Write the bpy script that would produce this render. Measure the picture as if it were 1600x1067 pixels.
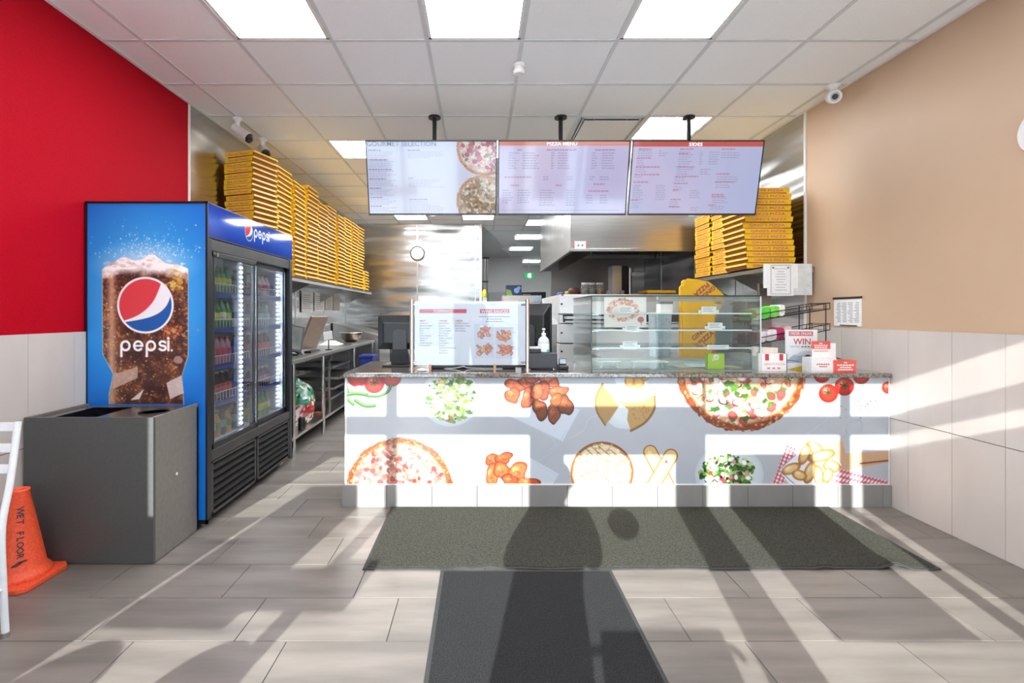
import bpy, bmesh, math, random
import numpy as np
from mathutils import Vector, Matrix

for _o in list(bpy.data.objects):
    bpy.data.objects.remove(_o)
S = bpy.context.scene
COL = S.collection

# ------------------------------------------------------------------ camera, sky, sun, exposure
F = 778.0            # focal length in pixels of the 1600 x 1067 frame
VX, VY = 750.0, 490.0   # vanishing point of the lines running into the room
CH = 1.31            # lens height
cam_d = bpy.data.cameras.new('camera')
cam = bpy.data.objects.new('camera', cam_d)
COL.objects.link(cam)
cam.location = (0, 0, CH)
cam.rotation_euler = (math.radians(90), 0, 0)
cam_d.sensor_width = 36.0
cam_d.sensor_fit = 'HORIZONTAL'
cam_d.lens = F / 1600.0 * 36.0
cam_d.shift_x = (800.0 - VX) / 1600.0
cam_d.shift_y = (VY - 533.5) / 1600.0
cam_d.clip_start = 0.05
S.camera = cam

SUN_A, SUN_S = 0.185, 0.41      # sideways drift and drop of the sunbeams per metre into the room
world = bpy.data.worlds.new('sky')
S.world = world
world.use_nodes = True
_bg = world.node_tree.nodes['Background']
_bg.inputs[0].default_value = (0.80, 0.90, 1.0, 1)
_bg.inputs[1].default_value = 4.3
sun_d = bpy.data.lights.new('sun', 'SUN')
sun_d.energy = 11.0
sun_d.angle = math.radians(0.35)
sun_d.color = (1.0, 0.98, 0.95)
sun = bpy.data.objects.new('sun', sun_d)
COL.objects.link(sun)
sun.location = (-2, -8, 6)
sun.rotation_euler = Vector((SUN_A, 1.0, -SUN_S)).to_track_quat('-Z', 'Y').to_euler()

S.view_settings.view_transform = 'Standard'
S.view_settings.look = 'None'
S.view_settings.gamma = 1.0
S.view_settings.use_curve_mapping = False
S.view_settings.exposure = 0.5
PANEL_EMIT = 15.0
try:
    S.cycles.use_denoising = True
    S.cycles.transparent_max_bounces = 24
    S.cycles.max_bounces = 10
    S.cycles.diffuse_bounces = 5
    S.cycles.sample_clamp_indirect = 6.0
except Exception:
    pass

# ------------------------------------------------------------------ helpers
def P(px, py, Y):
    """the point of the place that stands at depth Y behind pixel (px, py)"""
    return Vector(((px - VX) * Y / F, Y, CH - (py - VY) * Y / F))

def s2l(c):
    c = c / 255.0
    return c / 12.92 if c <= 0.04045 else ((c + 0.055) / 1.055) ** 2.4

def L(r, g, b):
    return (s2l(r), s2l(g), s2l(b), 1.0)

MATS = {}
def mat(name, rgb, rough=0.5, metal=0.0, var=0.06, scale=30.0, bump=0.0, bscale=None, stretch=(1, 1, 1),
        emit=None, estr=0.0, spec=None, coat=0.0, rvar=0.0):
    if name in MATS:
        return MATS[name]
    m = bpy.data.materials.new(name)
    m.use_nodes = True
    nt = m.node_tree
    N, K = nt.nodes, nt.links
    b = N['Principled BSDF']
    b.inputs['Roughness'].default_value = rough
    b.inputs['Metallic'].default_value = metal
    if spec is not None:
        b.inputs['Specular IOR Level'].default_value = spec
    if coat:
        b.inputs['Coat Weight'].default_value = coat
        b.inputs['Coat Roughness'].default_value = 0.08
    geo = N.new('ShaderNodeNewGeometry')
    mp = N.new('ShaderNodeMapping')
    mp.inputs['Scale'].default_value = stretch
    K.new(geo.outputs['Position'], mp.inputs['Vector'])
    no = N.new('ShaderNodeTexNoise')
    no.inputs['Scale'].default_value = scale
    no.inputs['Detail'].default_value = 4
    K.new(mp.outputs['Vector'], no.inputs['Vector'])
    r = N.new('ShaderNodeValToRGB')
    c = L(*rgb)
    e = r.color_ramp.elements
    e[0].position, e[1].position = 0.3, 0.7
    e[0].color = tuple(max(0, x * (1 - var * 1.6)) for x in c[:3]) + (1,)
    e[1].color = tuple(min(1, x * (1 + var * 1.6)) for x in c[:3]) + (1,)
    K.new(no.outputs['Fac'], r.inputs['Fac'])
    K.new(r.outputs['Color'], b.inputs['Base Color'])
    if rvar:
        mr = N.new('ShaderNodeMapRange')
        mr.inputs['To Min'].default_value = max(0, rough - rvar)
        mr.inputs['To Max'].default_value = rough + rvar
        K.new(no.outputs['Fac'], mr.inputs['Value'])
        K.new(mr.outputs['Result'], b.inputs['Roughness'])
    if bump:
        n2 = no
        if bscale:
            n2 = N.new('ShaderNodeTexNoise')
            n2.inputs['Scale'].default_value = bscale
            n2.inputs['Detail'].default_value = 3
            K.new(mp.outputs['Vector'], n2.inputs['Vector'])
        bp = N.new('ShaderNodeBump')
        bp.inputs['Strength'].default_value = bump
        bp.inputs['Distance'].default_value = 0.02
        K.new(n2.outputs['Fac'], bp.inputs['Height'])
        K.new(bp.outputs['Normal'], b.inputs['Normal'])
    if emit:
        b.inputs['Emission Color'].default_value = L(*emit)
        b.inputs['Emission Strength'].default_value = estr
    MATS[name] = m
    return m

def glass(name, tint=(235, 245, 242), ior=1.45, rough=0.0, gain=1.0, haze=0.0):
    """thin pane: clear with a tint, mirror-like at the angle of the pane"""
    if name in MATS:
        return MATS[name]
    m = bpy.data.materials.new(name)
    m.use_nodes = True
    nt = m.node_tree
    N, K = nt.nodes, nt.links
    out = N['Material Output']
    N.remove(N['Principled BSDF'])
    tr = N.new('ShaderNodeBsdfTransparent'); tr.inputs[0].default_value = L(*tint)
    gl = N.new('ShaderNodeBsdfGlossy'); gl.inputs['Roughness'].default_value = rough
    fr = N.new('ShaderNodeFresnel'); fr.inputs['IOR'].default_value = ior
    mu = N.new('ShaderNodeMath'); mu.operation = 'MULTIPLY'; mu.inputs[1].default_value = gain
    mu.use_clamp = True
    K.new(fr.outputs[0], mu.inputs[0])
    mx = N.new('ShaderNodeMixShader')
    K.new(mu.outputs[0], mx.inputs[0]); K.new(tr.outputs[0], mx.inputs[1]); K.new(gl.outputs[0], mx.inputs[2])
    last = mx
    if haze:
        df = N.new('ShaderNodeBsdfDiffuse'); df.inputs[0].default_value = L(230, 238, 236)
        nz = N.new('ShaderNodeTexNoise'); nz.inputs['Scale'].default_value = 9
        m2 = N.new('ShaderNodeMath'); m2.operation = 'MULTIPLY'; m2.inputs[1].default_value = haze * 2
        K.new(nz.outputs['Fac'], m2.inputs[0])
        mh = N.new('ShaderNodeMixShader')
        K.new(m2.outputs[0], mh.inputs[0]); K.new(mx.outputs[0], mh.inputs[1]); K.new(df.outputs[0], mh.inputs[2])
        last = mh
    K.new(last.outputs[0], out.inputs[0])
    MATS[name] = m
    return m

def print_mat(name, rough=0.35, emit=0.0, coat=0.0):
    """printed sheet or screen: colour comes from the print itself"""
    if name in MATS:
        return MATS[name]
    m = bpy.data.materials.new(name)
    m.use_nodes = True
    N, K = m.node_tree.nodes, m.node_tree.links
    b = N['Principled BSDF']
    a = N.new('ShaderNodeAttribute'); a.attribute_name = 'ink'
    b.inputs['Roughness'].default_value = rough
    if coat:
        b.inputs['Coat Weight'].default_value = coat
        b.inputs['Coat Roughness'].default_value = 0.05
    if emit:
        b.inputs['Base Color'].default_value = (0.02, 0.02, 0.02, 1)
        K.new(a.outputs['Color'], b.inputs['Emission Color'])
        b.inputs['Emission Strength'].default_value = emit
    else:
        K.new(a.outputs['Color'], b.inputs['Base Color'])
    MATS[name] = m
    return m

def bez(pts, n=24):
    """smooth curve through points (Catmull-Rom)"""
    pts = [tuple(p) for p in pts]
    q = [pts[0]] + pts + [pts[-1]]
    out = []
    per = max(2, n // max(1, len(pts) - 1))
    for i in range(1, len(q) - 2):
        p0, p1, p2, p3 = (np.array(q[i + k], float) for k in (-1, 0, 1, 2))
        for j in range(per):
            t = j / per
            out.append(tuple(0.5 * ((2 * p1) + (-p0 + p2) * t + (2 * p0 - 5 * p1 + 4 * p2 - p3) * t * t + (-p0 + 3 * p1 - 3 * p2 + p3) * t ** 3)))
    out.append(pts[-1])
    return out

class B:
    """collects shapes in world coordinates; O() links them as one mesh object"""
    def __init__(s):
        s.v, s.f, s.m, s.sm = [], [], [], []
    def add(s, vs, fs, mi=0, smooth=False):
        o = len(s.v)
        s.v += [tuple(v) for v in vs]
        for f in fs:
            s.f.append(tuple(i + o for i in f)); s.m.append(mi); s.sm.append(smooth)
        return s
    def box(s, x0, x1, y0, y1, z0, z1, mi=0):
        if x0 > x1: x0, x1 = x1, x0
        if y0 > y1: y0, y1 = y1, y0
        if z0 > z1: z0, z1 = z1, z0
        return s.add([(x0, y0, z0), (x1, y0, z0), (x1, y1, z0), (x0, y1, z0), (x0, y0, z1), (x1, y0, z1), (x1, y1, z1), (x0, y1, z1)],
                     [(0, 3, 2, 1), (4, 5, 6, 7), (0, 1, 5, 4), (1, 2, 6, 5), (2, 3, 7, 6), (3, 0, 4, 7)], mi)
    def cyl(s, p0, p1, r, n=16, r2=None, mi=0, caps=True):
        p0, p1 = Vector(p0), Vector(p1)
        d = (p1 - p0).normalized()
        u = d.orthogonal().normalized(); w = d.cross(u)
        r2 = r if r2 is None else r2
        vs = []
        for p, rr in ((p0, r), (p1, r2)):
            for i in range(n):
                a = 2 * math.pi * i / n
                vs.append(p + u * (rr * math.cos(a)) + w * (rr * math.sin(a)))
        s.add(vs, [(i, (i + 1) % n, n + (i + 1) % n, n + i) for i in range(n)], mi, True)
        if caps:
            s.add(vs[:n], [tuple(reversed(range(n)))], mi); s.add(vs[n:], [tuple(range(n))], mi)
        return s
    def lathe(s, prof, c, n=24, mi=0, axis=Vector((0, 0, 1))):
        """prof: list of (radius, height) from c upwards"""
        c = Vector(c)
        axis = Vector(axis).normalized()
        u = axis.orthogonal().normalized(); w = axis.cross(u)
        vs = []
        for r, z in prof:
            for i in range(n):
                a = 2 * math.pi * i / n
                vs.append(c + axis * z + u * (max(r, 1e-4) * math.cos(a)) + w * (max(r, 1e-4) * math.sin(a)))
        fs = []
        for k in range(len(prof) - 1):
            for i in range(n):
                fs.append((k * n + i, k * n + (i + 1) % n, (k + 1) * n + (i + 1) % n, (k + 1) * n + i))
        s.add(vs, fs, mi, True)
        s.add(vs[:n], [tuple(reversed(range(n)))], mi); s.add(vs[-n:], [tuple(range(n))], mi)
        return s
    def tube(s, pts, r, n=8, mi=0):
        pts = [Vector(p) for p in pts]
        prev = None
        rings = []
        for i, p in enumerate(pts):
            d = (pts[min(i + 1, len(pts) - 1)] - pts[max(i - 1, 0)]).normalized()
            if prev is None:
                u = d.orthogonal().normalized()
            else:
                u = (prev - d * prev.dot(d)).normalized()
            prev = u
            w = d.cross(u)
            rings.append([p + u * (r * math.cos(2 * math.pi * k / n)) + w * (r * math.sin(2 * math.pi * k / n)) for k in range(n)])
        vs = [v for q in rings for v in q]
        fs = []
        for i in range(len(pts) - 1):
            for k in range(n):
                fs.append((i * n + k, i * n + (k + 1) % n, (i + 1) * n + (k + 1) % n, (i + 1) * n + k))
        s.add(vs, fs, mi, True)
        s.add(rings[0], [tuple(reversed(range(n)))], mi); s.add(rings[-1], [tuple(range(n))], mi)
        return s
    def prism(s, poly, o, u, v, t, mi=0):
        """outline poly (a, b) in the plane o + a u + b v, given thickness along the vector t"""
        o, u, v, t = Vector(o), Vector(u), Vector(v), Vector(t)
        n = len(poly)
        f = [o + u * a + v * b for a, b in poly]
        k = [p + t for p in f]
        s.add(f + k, [tuple(range(n)), tuple(range(2 * n - 1, n - 1, -1))] + [(i, n + i, n + (i + 1) % n, (i + 1) % n) for i in range(n)], mi)
        return s
    def turn(s, ang, c, axis='Z', start=0):
        R = Matrix.Rotation(ang, 3, axis); c = Vector(c)
        s.v[start:] = [tuple(R @ (Vector(p) - c) + c) for p in s.v[start:]]
        return s
    def bounds(s):
        a = np.array(s.v); return a.min(0), a.max(0)
    def mesh(s, name, mats, off=(0, 0, 0)):
        me = bpy.data.meshes.new(name)
        off = Vector(off)
        me.from_pydata([tuple(Vector(p) - off) for p in s.v], [], s.f)
        for m in mats:
            me.materials.append(m)
        me.polygons.foreach_set('material_index', s.m)
        me.polygons.foreach_set('use_smooth', s.sm)
        bm = bmesh.new(); bm.from_mesh(me)
        bmesh.ops.recalc_face_normals(bm, faces=bm.faces)
        bm.to_mesh(me); bm.free()
        me.update()
        return me

ORG = {}
def tag(o, label=None, cat=None, group=None, kind=None):
    if label: o['label'] = label
    if cat: o['category'] = cat
    if group: o['group'] = group
    if kind: o['kind'] = kind
    return o

def E(name, loc, label, cat, group=None):
    o = bpy.data.objects.new(name, None)
    o.empty_display_size = 0.05
    COL.objects.link(o)
    o.location = loc
    ORG[o.name] = Vector(loc)
    return tag(o, label, cat, group)

def link(name, me, parent=None, loc=None):
    o = bpy.data.objects.new(name, me)
    COL.objects.link(o)
    if parent is not None:
        o.parent = parent
        ORG[o.name] = ORG[parent.name]
    if loc is not None:
        o.location = loc
    return o

def O(name, b, m, parent=None, label=None, cat=None, group=None, kind=None, bevel=0.0, seg=2):
    mats = m if isinstance(m, (list, tuple)) else [m]
    if parent is not None:
        off = ORG[parent.name]
    else:
        lo, hi = b.bounds()
        off = Vector(((lo[0] + hi[0]) / 2, (lo[1] + hi[1]) / 2, lo[2]))
    o = bpy.data.objects.new(name, b.mesh(name, mats, off))
    COL.objects.link(o)
    ORG[o.name] = Vector(off)
    if parent is not None:
        o.parent = parent
    else:
        o.location = off
    if bevel:
        md = o.modifiers.new('edge', 'BEVEL')
        md.width = bevel; md.segments = seg; md.limit_method = 'ANGLE'; md.angle_limit = math.radians(40)
        md.harden_normals = False
    return tag(o, label, cat, group, kind)

# ---- lettering
_TX = {}
def text_tris(s, bold=0.0, space=1.0):
    k = (s, bold, space)
    if k not in _TX:
        cu = bpy.data.curves.new('lettering', 'FONT')
        cu.body = s; cu.size = 1.0; cu.offset = bold; cu.space_character = space; cu.resolution_u = 2
        ob = bpy.data.objects.new('lettering', cu)
        me = ob.to_mesh()
        vs = [tuple(v.co) for v in me.vertices]
        fs = [tuple(p.vertices) for p in me.polygons]
        ob.to_mesh_clear()
        bpy.data.objects.remove(ob); bpy.data.curves.remove(cu)
        xs = [v[0] for v in vs] or [0, 1]; ys = [v[1] for v in vs] or [0, 1]
        _TX[k] = (vs, fs, min(xs), max(xs), min(ys), max(ys))
    return _TX[k]

def text(b, s, o, u, v, h=None, w=None, align='c', mi=0, bold=0.0, lift=0.0):
    """letters h tall (or w wide) in the plane o + u, v; o is the middle, left or right of the line's base"""
    vs, fs, x0, x1, y0, y1 = text_tris(s, bold)
    o, u, v = Vector(o), Vector(u).normalized(), Vector(v).normalized()
    n = u.cross(v)
    kx = ky = None
    if h: ky = h / 0.72
    if w: kx = w / (x1 - x0)
    kx = kx or ky; ky = ky or kx
    ox = {'c': -(x0 + x1) / 2, 'l': -x0, 'r': -x1}[align]
    b.add([o + u * ((p[0] + ox) * kx) + v * (p[1] * ky) + n * lift for p in vs], fs, mi)
    return b
# ------------------------------------------------------------------ print shop: pictures computed point by point and laid on flat sheets as ink
class Canvas:
    """a print; drawn in whatever 2-D units x0..x1, y0..y1 (y downwards)"""
    def __init__(s, x0, x1, y0, y1, res, base=(255, 255, 255)):
        s.x0, s.x1, s.y0, s.y1, s.k = x0, x1, y0, y1, res
        s.w = max(2, int(round((x1 - x0) * res))); s.h = max(2, int(round((y1 - y0) * res)))
        s.a = np.empty((s.h, s.w, 3), np.float32); s.a[:] = np.array(base, np.float32)
        s.X = x0 + (np.arange(s.w) + 0.5) / s.w * (x1 - x0)
        s.Y = y0 + (np.arange(s.h) + 0.5) / s.h * (y1 - y0)
    def win(s, xa, xb, ya, yb):
        i0 = int(np.clip(np.floor((xa - s.x0) * s.k) - 1, 0, s.w)); i1 = int(np.clip(np.ceil((xb - s.x0) * s.k) + 1, 0, s.w))
        j0 = int(np.clip(np.floor((ya - s.y0) * s.k) - 1, 0, s.h)); j1 = int(np.clip(np.ceil((yb - s.y0) * s.k) + 1, 0, s.h))
        if i0 >= i1 or j0 >= j1:
            return None
        gx, gy = np.meshgrid(s.X[i0:i1], s.Y[j0:j1])
        return (slice(j0, j1), slice(i0, i1)), gx, gy
    def put(s, sl, m, col):
        m = np.clip(m, 0, 1)[..., None]
        s.a[sl] = s.a[sl] * (1 - m) + np.asarray(col, np.float32) * m
    def ell(s, cx, cy, rx, ry=None, ang=0.0, col=(0, 0, 0), a=1.0, inner=0.0, rim=None, hi=None, soft=1.0, clip=None):
        ry = rx if ry is None else ry
        R = max(rx, ry) + 2 / s.k
        q = s.win(cx - R, cx + R, cy - R, cy + R)
        if q is None: return
        sl, gx, gy = q
        c, n = math.cos(ang), math.sin(ang)
        u = ((gx - cx) * c + (gy - cy) * n) / rx; v = (-(gx - cx) * n + (gy - cy) * c) / ry
        t = np.sqrt(u * u + v * v)
        d = (1 - t) * min(rx, ry) * s.k / soft + 0.5
        m = np.clip(d, 0, 1)
        if inner:
            m = m * np.clip((t - inner) * min(rx, ry) * s.k + 0.5, 0, 1)
        col = np.array(col, np.float32)
        if rim is not None or hi is not None:
            rim = col if rim is None else np.array(rim, np.float32)
            hi = col if hi is None else np.array(hi, np.float32)
            th = np.sqrt((u + 0.3) ** 2 + (v + 0.35) ** 2)
            k1 = np.clip((t - 0.55) / 0.45, 0, 1)[..., None]; k2 = np.clip(1 - th / 0.55, 0, 1)[..., None]
            cc = col * (1 - k1) + rim * k1
            cc = cc * (1 - k2) + hi * k2
        else:
            cc = col
        if clip is not None: m = m * clip(gx, gy)
        s.put(sl, m * a, cc)
    def poly(s, pts, col, a=1.0, clip=None):
        p = np.array(pts, float)
        q = s.win(p[:, 0].min(), p[:, 0].max(), p[:, 1].min(), p[:, 1].max())
        if q is None: return
        sl, gx, gy = q
        tot = np.zeros(gx.shape, np.float32)
        for ox, oy in ((-.25, -.25), (.25, -.25), (-.25, .25), (.25, .25)):
            x = gx + ox / s.k; y = gy + oy / s.k
            ins = np.zeros(gx.shape, bool)
            for i in range(len(p)):
                xa, ya = p[i]; xb, yb = p[(i + 1) % len(p)]
                if ya == yb: continue
                c = ((ya > y) != (yb > y)) & (x < (xb - xa) * (y - ya) / (yb - ya) + xa)
                ins ^= c
            tot += ins
        m = tot / 4
        if clip is not None: m = m * clip(gx, gy)
        s.put(sl, m * a, col)
    def line(s, pts, w, col, a=1.0, clip=None):
        p = np.array(pts, float)
        q = s.win(p[:, 0].min() - w, p[:, 0].max() + w, p[:, 1].min() - w, p[:, 1].max() + w)
        if q is None: return
        sl, gx, gy = q
        d = np.full(gx.shape, 1e9)
        for i in range(len(p) - 1):
            ax, ay = p[i]; bx, by = p[i + 1]
            dx, dy = bx - ax, by - ay
            t = np.clip(((gx - ax) * dx + (gy - ay) * dy) / max(dx * dx + dy * dy, 1e-9), 0, 1)
            d = np.minimum(d, np.hypot(gx - ax - t * dx, gy - ay - t * dy))
        m = np.clip((w / 2 - d) * s.k + 0.5, 0, 1)
        if clip is not None: m = m * clip(gx, gy)
        s.put(sl, m * a, col)
    def rect(s, xa, xb, ya, yb, col, a=1.0):
        q = s.win(xa, xb, ya, yb)
        if q is None: return
        sl, gx, gy = q
        m = np.clip((gx - xa) * s.k + .5, 0, 1) * np.clip((xb - gx) * s.k + .5, 0, 1) * np.clip((gy - ya) * s.k + .5, 0, 1) * np.clip((yb - gy) * s.k + .5, 0, 1)
        s.put(sl, m * a, col)
    def noise(s, amp, freq, seed, mask=None):
        gx, gy = np.meshgrid(s.X, s.Y)
        n = (vnoise(gx, gy, freq, seed) - 0.5) * 2 * amp
        if mask is not None: n = n * mask
        s.a += n[..., None]

def vnoise(x, y, f, seed):
    rs = np.random.RandomState(seed)
    t = rs.rand(256, 256).astype(np.float32)
    out = 0; amp = 0.5; tot = 0
    for k in range(4):
        xx, yy = x * f, y * f
        xi = np.floor(xx).astype(int); yi = np.floor(yy).astype(int)
        u = xx - xi; v = yy - yi
        u = u * u * (3 - 2 * u); v = v * v * (3 - 2 * v)
        g = lambda i, j: t[(yi + j) % 256, (xi + i) % 256]
        out = out + amp * ((g(0, 0) * (1 - u) + g(1, 0) * u) * (1 - v) + (g(0, 1) * (1 - u) + g(1, 1) * u) * v)
        tot += amp; amp *= 0.5; f *= 2
    return out / tot

def sheet(name, cv, o, u, v, m, parent):
    """the print as a flat sheet: o its top left corner, u to the right, v downwards (full lengths)"""
    o, u, v = (np.array(q, float) for q in (o, u, v))
    off = np.array(ORG[parent.name], float)
    w, h = cv.w, cv.h
    tx = np.linspace(0, 1, w); ty = np.linspace(0, 1, h)
    co = (o - off)[None, None, :] + ty[:, None, None] * v + tx[None, :, None] * u
    me = bpy.data.meshes.new(name)
    me.vertices.add(w * h)
    me.vertices.foreach_set('co', co.astype(np.float32).ravel())
    i = np.arange(w * h).reshape(h, w)
    q = np.stack([i[:-1, :-1], i[1:, :-1], i[1:, 1:], i[:-1, 1:]], -1).reshape(-1, 4)
    nf = len(q)
    me.loops.add(nf * 4); me.polygons.add(nf)
    me.loops.foreach_set('vertex_index', q.ravel().astype(np.int32))
    me.polygons.foreach_set('loop_start', np.arange(0, nf * 4, 4, dtype=np.int32))
    me.update(calc_edges=True)
    at = me.color_attributes.new('ink', 'FLOAT_COLOR', 'POINT')
    c = np.clip(cv.a, 0, 255) / 255.0
    lin = np.where(c <= 0.04045, c / 12.92, ((c + 0.055) / 1.055) ** 2.4)
    rgba = np.ones((h * w, 4), np.float32); rgba[:, :3] = lin.reshape(-1, 3)
    at.data.foreach_set('color', rgba.ravel())
    me.materials.append(m)
    ob = link(name, me, parent)
    return ob

RS = random.Random(7)
def wing(cv, x, y, rx, ry, ang, c=(226, 122, 78)):
    k = RS.uniform(0.88, 1.1)
    c = tuple(min(255, q * k) for q in c)
    ph = [RS.uniform(0, 6.28) for _ in range(3)]
    def ring(s):
        o = []
        for t in np.linspace(0, 6.2832, 25)[:-1]:
            w = s * (1 + .13 * math.sin(2 * t + ph[0]) + .09 * math.sin(3 * t + ph[1]) + .05 * math.sin(5 * t + ph[2]))
            u, v = rx * w * math.cos(t), ry * w * math.sin(t)
            o.append((x + u * math.cos(ang) - v * math.sin(ang), y + u * math.sin(ang) + v * math.cos(ang)))
        return o
    cv.poly(ring(1.05), tuple(q * .62 for q in c)); cv.poly(ring(.97), tuple(q * .84 for q in c)); cv.poly(ring(.8), c)
    cv.ell(x - rx * .22, y - ry * .25, rx * .42, ry * .3, ang + .3, col=tuple(min(255, q * 1.15 + 24) for q in c), a=.75, soft=3)
    for _ in range(24):
        a = RS.uniform(0, 6.28); r = RS.uniform(0, .7)
        cv.ell(x + math.cos(a) * r * rx, y + math.sin(a) * r * ry, rx * RS.uniform(.05, .16), ry * RS.uniform(.05, .18), RS.uniform(0, 3), col=tuple(min(255, q * RS.choice((.66, .78, .9, 1.15, 1.25))) for q in c), a=.6)

def pizza(cv, cx, cy, r, tops, cheese=(222, 184, 152), crust=(206, 122, 66), seed=1):
    rr = random.Random(seed)
    ph = [rr.uniform(0, 6.28) for _ in range(4)]
    cv.poly([(cx + r * (.985 + .008 * math.sin(9 * t + ph[0]) + .007 * math.sin(17 * t + ph[1]) + .006 * math.sin(31 * t + ph[2])) * math.cos(t), cy + r * (.985 + .008 * math.sin(9 * t + ph[0]) + .007 * math.sin(17 * t + ph[1]) + .006 * math.sin(31 * t + ph[2])) * math.sin(t)) for t in np.linspace(0, 6.2832, 160)[:-1]], tuple(q * .85 for q in crust))
    for i in range(420):                       # blistered rim
        a = rr.uniform(0, 6.283); q = r * rr.uniform(.86, .99)
        c = rr.choice([(170, 84, 36), (222, 150, 88), (236, 186, 130), (190, 104, 56), (214, 132, 70)])
        cv.ell(cx + q * math.cos(a), cy + q * math.sin(a), r * rr.uniform(.012, .035), r * rr.uniform(.008, .022), a + 1.57 + rr.uniform(-.6, .6), col=c, a=.85)
    cv.ell(cx, cy, r * .88, col=cheese, soft=6)
    for i in range(330):
        a = rr.uniform(0, 6.283); q = r * .87 * math.sqrt(rr.random())
        c = rr.choice([(246, 228, 208), (222, 184, 148), (248, 236, 222), (214, 160, 128), (232, 196, 166), (206, 140, 104)])
        cv.ell(cx + q * math.cos(a), cy + q * math.sin(a), r * rr.uniform(.015, .065), r * rr.uniform(.01, .035), rr.uniform(0, 3), col=c, a=.75)
    todo = []
    for col, n, sz, kind in tops:
        todo += [(col, sz, kind)] * int(n * 1.5)
    rr.shuffle(todo)
    for col, sz, kind in todo:
        a = rr.uniform(0, 6.283); q = r * .84 * math.sqrt(rr.random())
        x, y = cx + q * math.cos(a), cy + q * math.sin(a)
        z = r * sz * rr.uniform(.7, 1.25); g = rr.uniform(0, 3.14); k = rr.uniform(.85, 1.1)
        c = tuple(min(255, w * k) for w in col)
        if kind == 'blob':
            cv.ell(x, y, z, z * rr.uniform(.6, 1), g, col=c, rim=tuple(w * .82 for w in c))
        elif kind == 'quad':
            pts = [(x + z * math.cos(g + d) * e, y + z * math.sin(g + d) * e) for d, e in ((.5, 1), (2.4, .9), (3.6, 1), (5.6, 1.1))]
            cv.poly(pts, c)
        elif kind == 'ring':
            cv.ell(x, y, z, z * .7, g, col=c, inner=.72)
        elif kind == 'arc':
            pts = [(x + z * math.cos(g + t), y + z * .8 * math.sin(g + t)) for t in np.linspace(0, 2.6, 9)]
            cv.line(pts, z * .3, c)
        elif kind == 'shred':
            cv.line([(x, y), (x + z * 1.6 * math.cos(g), y + z * 1.6 * math.sin(g))], z * .35, c)

def salad(cv, cx, cy, rx, ry, extra, seed=3, greens=None):
    rr = random.Random(seed)
    greens = greens or [(150, 182, 96), (118, 160, 70), (186, 206, 140), (84, 126, 52), (206, 218, 170), (160, 190, 112), (96, 140, 60)]
    for i in range(300):
        a = rr.uniform(0, 6.283); q = math.sqrt(rr.random())
        x, y = cx + rx * q * math.cos(a), cy + ry * q * math.sin(a)
        c = rr.choice(greens)
        z = rx * rr.uniform(.05, .15)
        n = rr.randint(5, 8); g = rr.uniform(0, 6)
        cv.poly([(x + z * rr.uniform(.55, 1.1) * math.cos(g + k * 6.283 / n), y + z * rr.uniform(.45, 1) * math.sin(g + k * 6.283 / n)) for k in range(n)], c, .9)
    for col, n, sz in extra:
        for i in range(n):
            a = rr.uniform(0, 6.283); q = .85 * math.sqrt(rr.random())
            x, y = cx + rx * q * math.cos(a), cy + ry * q * math.sin(a)
            z = rx * sz * rr.uniform(.7, 1.2)
            cv.ell(x, y, z, z * .75, rr.uniform(0, 3), col=col, rim=tuple(w * .85 for w in col))

def tomato(cv, x, y, r, star=True):
    cv.ell(x, y, r, r * .95, 0, col=(224, 78, 52), rim=(196, 44, 32), hi=(248, 170, 140))
    if star:
        for k in range(6):
            a = k * 1.047 + .3
            cv.line([(x, y - r * .1), (x + r * .42 * math.cos(a), y - r * .1 + r * .34 * math.sin(a))], r * .11, (66, 108, 44))

def word_pepsi(cv, x, base, h, col=(255, 255, 255), sx=1.0, dot=True):
    """the drink's name in round lower-case strokes; x left, base the baseline, h the height of a small letter"""
    w = h * .21; R = (h - w) / 2
    def arc(cx, a0, a1, n=22, rx=R, ry=R, cy=None):
        cy = base - h / 2 if cy is None else cy
        return [(cx + rx * sx * math.cos(t), cy + ry * math.sin(t)) for t in np.linspace(a0, a1, n)]
    step = (h + w * 1.05) * sx
    def pee(px):
        c = px + (R + w / 2) * sx
        cv.line(arc(c, 0, 6.2832), w, col)
        cv.line([(px + w / 2 * sx, base - h / 2), (px + w / 2 * sx, base + h * .42)], w, col)
    pee(x)
    c = x + step + (R + w / 2) * sx
    cv.line(arc(c, 0.75, 6.2832), w, col)
    cv.line([(c - R * sx, base - h / 2), (c + R * sx, base - h / 2)], w * .85, col)
    pee(x + 2 * step)
    c = x + 3 * step + (R * .75 + w / 2) * sx
    q = R / 2
    top = [(c + R * .72 * sx * math.cos(t), base - h / 2 - q + q * math.sin(t)) for t in np.linspace(-.5, -4.55, 14)]
    bot = [(c + R * .76 * sx * math.cos(t), base - h / 2 + q + q * math.sin(t)) for t in np.linspace(-1.4, 2.7, 14)]
    cv.line(top + bot, w, col)
    xi = x + 3 * step + (R * 1.5 + w * 1.75) * sx
    cv.line([(xi, base - h + w / 2), (xi, base - w / 2)], w, col)
    cv.ell(xi, base - h - w * .75, w * .6 * sx, w * .6, col=col)
    if dot:
        cv.ell(xi + w * 1.5 * sx, base - w * .45, w * .5 * sx, w * .5, col=col)

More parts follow.
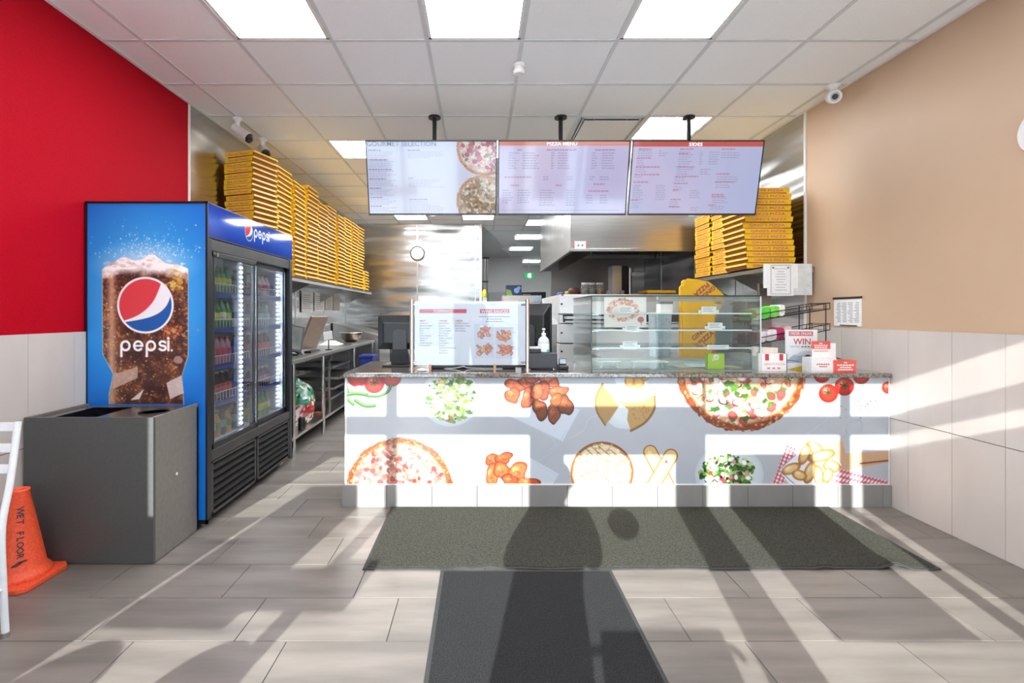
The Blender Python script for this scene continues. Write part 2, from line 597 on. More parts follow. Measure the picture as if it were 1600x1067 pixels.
def globe(cv, cx, cy, r, sx=1.0):
    cv.ell(cx, cy, r * sx, r, col=(246, 246, 250))
    ri = r * .925
    cl = lambda gx, gy: np.clip((1 - np.sqrt(((gx - cx) / (ri * sx)) ** 2 + ((gy - cy) / ri) ** 2)) * ri * cv.k + .5, 0, 1)
    k = r / 45.5
    t = lambda pts: [(cx + (a - 228.4) * k * sx, cy + (b - 481.3) * k) for a, b in pts]
    cv.poly(t(bez([(256, 440), (250.5, 455), (243, 472), (233, 485), (222, 494), (209, 501), (188, 508)]) + [(170, 500), (170, 425), (256, 425)]), (222, 66, 74), clip=cl)
    cv.poly(t(bez([(268, 450), (268.5, 466), (263, 481), (254, 491), (242, 498), (228, 502.5), (211, 506), (192, 509)]) + [(190, 540), (290, 540), (290, 450)]), (8, 92, 172), clip=cl)
# ------------------------------------------------------------------ the room
XL, XR, ZC, YW = -2.41, 2.80, 3.045, -0.60
YB = 9.65                       # steel back wall of the kitchen
YRED, YBEI = 4.115, 4.28        # where the painted walls end and the steel begins

M_grout = mat('grout', (78, 73, 70), .9, var=.1)
M_floor = mat('floor_tile', (119, 112, 106), .36, var=.16, scale=2.2, stretch=(.8, 4.5, 1), bump=.02, bscale=60, rvar=.06)
def _tile_variation(m, lo=.93, hi=1.05):
    N, K = m.node_tree.nodes, m.node_tree.links
    b = N['Principled BSDF']
    src = b.inputs['Base Color'].links[0].from_socket
    oi = N.new('ShaderNodeObjectInfo')
    mr = N.new('ShaderNodeMapRange'); mr.inputs['To Min'].default_value = lo; mr.inputs['To Max'].default_value = hi
    K.new(oi.outputs['Random'], mr.inputs['Value'])
    mx = N.new('ShaderNodeMix'); mx.data_type = 'RGBA'; mx.blend_type = 'MULTIPLY'; mx.inputs['Factor'].default_value = 1
    K.new(src, mx.inputs[6]); K.new(mr.outputs['Result'], mx.inputs[7]); K.new(mx.outputs[2], b.inputs['Base Color'])
_tile_variation(M_floor)
M_wtile = mat('wall_tile', (206, 198, 191), .32, var=.03, scale=5, stretch=(1, 1, .4))
_tile_variation(M_wtile, .97, 1.02)
M_red = mat('red_paint', (180, 6, 30), .7, var=.08, scale=120, bump=.05, bscale=160, spec=.1)
M_beige = mat('beige_paint', (202, 174, 145), .5, var=.012, scale=3, bump=.01, bscale=180)
M_ceil = mat('ceiling_tile', (247, 250, 252), .9, var=.025, scale=140, bump=.15, bscale=300)
M_bar = mat('ceiling_grid', (214, 217, 218), .5, var=.02)
M_white = mat('white_plaster', (222, 222, 220), .8, var=.02)
M_trim = mat('white_trim', (232, 230, 226), .5, var=.02)

def steel(name, rgb=(196, 194, 190), rough=.22, wave=0.0, wscale=(.42, .42, 2.6), grain=.06, gs=(4, 4, 220)):
    if name in MATS:
        return MATS[name]
    m = mat(name, rgb, rough, 1.0, var=grain, scale=1.0, stretch=gs)
    if wave:
        N, K = m.node_tree.nodes, m.node_tree.links
        geo = N.new('ShaderNodeNewGeometry'); mp = N.new('ShaderNodeMapping'); mp.inputs['Scale'].default_value = wscale
        K.new(geo.outputs['Position'], mp.inputs['Vector'])
        no = N.new('ShaderNodeTexNoise'); no.inputs['Scale'].default_value = 1.6; no.inputs['Detail'].default_value = 1
        K.new(mp.outputs['Vector'], no.inputs['Vector'])
        bp = N.new('ShaderNodeBump'); bp.inputs['Strength'].default_value = 1.0; bp.inputs['Distance'].default_value = wave
        K.new(no.outputs['Fac'], bp.inputs['Height']); K.new(bp.outputs['Normal'], N['Principled BSDF'].inputs['Normal'])
    return m
M_wallsteel = steel('wall_steel', (196, 195, 193), .24, wave=.06)
M_steel = steel('brushed_steel', (196, 195, 192), .28)
M_darksteel = steel('dull_steel', (150, 146, 142), .34)
M_hood = steel('hood_steel', (200, 198, 194), .3, wave=.02, wscale=(1.4, 1.4, 1.0))
M_chrome = steel('chrome', (225, 224, 222), .12, grain=.02)
M_black = mat('black_plastic', (24, 25, 27), .38, var=.1)
M_dark = mat('charcoal_plastic', (58, 60, 64), .45, var=.08)
M_whitep = mat('white_plastic', (236, 236, 234), .35, var=.02)
M_paper = mat('white_paper', (240, 240, 238), .7, var=.02)
M_ink = mat('grey_ink', (120, 122, 128), .7, var=.05)
M_redink = mat('red_ink', (206, 62, 70), .6, var=.04)
M_blackink = mat('black_ink', (50, 50, 54), .6, var=.05)
M_purple = mat('purple_ink', (150, 62, 92), .6, var=.05)
M_yellow = mat('yellow_card', (238, 184, 28), .5, var=.05, scale=12)
M_kraft = mat('kraft_card', (132, 74, 32), .7, var=.08, scale=20)

def structure(name, b, m, parent=None, label=None, bevel=0):
    return O(name, b, m, parent, label=label, kind=None if parent else 'structure', bevel=bevel)

# floor: dark bed with every tile near enough to tell apart laid on it
floor = structure('floor', B().box(XL - .1, XR + .1, YW - .1, 18.7, -.06, -.004), [M_grout], label='grey-brown plank-shaped floor tiles with thin dark joints')
TW, TD, TG = .61, .3045, .0034
_tm = {}
def floor_tile(x0, x1, y0, y1):
    k = (round(x1 - x0, 3), round(y1 - y0, 3))
    if k not in _tm:
        w, d = x1 - x0 - TG, y1 - y0 - TG
        q = .0012
        b = B()
        b.add([(-w / 2, -d / 2, -.01), (w / 2, -d / 2, -.01), (w / 2, d / 2, -.01), (-w / 2, d / 2, -.01),
               (-w / 2, -d / 2, -q), (w / 2, -d / 2, -q), (w / 2, d / 2, -q), (-w / 2, d / 2, -q),
               (-w / 2 + q, -d / 2 + q, 0), (w / 2 - q, -d / 2 + q, 0), (w / 2 - q, d / 2 - q, 0), (-w / 2 + q, d / 2 - q, 0)],
              [(0, 1, 5, 4), (1, 2, 6, 5), (2, 3, 7, 6), (3, 0, 4, 7), (4, 5, 9, 8), (5, 6, 10, 9), (6, 7, 11, 10), (7, 4, 8, 11), (8, 9, 10, 11)])
        _tm[k] = b.mesh('tile', [M_floor])
    o = link('tile', _tm[k], floor)
    c = Vector(((x0 + x1) / 2, (y0 + y1) / 2, 0)) - ORG[floor.name]
    o.location = c
for j in range(-9, 26):
    y0 = 1.992 + TD * j; y1 = y0 + TD
    y0 = max(y0, YW + .02)
    if y1 <= YW + .03: continue
    off = .236 - .211 * j
    lo, hi = (XL, XR) if y0 < 3.35 else (XL, -.55)
    if y0 > 4.2: lo, hi = -2.41, 1.3
    k0 = math.floor((lo - off) / TW)
    k1 = math.ceil((hi - off) / TW)
    for k in range(k0, k1):
        xa, xb = max(lo, off + k * TW), min(hi, off + (k + 1) * TW)
        if xb - xa > .02:
            floor_tile(xa, xb, y0, y1)

# walls
wl = structure('wall_left', B().box(XL - .12, XL, YW, YRED, -.05, ZC + .1), [M_red], label='bright red painted wall above pale tiles')
wr = structure('wall_right', B().box(XR, XR + .12, YW, YBEI, -.05, ZC + .1), [M_beige], label='tan painted wall above pale tiles')
def wall_tiles(parent, x, side, ya, yb, joint):
    y0 = joint - .3 * math.ceil((joint - ya) / .3)
    _m = {}
    while y0 < yb:
        a, c = max(ya, y0), min(yb, y0 + .3)
        if c - a > .01:
            for z0 in (0, .602):
                k = round(c - a, 3)
                if k not in _m:
                    _m[k] = B().box(-.005, .005, -(c - a) / 2 + .0012, (c - a) / 2 - .0012, .0012, .6 - .0012).mesh('tile', [M_wtile])
                t = link('tile', _m[k], parent)
                t.location = Vector((x + side * .005, (a + c) / 2, z0)) - ORG[parent.name]
        y0 += .3
structure('grout_bed', B().box(XL, XL + .004, YW, YRED, 0, 1.2), [M_grout], wl)
structure('grout_bed', B().box(XR - .004, XR, YW, YBEI, 0, 1.2), [M_grout], wr)
wall_tiles(wl, XL + .004, 1, YW, YRED, 2.64)
wall_tiles(wr, XR - .004, -1, YW, YBEI, 2.64)
structure('trim_1', B().box(XL, XL + .006, YRED - .006, YRED + .02, 1.2, ZC), [M_trim])
structure('trim_2', B().box(XR - .012, XR + .002, YBEI - .012, YBEI + .012, .0, ZC), [M_trim], bevel=.003)

def steel_wall(name, b0, seams, lab):
    return structure(name, b0, [M_wallsteel], label=lab)
wlk = structure('wall_left_kitchen', B().box(XL - .12, XL + .002, YRED, YB, -.05, ZC + .1), [M_wallsteel], label='wavy stainless steel sheet wall behind the yellow boxes')
wrk = structure('wall_right_kitchen', B().box(XR, XR + .12, YBEI, 18.7, -.05, ZC + .1), [M_wallsteel], label='wavy stainless steel sheet wall beside the wall shelf')
for y in (5.3, 6.5, 7.7, 8.9):
    O('seam_strip', B().box(XL + .002, XL + .006, y - .012, y + .012, 0, ZC), [M_steel], wlk)
    O('seam_strip', B().box(XR - .004, XR, y - .012, y + .012, 0, ZC), [M_steel], wrk)
wb = structure('wall_back', B().box(XL - .1, .03, YB, YB + .12, -.05, ZC + .1), [M_wallsteel], label='wavy stainless steel end wall with a round clock')
for x in (-1.215, -.09):
    O('seam_strip', B().box(x - .012, x + .012, YB - .005, YB, 0, ZC), [M_steel], wb)
O('corner_strip', B().box(-.012, .036, YB - .012, YB + .01, 0, ZC), [M_trim], wb)
structure('wall_corridor', B().box(-.02, .03, YB + .12, 15.3, -.05, ZC + .1).box(-.02, 1.31, 15.3, 15.4, -.05, ZC + .1).box(1.26, 1.31, 15.4, 18.6, -.05, ZC + .1), [M_white], label='pale grey corridor wall at the back of the kitchen')
structure('wall_far', B().box(1.26, XR + .1, 18.55, 18.7, -.05, ZC + .1), [M_white], label='pale end wall behind the green exit sign')
structure('wall_oven', B().box(1.22, XR, 8.5, 8.58, -.05, ZC + .1), [M_darksteel], label='dark steel wall below the cooking hood')

# ceiling: a T-bar grid with each panel laid in it
CX0, CP, CY0 = .269, .605, 3.17
ceil_ = structure('ceiling', B().box(XL - .12, XR + .12, YW, 18.7, ZC + .02, ZC + .12), [M_ceil], label='white dropped ceiling of square mineral panels in a grid')
LIGHTS = {(-3, -1): 'over the floor beside the tall drinks fridge', (-1, -1): 'in the middle over the long black mat', (1, -1): 'over the right part of the long black mat',
          (-3, 3): 'seen left of the menu screens', (2, 2): 'above the rightmost menu screen', (-3, 9): 'above the clock, below the leftmost screen',
          (-1, 9): 'at the end of the clock wall ceiling', (1, 10): 'nearest the cooking hood in the passage ceiling',
          (-3, -4): 'added unseen over the cafe chairs by the entrance', (-1, -4): 'added unseen over the entrance mat runner', (1, -4): 'added unseen over the floor right of the entrance mat runner',  # unseen panels added to light the entrance side
          (-2, 5): 'added as fill over the steel worktable', (0, 5): 'added as fill over the kitchen aisle', (-3, 7): 'added as fill over the far end of the worktable', (-1, 7): 'added as fill over the far kitchen aisle', (1, 3): 'added as fill in front of the cooking hood', (0, 3): 'added as fill behind the counter, above the tills', (-1, 3): 'added as fill behind the leftmost menu screen', (-2, 7): 'added as fill in the middle of the kitchen'}  # hidden panels added as fill to brighten the kitchen and hood
VENT = (1, 2)
_cm = B().box(-CP / 2 + .011, CP / 2 - .011, -CP / 2 + .011, CP / 2 - .011, 0, .012).mesh('ceiling_tile', [M_ceil])
ncol = [(k, CX0 + CP * k, CX0 + CP * (k + 1)) for k in range(-5, 5)]
for j in range(-7, 12):
    y0 = CY0 + CP * j
    if y0 < YW - .2: continue
    for k, xa, xb in ncol:
        xa, xb = max(xa, XL + .002), min(xb, XR - .002)
        if xb - xa < .03: continue
        if (k, j) in LIGHTS or (k, j) == VENT: continue
        if y0 < YW: continue
        if xb - xa > CP - .01:
            t = link('ceiling_tile', _cm, ceil_)
            t.location = Vector(((xa + xb) / 2, y0 + CP / 2, ZC + .006)) - ORG[ceil_.name]
        else:
            O('ceiling_tile', B().box(xa + .008, xb - .008, y0 + .011, y0 + CP - .011, ZC + .006, ZC + .018), [M_ceil], ceil_)
ye = CY0 + CP * 12
for k in range(-5, 6):
    x = CX0 + CP * k
    if XL < x < XR:
        O('grid_bar', B().box(x - .012, x + .012, YW, ye, ZC, ZC + .02), [M_bar], ceil_)
for j in range(-6, 13):
    y = CY0 + CP * j
    O('grid_bar', B().box(XL, XR, y - .012, y + .012, ZC + .0006, ZC + .02), [M_bar], ceil_)
O('wall_angle', B().box(XR - .022, XR, YW, ye, ZC - .002, ZC + .02), [M_trim], ceil_)
O('wall_angle', B().box(XL, XL + .022, YW, ye, ZC - .002, ZC + .02), [M_trim], ceil_)
structure('ceiling_triangle', B().prism([(.03, YB + .1), (.93, 15.29), (.03, 15.29)], (0, 0, ZC + .019), (1, 0, 0), (0, 1, 0), (0, 0, -.03)), [mat('triangle_grey', (212, 212, 212), .8)])  # thin flat grey triangle just under the ceiling

M_panel = mat('light_panel', (250, 250, 250), .4, var=0, emit=(246, 250, 255), estr=PANEL_EMIT)
def ceiling_light(xa, xb, ya, yb, where):
    t = E('ceiling_light', ((xa + xb) / 2, (ya + yb) / 2, ZC), 'white square LED ceiling panel ' + where, 'ceiling light', 'LED panels in the ceiling')
    f = B()
    for a in ((xa, xb, ya, ya + .018), (xa, xb, yb - .018, yb), (xa, xa + .018, ya, yb), (xb - .018, xb, ya, yb)):
        f.box(*a, ZC + .003, ZC + .015)
    O('frame', f, [M_trim], t)
    O('diffuser', B().box(xa + .016, xb - .016, ya + .016, yb - .016, ZC + .005, ZC + .012), [M_panel], t)
for (k, j), where in LIGHTS.items():
    x, y = CX0 + CP * k, CY0 + CP * j
    ceiling_light(x + .013, x + CP - .013, y + .013, y + CP - .013, where)
for y, where in ((11.05, 'second along the passage ceiling beyond the hood'), (13.1, 'third along the passage ceiling beyond the hood'), (16.3, 'farthest in the passage, above the exit sign')):
    x = .80 if y < 16 else 1.42
    ceiling_light(x, x + .6, y, y + .6, where)
# return-air grille
x, y = CX0 + CP * VENT[0], CY0 + CP * VENT[1]
t = E('ceiling_vent', (x + CP / 2, y + CP / 2, ZC), 'square ceiling air diffuser with dark slot behind the centre screen', 'vent')
O('throat', B().box(x + .013, x + CP - .013, y + .013, y + CP - .013, ZC + .012, ZC + .018), [M_dark], t)
O('plate', B().box(x + .06, x + CP - .06, y + .075, y + CP - .03, ZC - .012, ZC - .004), [M_trim], t, bevel=.004)
f = B()
for q in (0.013, .04):
    f.box(x + q, x + q + .012, y + q, y + CP - q, ZC - .004, ZC + .014).box(x + CP - q - .012, x + CP - q, y + q, y + CP - q, ZC - .004, ZC + .014)
    f.box(x + q, x + CP - q, y + q, y + q + .012, ZC - .004, ZC + .014).box(x + q, x + CP - q, y + CP - q - .012, y + CP - q, ZC - .004, ZC + .014)
O('frame', f, [M_bar], t)
O('hanger', B().box(x + .15, x + .16, y + .1, y + .11, ZC - .008, ZC + .015).box(x + .44, x + .45, y + .1, y + .11, ZC - .008, ZC + .015), [M_steel], t)

# the shop front behind the camera: metal frame, glass, door and the films stuck to the panes
M_frame = mat('window_frame', (70, 72, 74), .4, .6, var=.05)
M_film = mat('sun_blocking_film', (196, 60, 54), .6, var=.1, scale=3)
M_pane = glass('window_glass', (246, 250, 250))
structure('wall_front', B().box(XL, XR, YW - .1, YW, 2.50, ZC + .1), [M_white])
def window(name, xa, xb, bars, films):
    fr = B()
    for a, c in bars:
        fr.box(a, c, YW - .06, YW + .02, 0, 2.52)
    fr.box(xa, xb, YW - .06, YW + .02, 2.139, 2.243).box(xa, xb, YW - .06, YW + .02, 0, .1).box(xa, xb, YW - .06, YW + .02, 2.49, 2.52)
    w = structure(name, fr, [M_frame])
    xs = sorted([xa] + [q for b in bars for q in b] + [xb])
    for a, c in zip(xs[:-1], xs[1:]):
        if c - a > .12 and not any(abs(a - b[0]) < 1e-6 for b in bars):
            O('pane', B().box(a, c, YW - .022, YW - .016, .1, 2.139), [M_pane], w)
            O('pane', B().box(a, c, YW - .022, YW - .016, 2.243, 2.49), [M_pane], w)
    for a, c, z0, z1 in films:
        O('sun_blocking_film', B().box(a, c, YW - .0155, YW - .0145, z0, z1), [M_film], w)
    return w
window('window_1', XL, -.376, [(XL, -2.335), (-1.377, -1.307), (-.40, -.376)],
       [(-2.09, -1.564, 1.10, 1.80), (-2.335, -2.11, .1, 1.57), (-1.564, -1.377, 1.15, 1.30), (-1.307, -1.12, 1.15, 1.34)])
window('window_2', .773, XR, [(.773, .79), (1.709, 1.774), (2.74, XR)], [(.95, 1.53, 1.07, 2.0), (1.85, 2.70, 1.07, 2.03)])
dr = B()
dr.box(-.376, -.171, YW - .05, YW + .01, 0, 2.3).box(.59, .773, YW - .05, YW + .01, 0, 2.3).box(-.376, .773, YW - .05, YW + .01, 2.0, 2.313).box(-.171, .59, YW - .05, YW + .01, 0, .25).box(-.376, .773, YW - .05, YW + .01, 2.49, 2.52)
door = structure('door_1', dr, [M_frame])
O('pane', B().box(-.171, .59, YW - .022, YW - .016, .25, 2.0), [M_pane], door)
O('pane', B().box(-.376, .773, YW - .022, YW - .016, 2.313, 2.49), [M_pane], door)
O('round_sticker', B().cyl((.204, YW - .0155, 1.53), (.204, YW - .0145, 1.53), .095, 32), [M_film], door)
O('sun_blocking_film', B().box(0.0, .5, YW - .0155, YW - .0145, .3, 1.1), [M_film], door)  # unseen opaque sheet added to shade the floor by the runner
O('push_bar', B().tube([(-.12, YW + .01, 1.02), (-.12, YW + .06, 1.02), (.54, YW + .06, 1.02), (.54, YW + .01, 1.02)], .013), [M_steel], door)
structure('ground_outside', B().box(-12, 12, -14, YW - .1, -.2, -.06), [mat('bounce_white', (238, 240, 244), .9, var=.03)])  # ground made white to bounce daylight up to the ceiling
# ------------------------------------------------------------------ service counter with its food print
CF = 3.386                     # depth of the counter's printed front
CT = .908                      # height of the counter top
M_granite = mat('granite', (118, 108, 100), .1, var=.5, scale=90, coat=1.0)
M_lam = mat('grey_laminate', (150, 150, 150), .5)
M_ctile = mat('counter_tile', (138, 135, 132), .35, var=.06, scale=7, stretch=(1, 1, .5))
ctr = E('service_counter', (.93, 3.78, 0), 'long service counter with brown stone top and food pictures on its white front', 'counter')
CXL = P(541, 0, CF).x
O('body', B().box(CXL, XR - .017, CF + .004, 4.16, .02, CT - .03), [M_lam], ctr)
O('countertop', B().box(P(536, 0, 3.36).x, XR - .017, 3.36, 4.21, CT - .032, CT), [M_granite], ctr, bevel=.006)
x = P(534, 0, 3.366).x
n = 0
xs = [x, x + .305]
while xs[-1] < XR - .3:
    xs.append(xs[-1] + .305)
xs.append(XR - .017)
for a, c in zip(xs[:-1], xs[1:]):
    O('tile', B().box(a + .001, c - .001, 3.366, CF + .02, .0, .148), [M_ctile], ctr, bevel=.002)
for a in (3.40, 3.70, 4.0):
    O('tile', B().box(x, x + .014, a + .001, min(a + .299, 4.16), .0, .148), [M_ctile], ctr)
O('edge_strip', B().box(CXL - .008, CXL + .004, CF - .004, CF + .01, .148, CT - .032), [M_trim], ctr)
O('edge_strip', B().box(XR - .022, XR - .017, CF - .004, CF + .01, .148, CT - .032), [M_trim], ctr)
O('edge_strip', B().box(CXL, XR - .017, CF - .005, CF + .004, .146, .153), [M_trim], ctr)

cv = Canvas(541, 1386, 588, 757.5, 1.22, (174, 178, 185))
cv.noise(5, .012, 3); cv.noise(3, .05, 4)
for pts in ([(1310, 640), (1290, 655), (1262, 675), (1250, 690)], [(780, 640), (830, 665), (866, 690), (855, 705)], [(600, 690), (650, 720), (720, 735)], [(640, 650), (655, 640), (660, 655)], [(880, 690), (910, 672), (930, 650), (1040, 640)]):
    cv.line(bez(pts), 1.0, (190, 198, 208), .7)
# grey slate boards under the wings
cv.poly([(768, 637), (800, 612), (905, 640), (878, 690)], (214, 221, 231), .9)
cv.line([(768, 637), (878, 690), (912, 628)], 1.2, (170, 182, 198), .9)
cv.poly([(722, 757), (772, 684), (872, 740), (862, 757)], (220, 227, 236), .8)
cv.line([(722, 757), (772, 684), (872, 745)], 1.0, (196, 206, 218), .8)
cv.line([(838, 722), (866, 702), (884, 672)], 1.0, (176, 188, 204), .8)
# tomatoes and green chillies
tomato(cv, 559, 590, 16, False); tomato(cv, 612, 590, 15, False)
cv.ell(563, 612, 11, 9, .3, col=(238, 226, 230), rim=(206, 170, 190))
tomato(cv, 585, 600, 15.5)
for pts, w in (([(541, 617), (556, 615), (573, 617)], 6.5), ([(575, 619), (592, 619), (606, 612), (611, 602)], 4.5), ([(541, 622), (552, 632)], 5), ([(556, 626), (570, 634), (585, 634)], 6), ([(542, 603), (545, 612)], 3)):
    cv.line(bez(pts), w, (86, 142, 64)); cv.line(bez([(a, b - w * .2) for a, b in pts]), w * .25, (150, 190, 120))
cv.ell(612, 622, 4, 2, .2, col=(200, 180, 160)); cv.ell(608, 628, 5, 1.8, -.3, col=(214, 200, 180))
# salad on a glass plate
cv.ell(703, 622, 46, 44, col=(228, 233, 238), rim=(206, 214, 222)); cv.ell(703, 622, 45, 43, inner=.96, col=(198, 208, 216), a=.8)
salad(cv, 704, 622, 39, 38, [((244, 214, 150), 12, .11), ((236, 160, 90), 5, .08), ((246, 240, 220), 9, .12)], 3)
# chicken wings
for q in ((805, 602, 15, 10, .1), (800, 618, 13, 11, .6), (823, 597, 14, 9, .3), (829, 590, 12, 10, 0), (824, 622, 11, 15, .2), (857, 594, 15, 11, .4), (846, 610, 14, 13, .2), (871, 612, 17, 8, -.3),
          (838, 612, 10, 12, .5)):
    wing(cv, *q)
for q in ((843, 640, 12, 15, -.3), (864, 647, 9, 16, .15), (882, 633, 11, 17, -.1), (868, 625, 9, 10, 0)):
    wing(cv, *q, c=(190, 112, 56))
# panzerotti halves and a bowl of dip
cv.ell(975, 640, 34, 30, 0, col=(224, 232, 236), rim=(206, 216, 222))
cv.ell(985, 590, 32, 28, 0, col=(196, 206, 216), rim=(160, 174, 188)); cv.ell(985, 590, 26, 22, 0, col=(214, 222, 230))
for q in ((982, 596, 8, 10, 0), (996, 598, 9, 9, 0), (1006, 588, 7, 8, 0)):
    cv.ell(*q, col=(236, 196, 120), rim=(206, 150, 70))
cv.poly(bez([(940, 600), (930, 620), (931, 642), (944, 664)], 20) + [(952, 655), (966, 634), (945, 608)], (206, 172, 114))
cv.line(bez([(940, 600), (930, 620), (931, 642), (944, 664)], 20), 3, (184, 146, 84))
cv.poly([(962, 626), (978, 629), (1002, 627), (1021, 617)] + bez([(1021, 619), (1020, 640), (1006, 660), (984, 673)], 20) + [(978, 656), (980, 640)], (214, 180, 120))
cv.line(bez([(1021, 619), (1020, 640), (1006, 660), (984, 673)], 20), 3.5, (178, 136, 74))
for k in range(40):
    cv.ell(RS.uniform(985, 1014), RS.uniform(632, 655), 1.2, col=(196, 152, 90), a=.6)
# pizzas
pizza(cv, 624, 768, 85, [((232, 134, 124), 110, .055, 'quad'), ((206, 88, 86), 50, .05, 'blob'), ((150, 74, 110), 26, .05, 'arc'), ((196, 160, 130), 60, .05, 'shred'), ((250, 240, 228), 70, .05, 'blob')], seed=11)
pizza(cv, 1156, 571, 104, [((230, 120, 112), 46, .07, 'blob'), ((112, 160, 66), 60, .055, 'quad'), ((118, 64, 84), 34, .07, 'arc'), ((240, 140, 120), 26, .06, 'ring'), ((252, 244, 232), 70, .06, 'blob'), ((150, 186, 96), 26, .05, 'shred')], seed=12)
for q in ((770, 718, 13, 9, .2), (786, 716, 14, 9, -.2), (768, 742, 10, 16, .1), (784, 735, 13, 14, -.4), (808, 738, 15, 16, .5), (796, 750, 13, 9, 0), (824, 753, 18, 7, .1)):
    wing(cv, *q, c=(224, 120, 72))
# cheese bread cut in strips
cv.ell(939, 738, 49, 48, 0, col=(226, 172, 100), rim=(186, 116, 54)); cv.ell(939, 738, 45, 44, col=(240, 226, 198), soft=3)
for k in range(220):
    a = RS.uniform(0, 6.283); q = 46 * math.sqrt(RS.random())
    cv.ell(939 + q * math.cos(a), 738 + q * math.sin(a), RS.uniform(1, 3), RS.uniform(.8, 2), RS.uniform(0, 3), col=RS.choice([(222, 170, 96), (246, 238, 218), (196, 180, 120), (230, 196, 134), (250, 246, 236)]), a=.8)
for k in range(-4, 5):
    cv.line([(925 + k * 16 - 22, 690 + 4 * abs(k)), (925 + k * 16 + 50, 760)], 1.2, (150, 120, 70), .75, clip=lambda gx, gy: (np.hypot(gx - 939, gy - 738) < 46).astype(float))
# bread sticks
for (xa, ya, xb, yb) in ((1014, 706, 1050, 775), (1046, 712, 1012, 770)):
    cv.line([(xa, ya), (xb, yb)], 22, (188, 128, 66)); cv.line([(xa, ya), (xb, yb)], 18.5, (236, 206, 150)); cv.line([(xa - 1, ya + 2), (xb - 1, yb)], 8, (246, 224, 180), .8)
cv.ell(1039, 721, 2, 2.6, .2, col=(190, 96, 60))
# Greek salad
cv.ell(1137, 741, 53, 45, 0, col=(226, 232, 236), rim=(204, 212, 220)); cv.ell(1137, 741, 52, 44, inner=.96, col=(192, 202, 210), a=.8)
salad(cv, 1134, 738, 42, 28, [((206, 90, 96), 7, .1), ((120, 60, 90), 6, .08), ((248, 246, 244), 12, .13), ((40, 44, 50), 6, .06), ((236, 180, 170), 6, .12)], 9,
      [(120, 170, 70), (86, 138, 56), (176, 206, 120), (60, 104, 44), (206, 224, 170)])
# vine tomatoes
cv.line(bez([(1280, 606), (1300, 598), (1330, 586)]), 2.2, (196, 196, 120))
for q in ((1281, 586, 13), (1342, 588, 13), (1316, 604, 15), (1291, 615, 15)):
    tomato(cv, *q)
tomato(cv, 1384, 606, 10, False)
# spoon of pepper
cv.line([(1325, 643), (1350, 635)], 2.4, (176, 190, 190)); cv.ell(1358, 630, 8, 3.6, -.35, col=(180, 170, 176), rim=(130, 110, 120))
for k in range(30):
    cv.ell(RS.gauss(1347, 16), RS.gauss(630, 11), RS.uniform(.5, .9), col=(70, 60, 70))
# whisk, board and wedges in a lined basket
for q in (5, 9, 12):
    cv.ell(1331, 668, 15, q, -.75, inner=.93, col=(158, 168, 178))
cv.line([(1318, 680), (1292, 700)], 1.6, (160, 170, 178))
cv.poly([(1282, 694), (1312, 688), (1318, 708), (1386, 704), (1386, 722), (1312, 736), (1288, 728)], (222, 184, 150)); cv.line([(1340, 724), (1386, 719)], 2.5, (176, 110, 74))
def gingham(quad, nu, nv):
    o, a, b = (np.array(quad[i], float) for i in (0, 1, 3))
    cv.poly(quad, (246, 236, 238))
    for k in range(nu):
        t0, t1 = (k + .15) / nu, (k + .6) / nu
        cv.poly([tuple(o + (a - o) * t0), tuple(o + (a - o) * t1), tuple(o + (a - o) * t1 + b - o), tuple(o + (a - o) * t0 + b - o)], (214, 84, 104), .65)
    for k in range(nv):
        t0, t1 = (k + .15) / nv, (k + .6) / nv
        cv.poly([tuple(o + (b - o) * t0), tuple(o + (b - o) * t1), tuple(o + (b - o) * t1 + a - o), tuple(o + (b - o) * t0 + a - o)], (214, 84, 104), .5)
gingham([(1226, 694), (1242, 701), (1220, 760), (1202, 760)], 3, 12)
gingham([(1300, 730), (1386, 752), (1386, 775), (1270, 765)], 16, 5)
gingham([(1290, 716), (1312, 726), (1290, 765), (1262, 760)], 4, 8)
cv.poly([(1214, 734), (1268, 684), (1313, 726), (1270, 770), (1240, 770)], (238, 236, 240)); cv.line([(1214, 734), (1268, 684), (1313, 726), (1280, 765)], 1.6, (150, 152, 176)); cv.line([(1214, 734), (1245, 762)], 1.6, (150, 152, 176))
for q in ((1270, 700, 15, 9, .5), (1254, 710, 8, 17, .4), (1280, 712, 22, 9, -.25), (1233, 732, 16, 8, -.4), (1296, 728, 14, 10, .2), (1262, 738, 9, 18, .35), (1276, 744, 8, 18, -.1), (1246, 742, 12, 8, .3), (1290, 742, 8, 12, .4)):
    cv.ell(*q, col=(240, 212, 156), rim=(196, 132, 62), hi=(250, 234, 196))
_b = np.array((174, 178, 185), np.float32); _d = np.abs(cv.a - _b).max(-1, keepdims=True); _t = np.clip((_d - 14) / 40, 0, 1)
_c = np.clip(cv.a, 0, 255) * .76 + np.clip(cv.a, 0, 255).mean(-1, keepdims=True) * .24
cv.a = cv.a * (1 - _t) + 255 * (_c / 255) ** 1.6 * _t
sheet('food_print', cv, (CXL, CF, P(0, 588, CF).z), (XR - .017 - CXL, 0, 0), (0, 0, P(0, 757.5, CF).z - P(0, 588, CF).z), print_mat('front_print', .3), ctr)

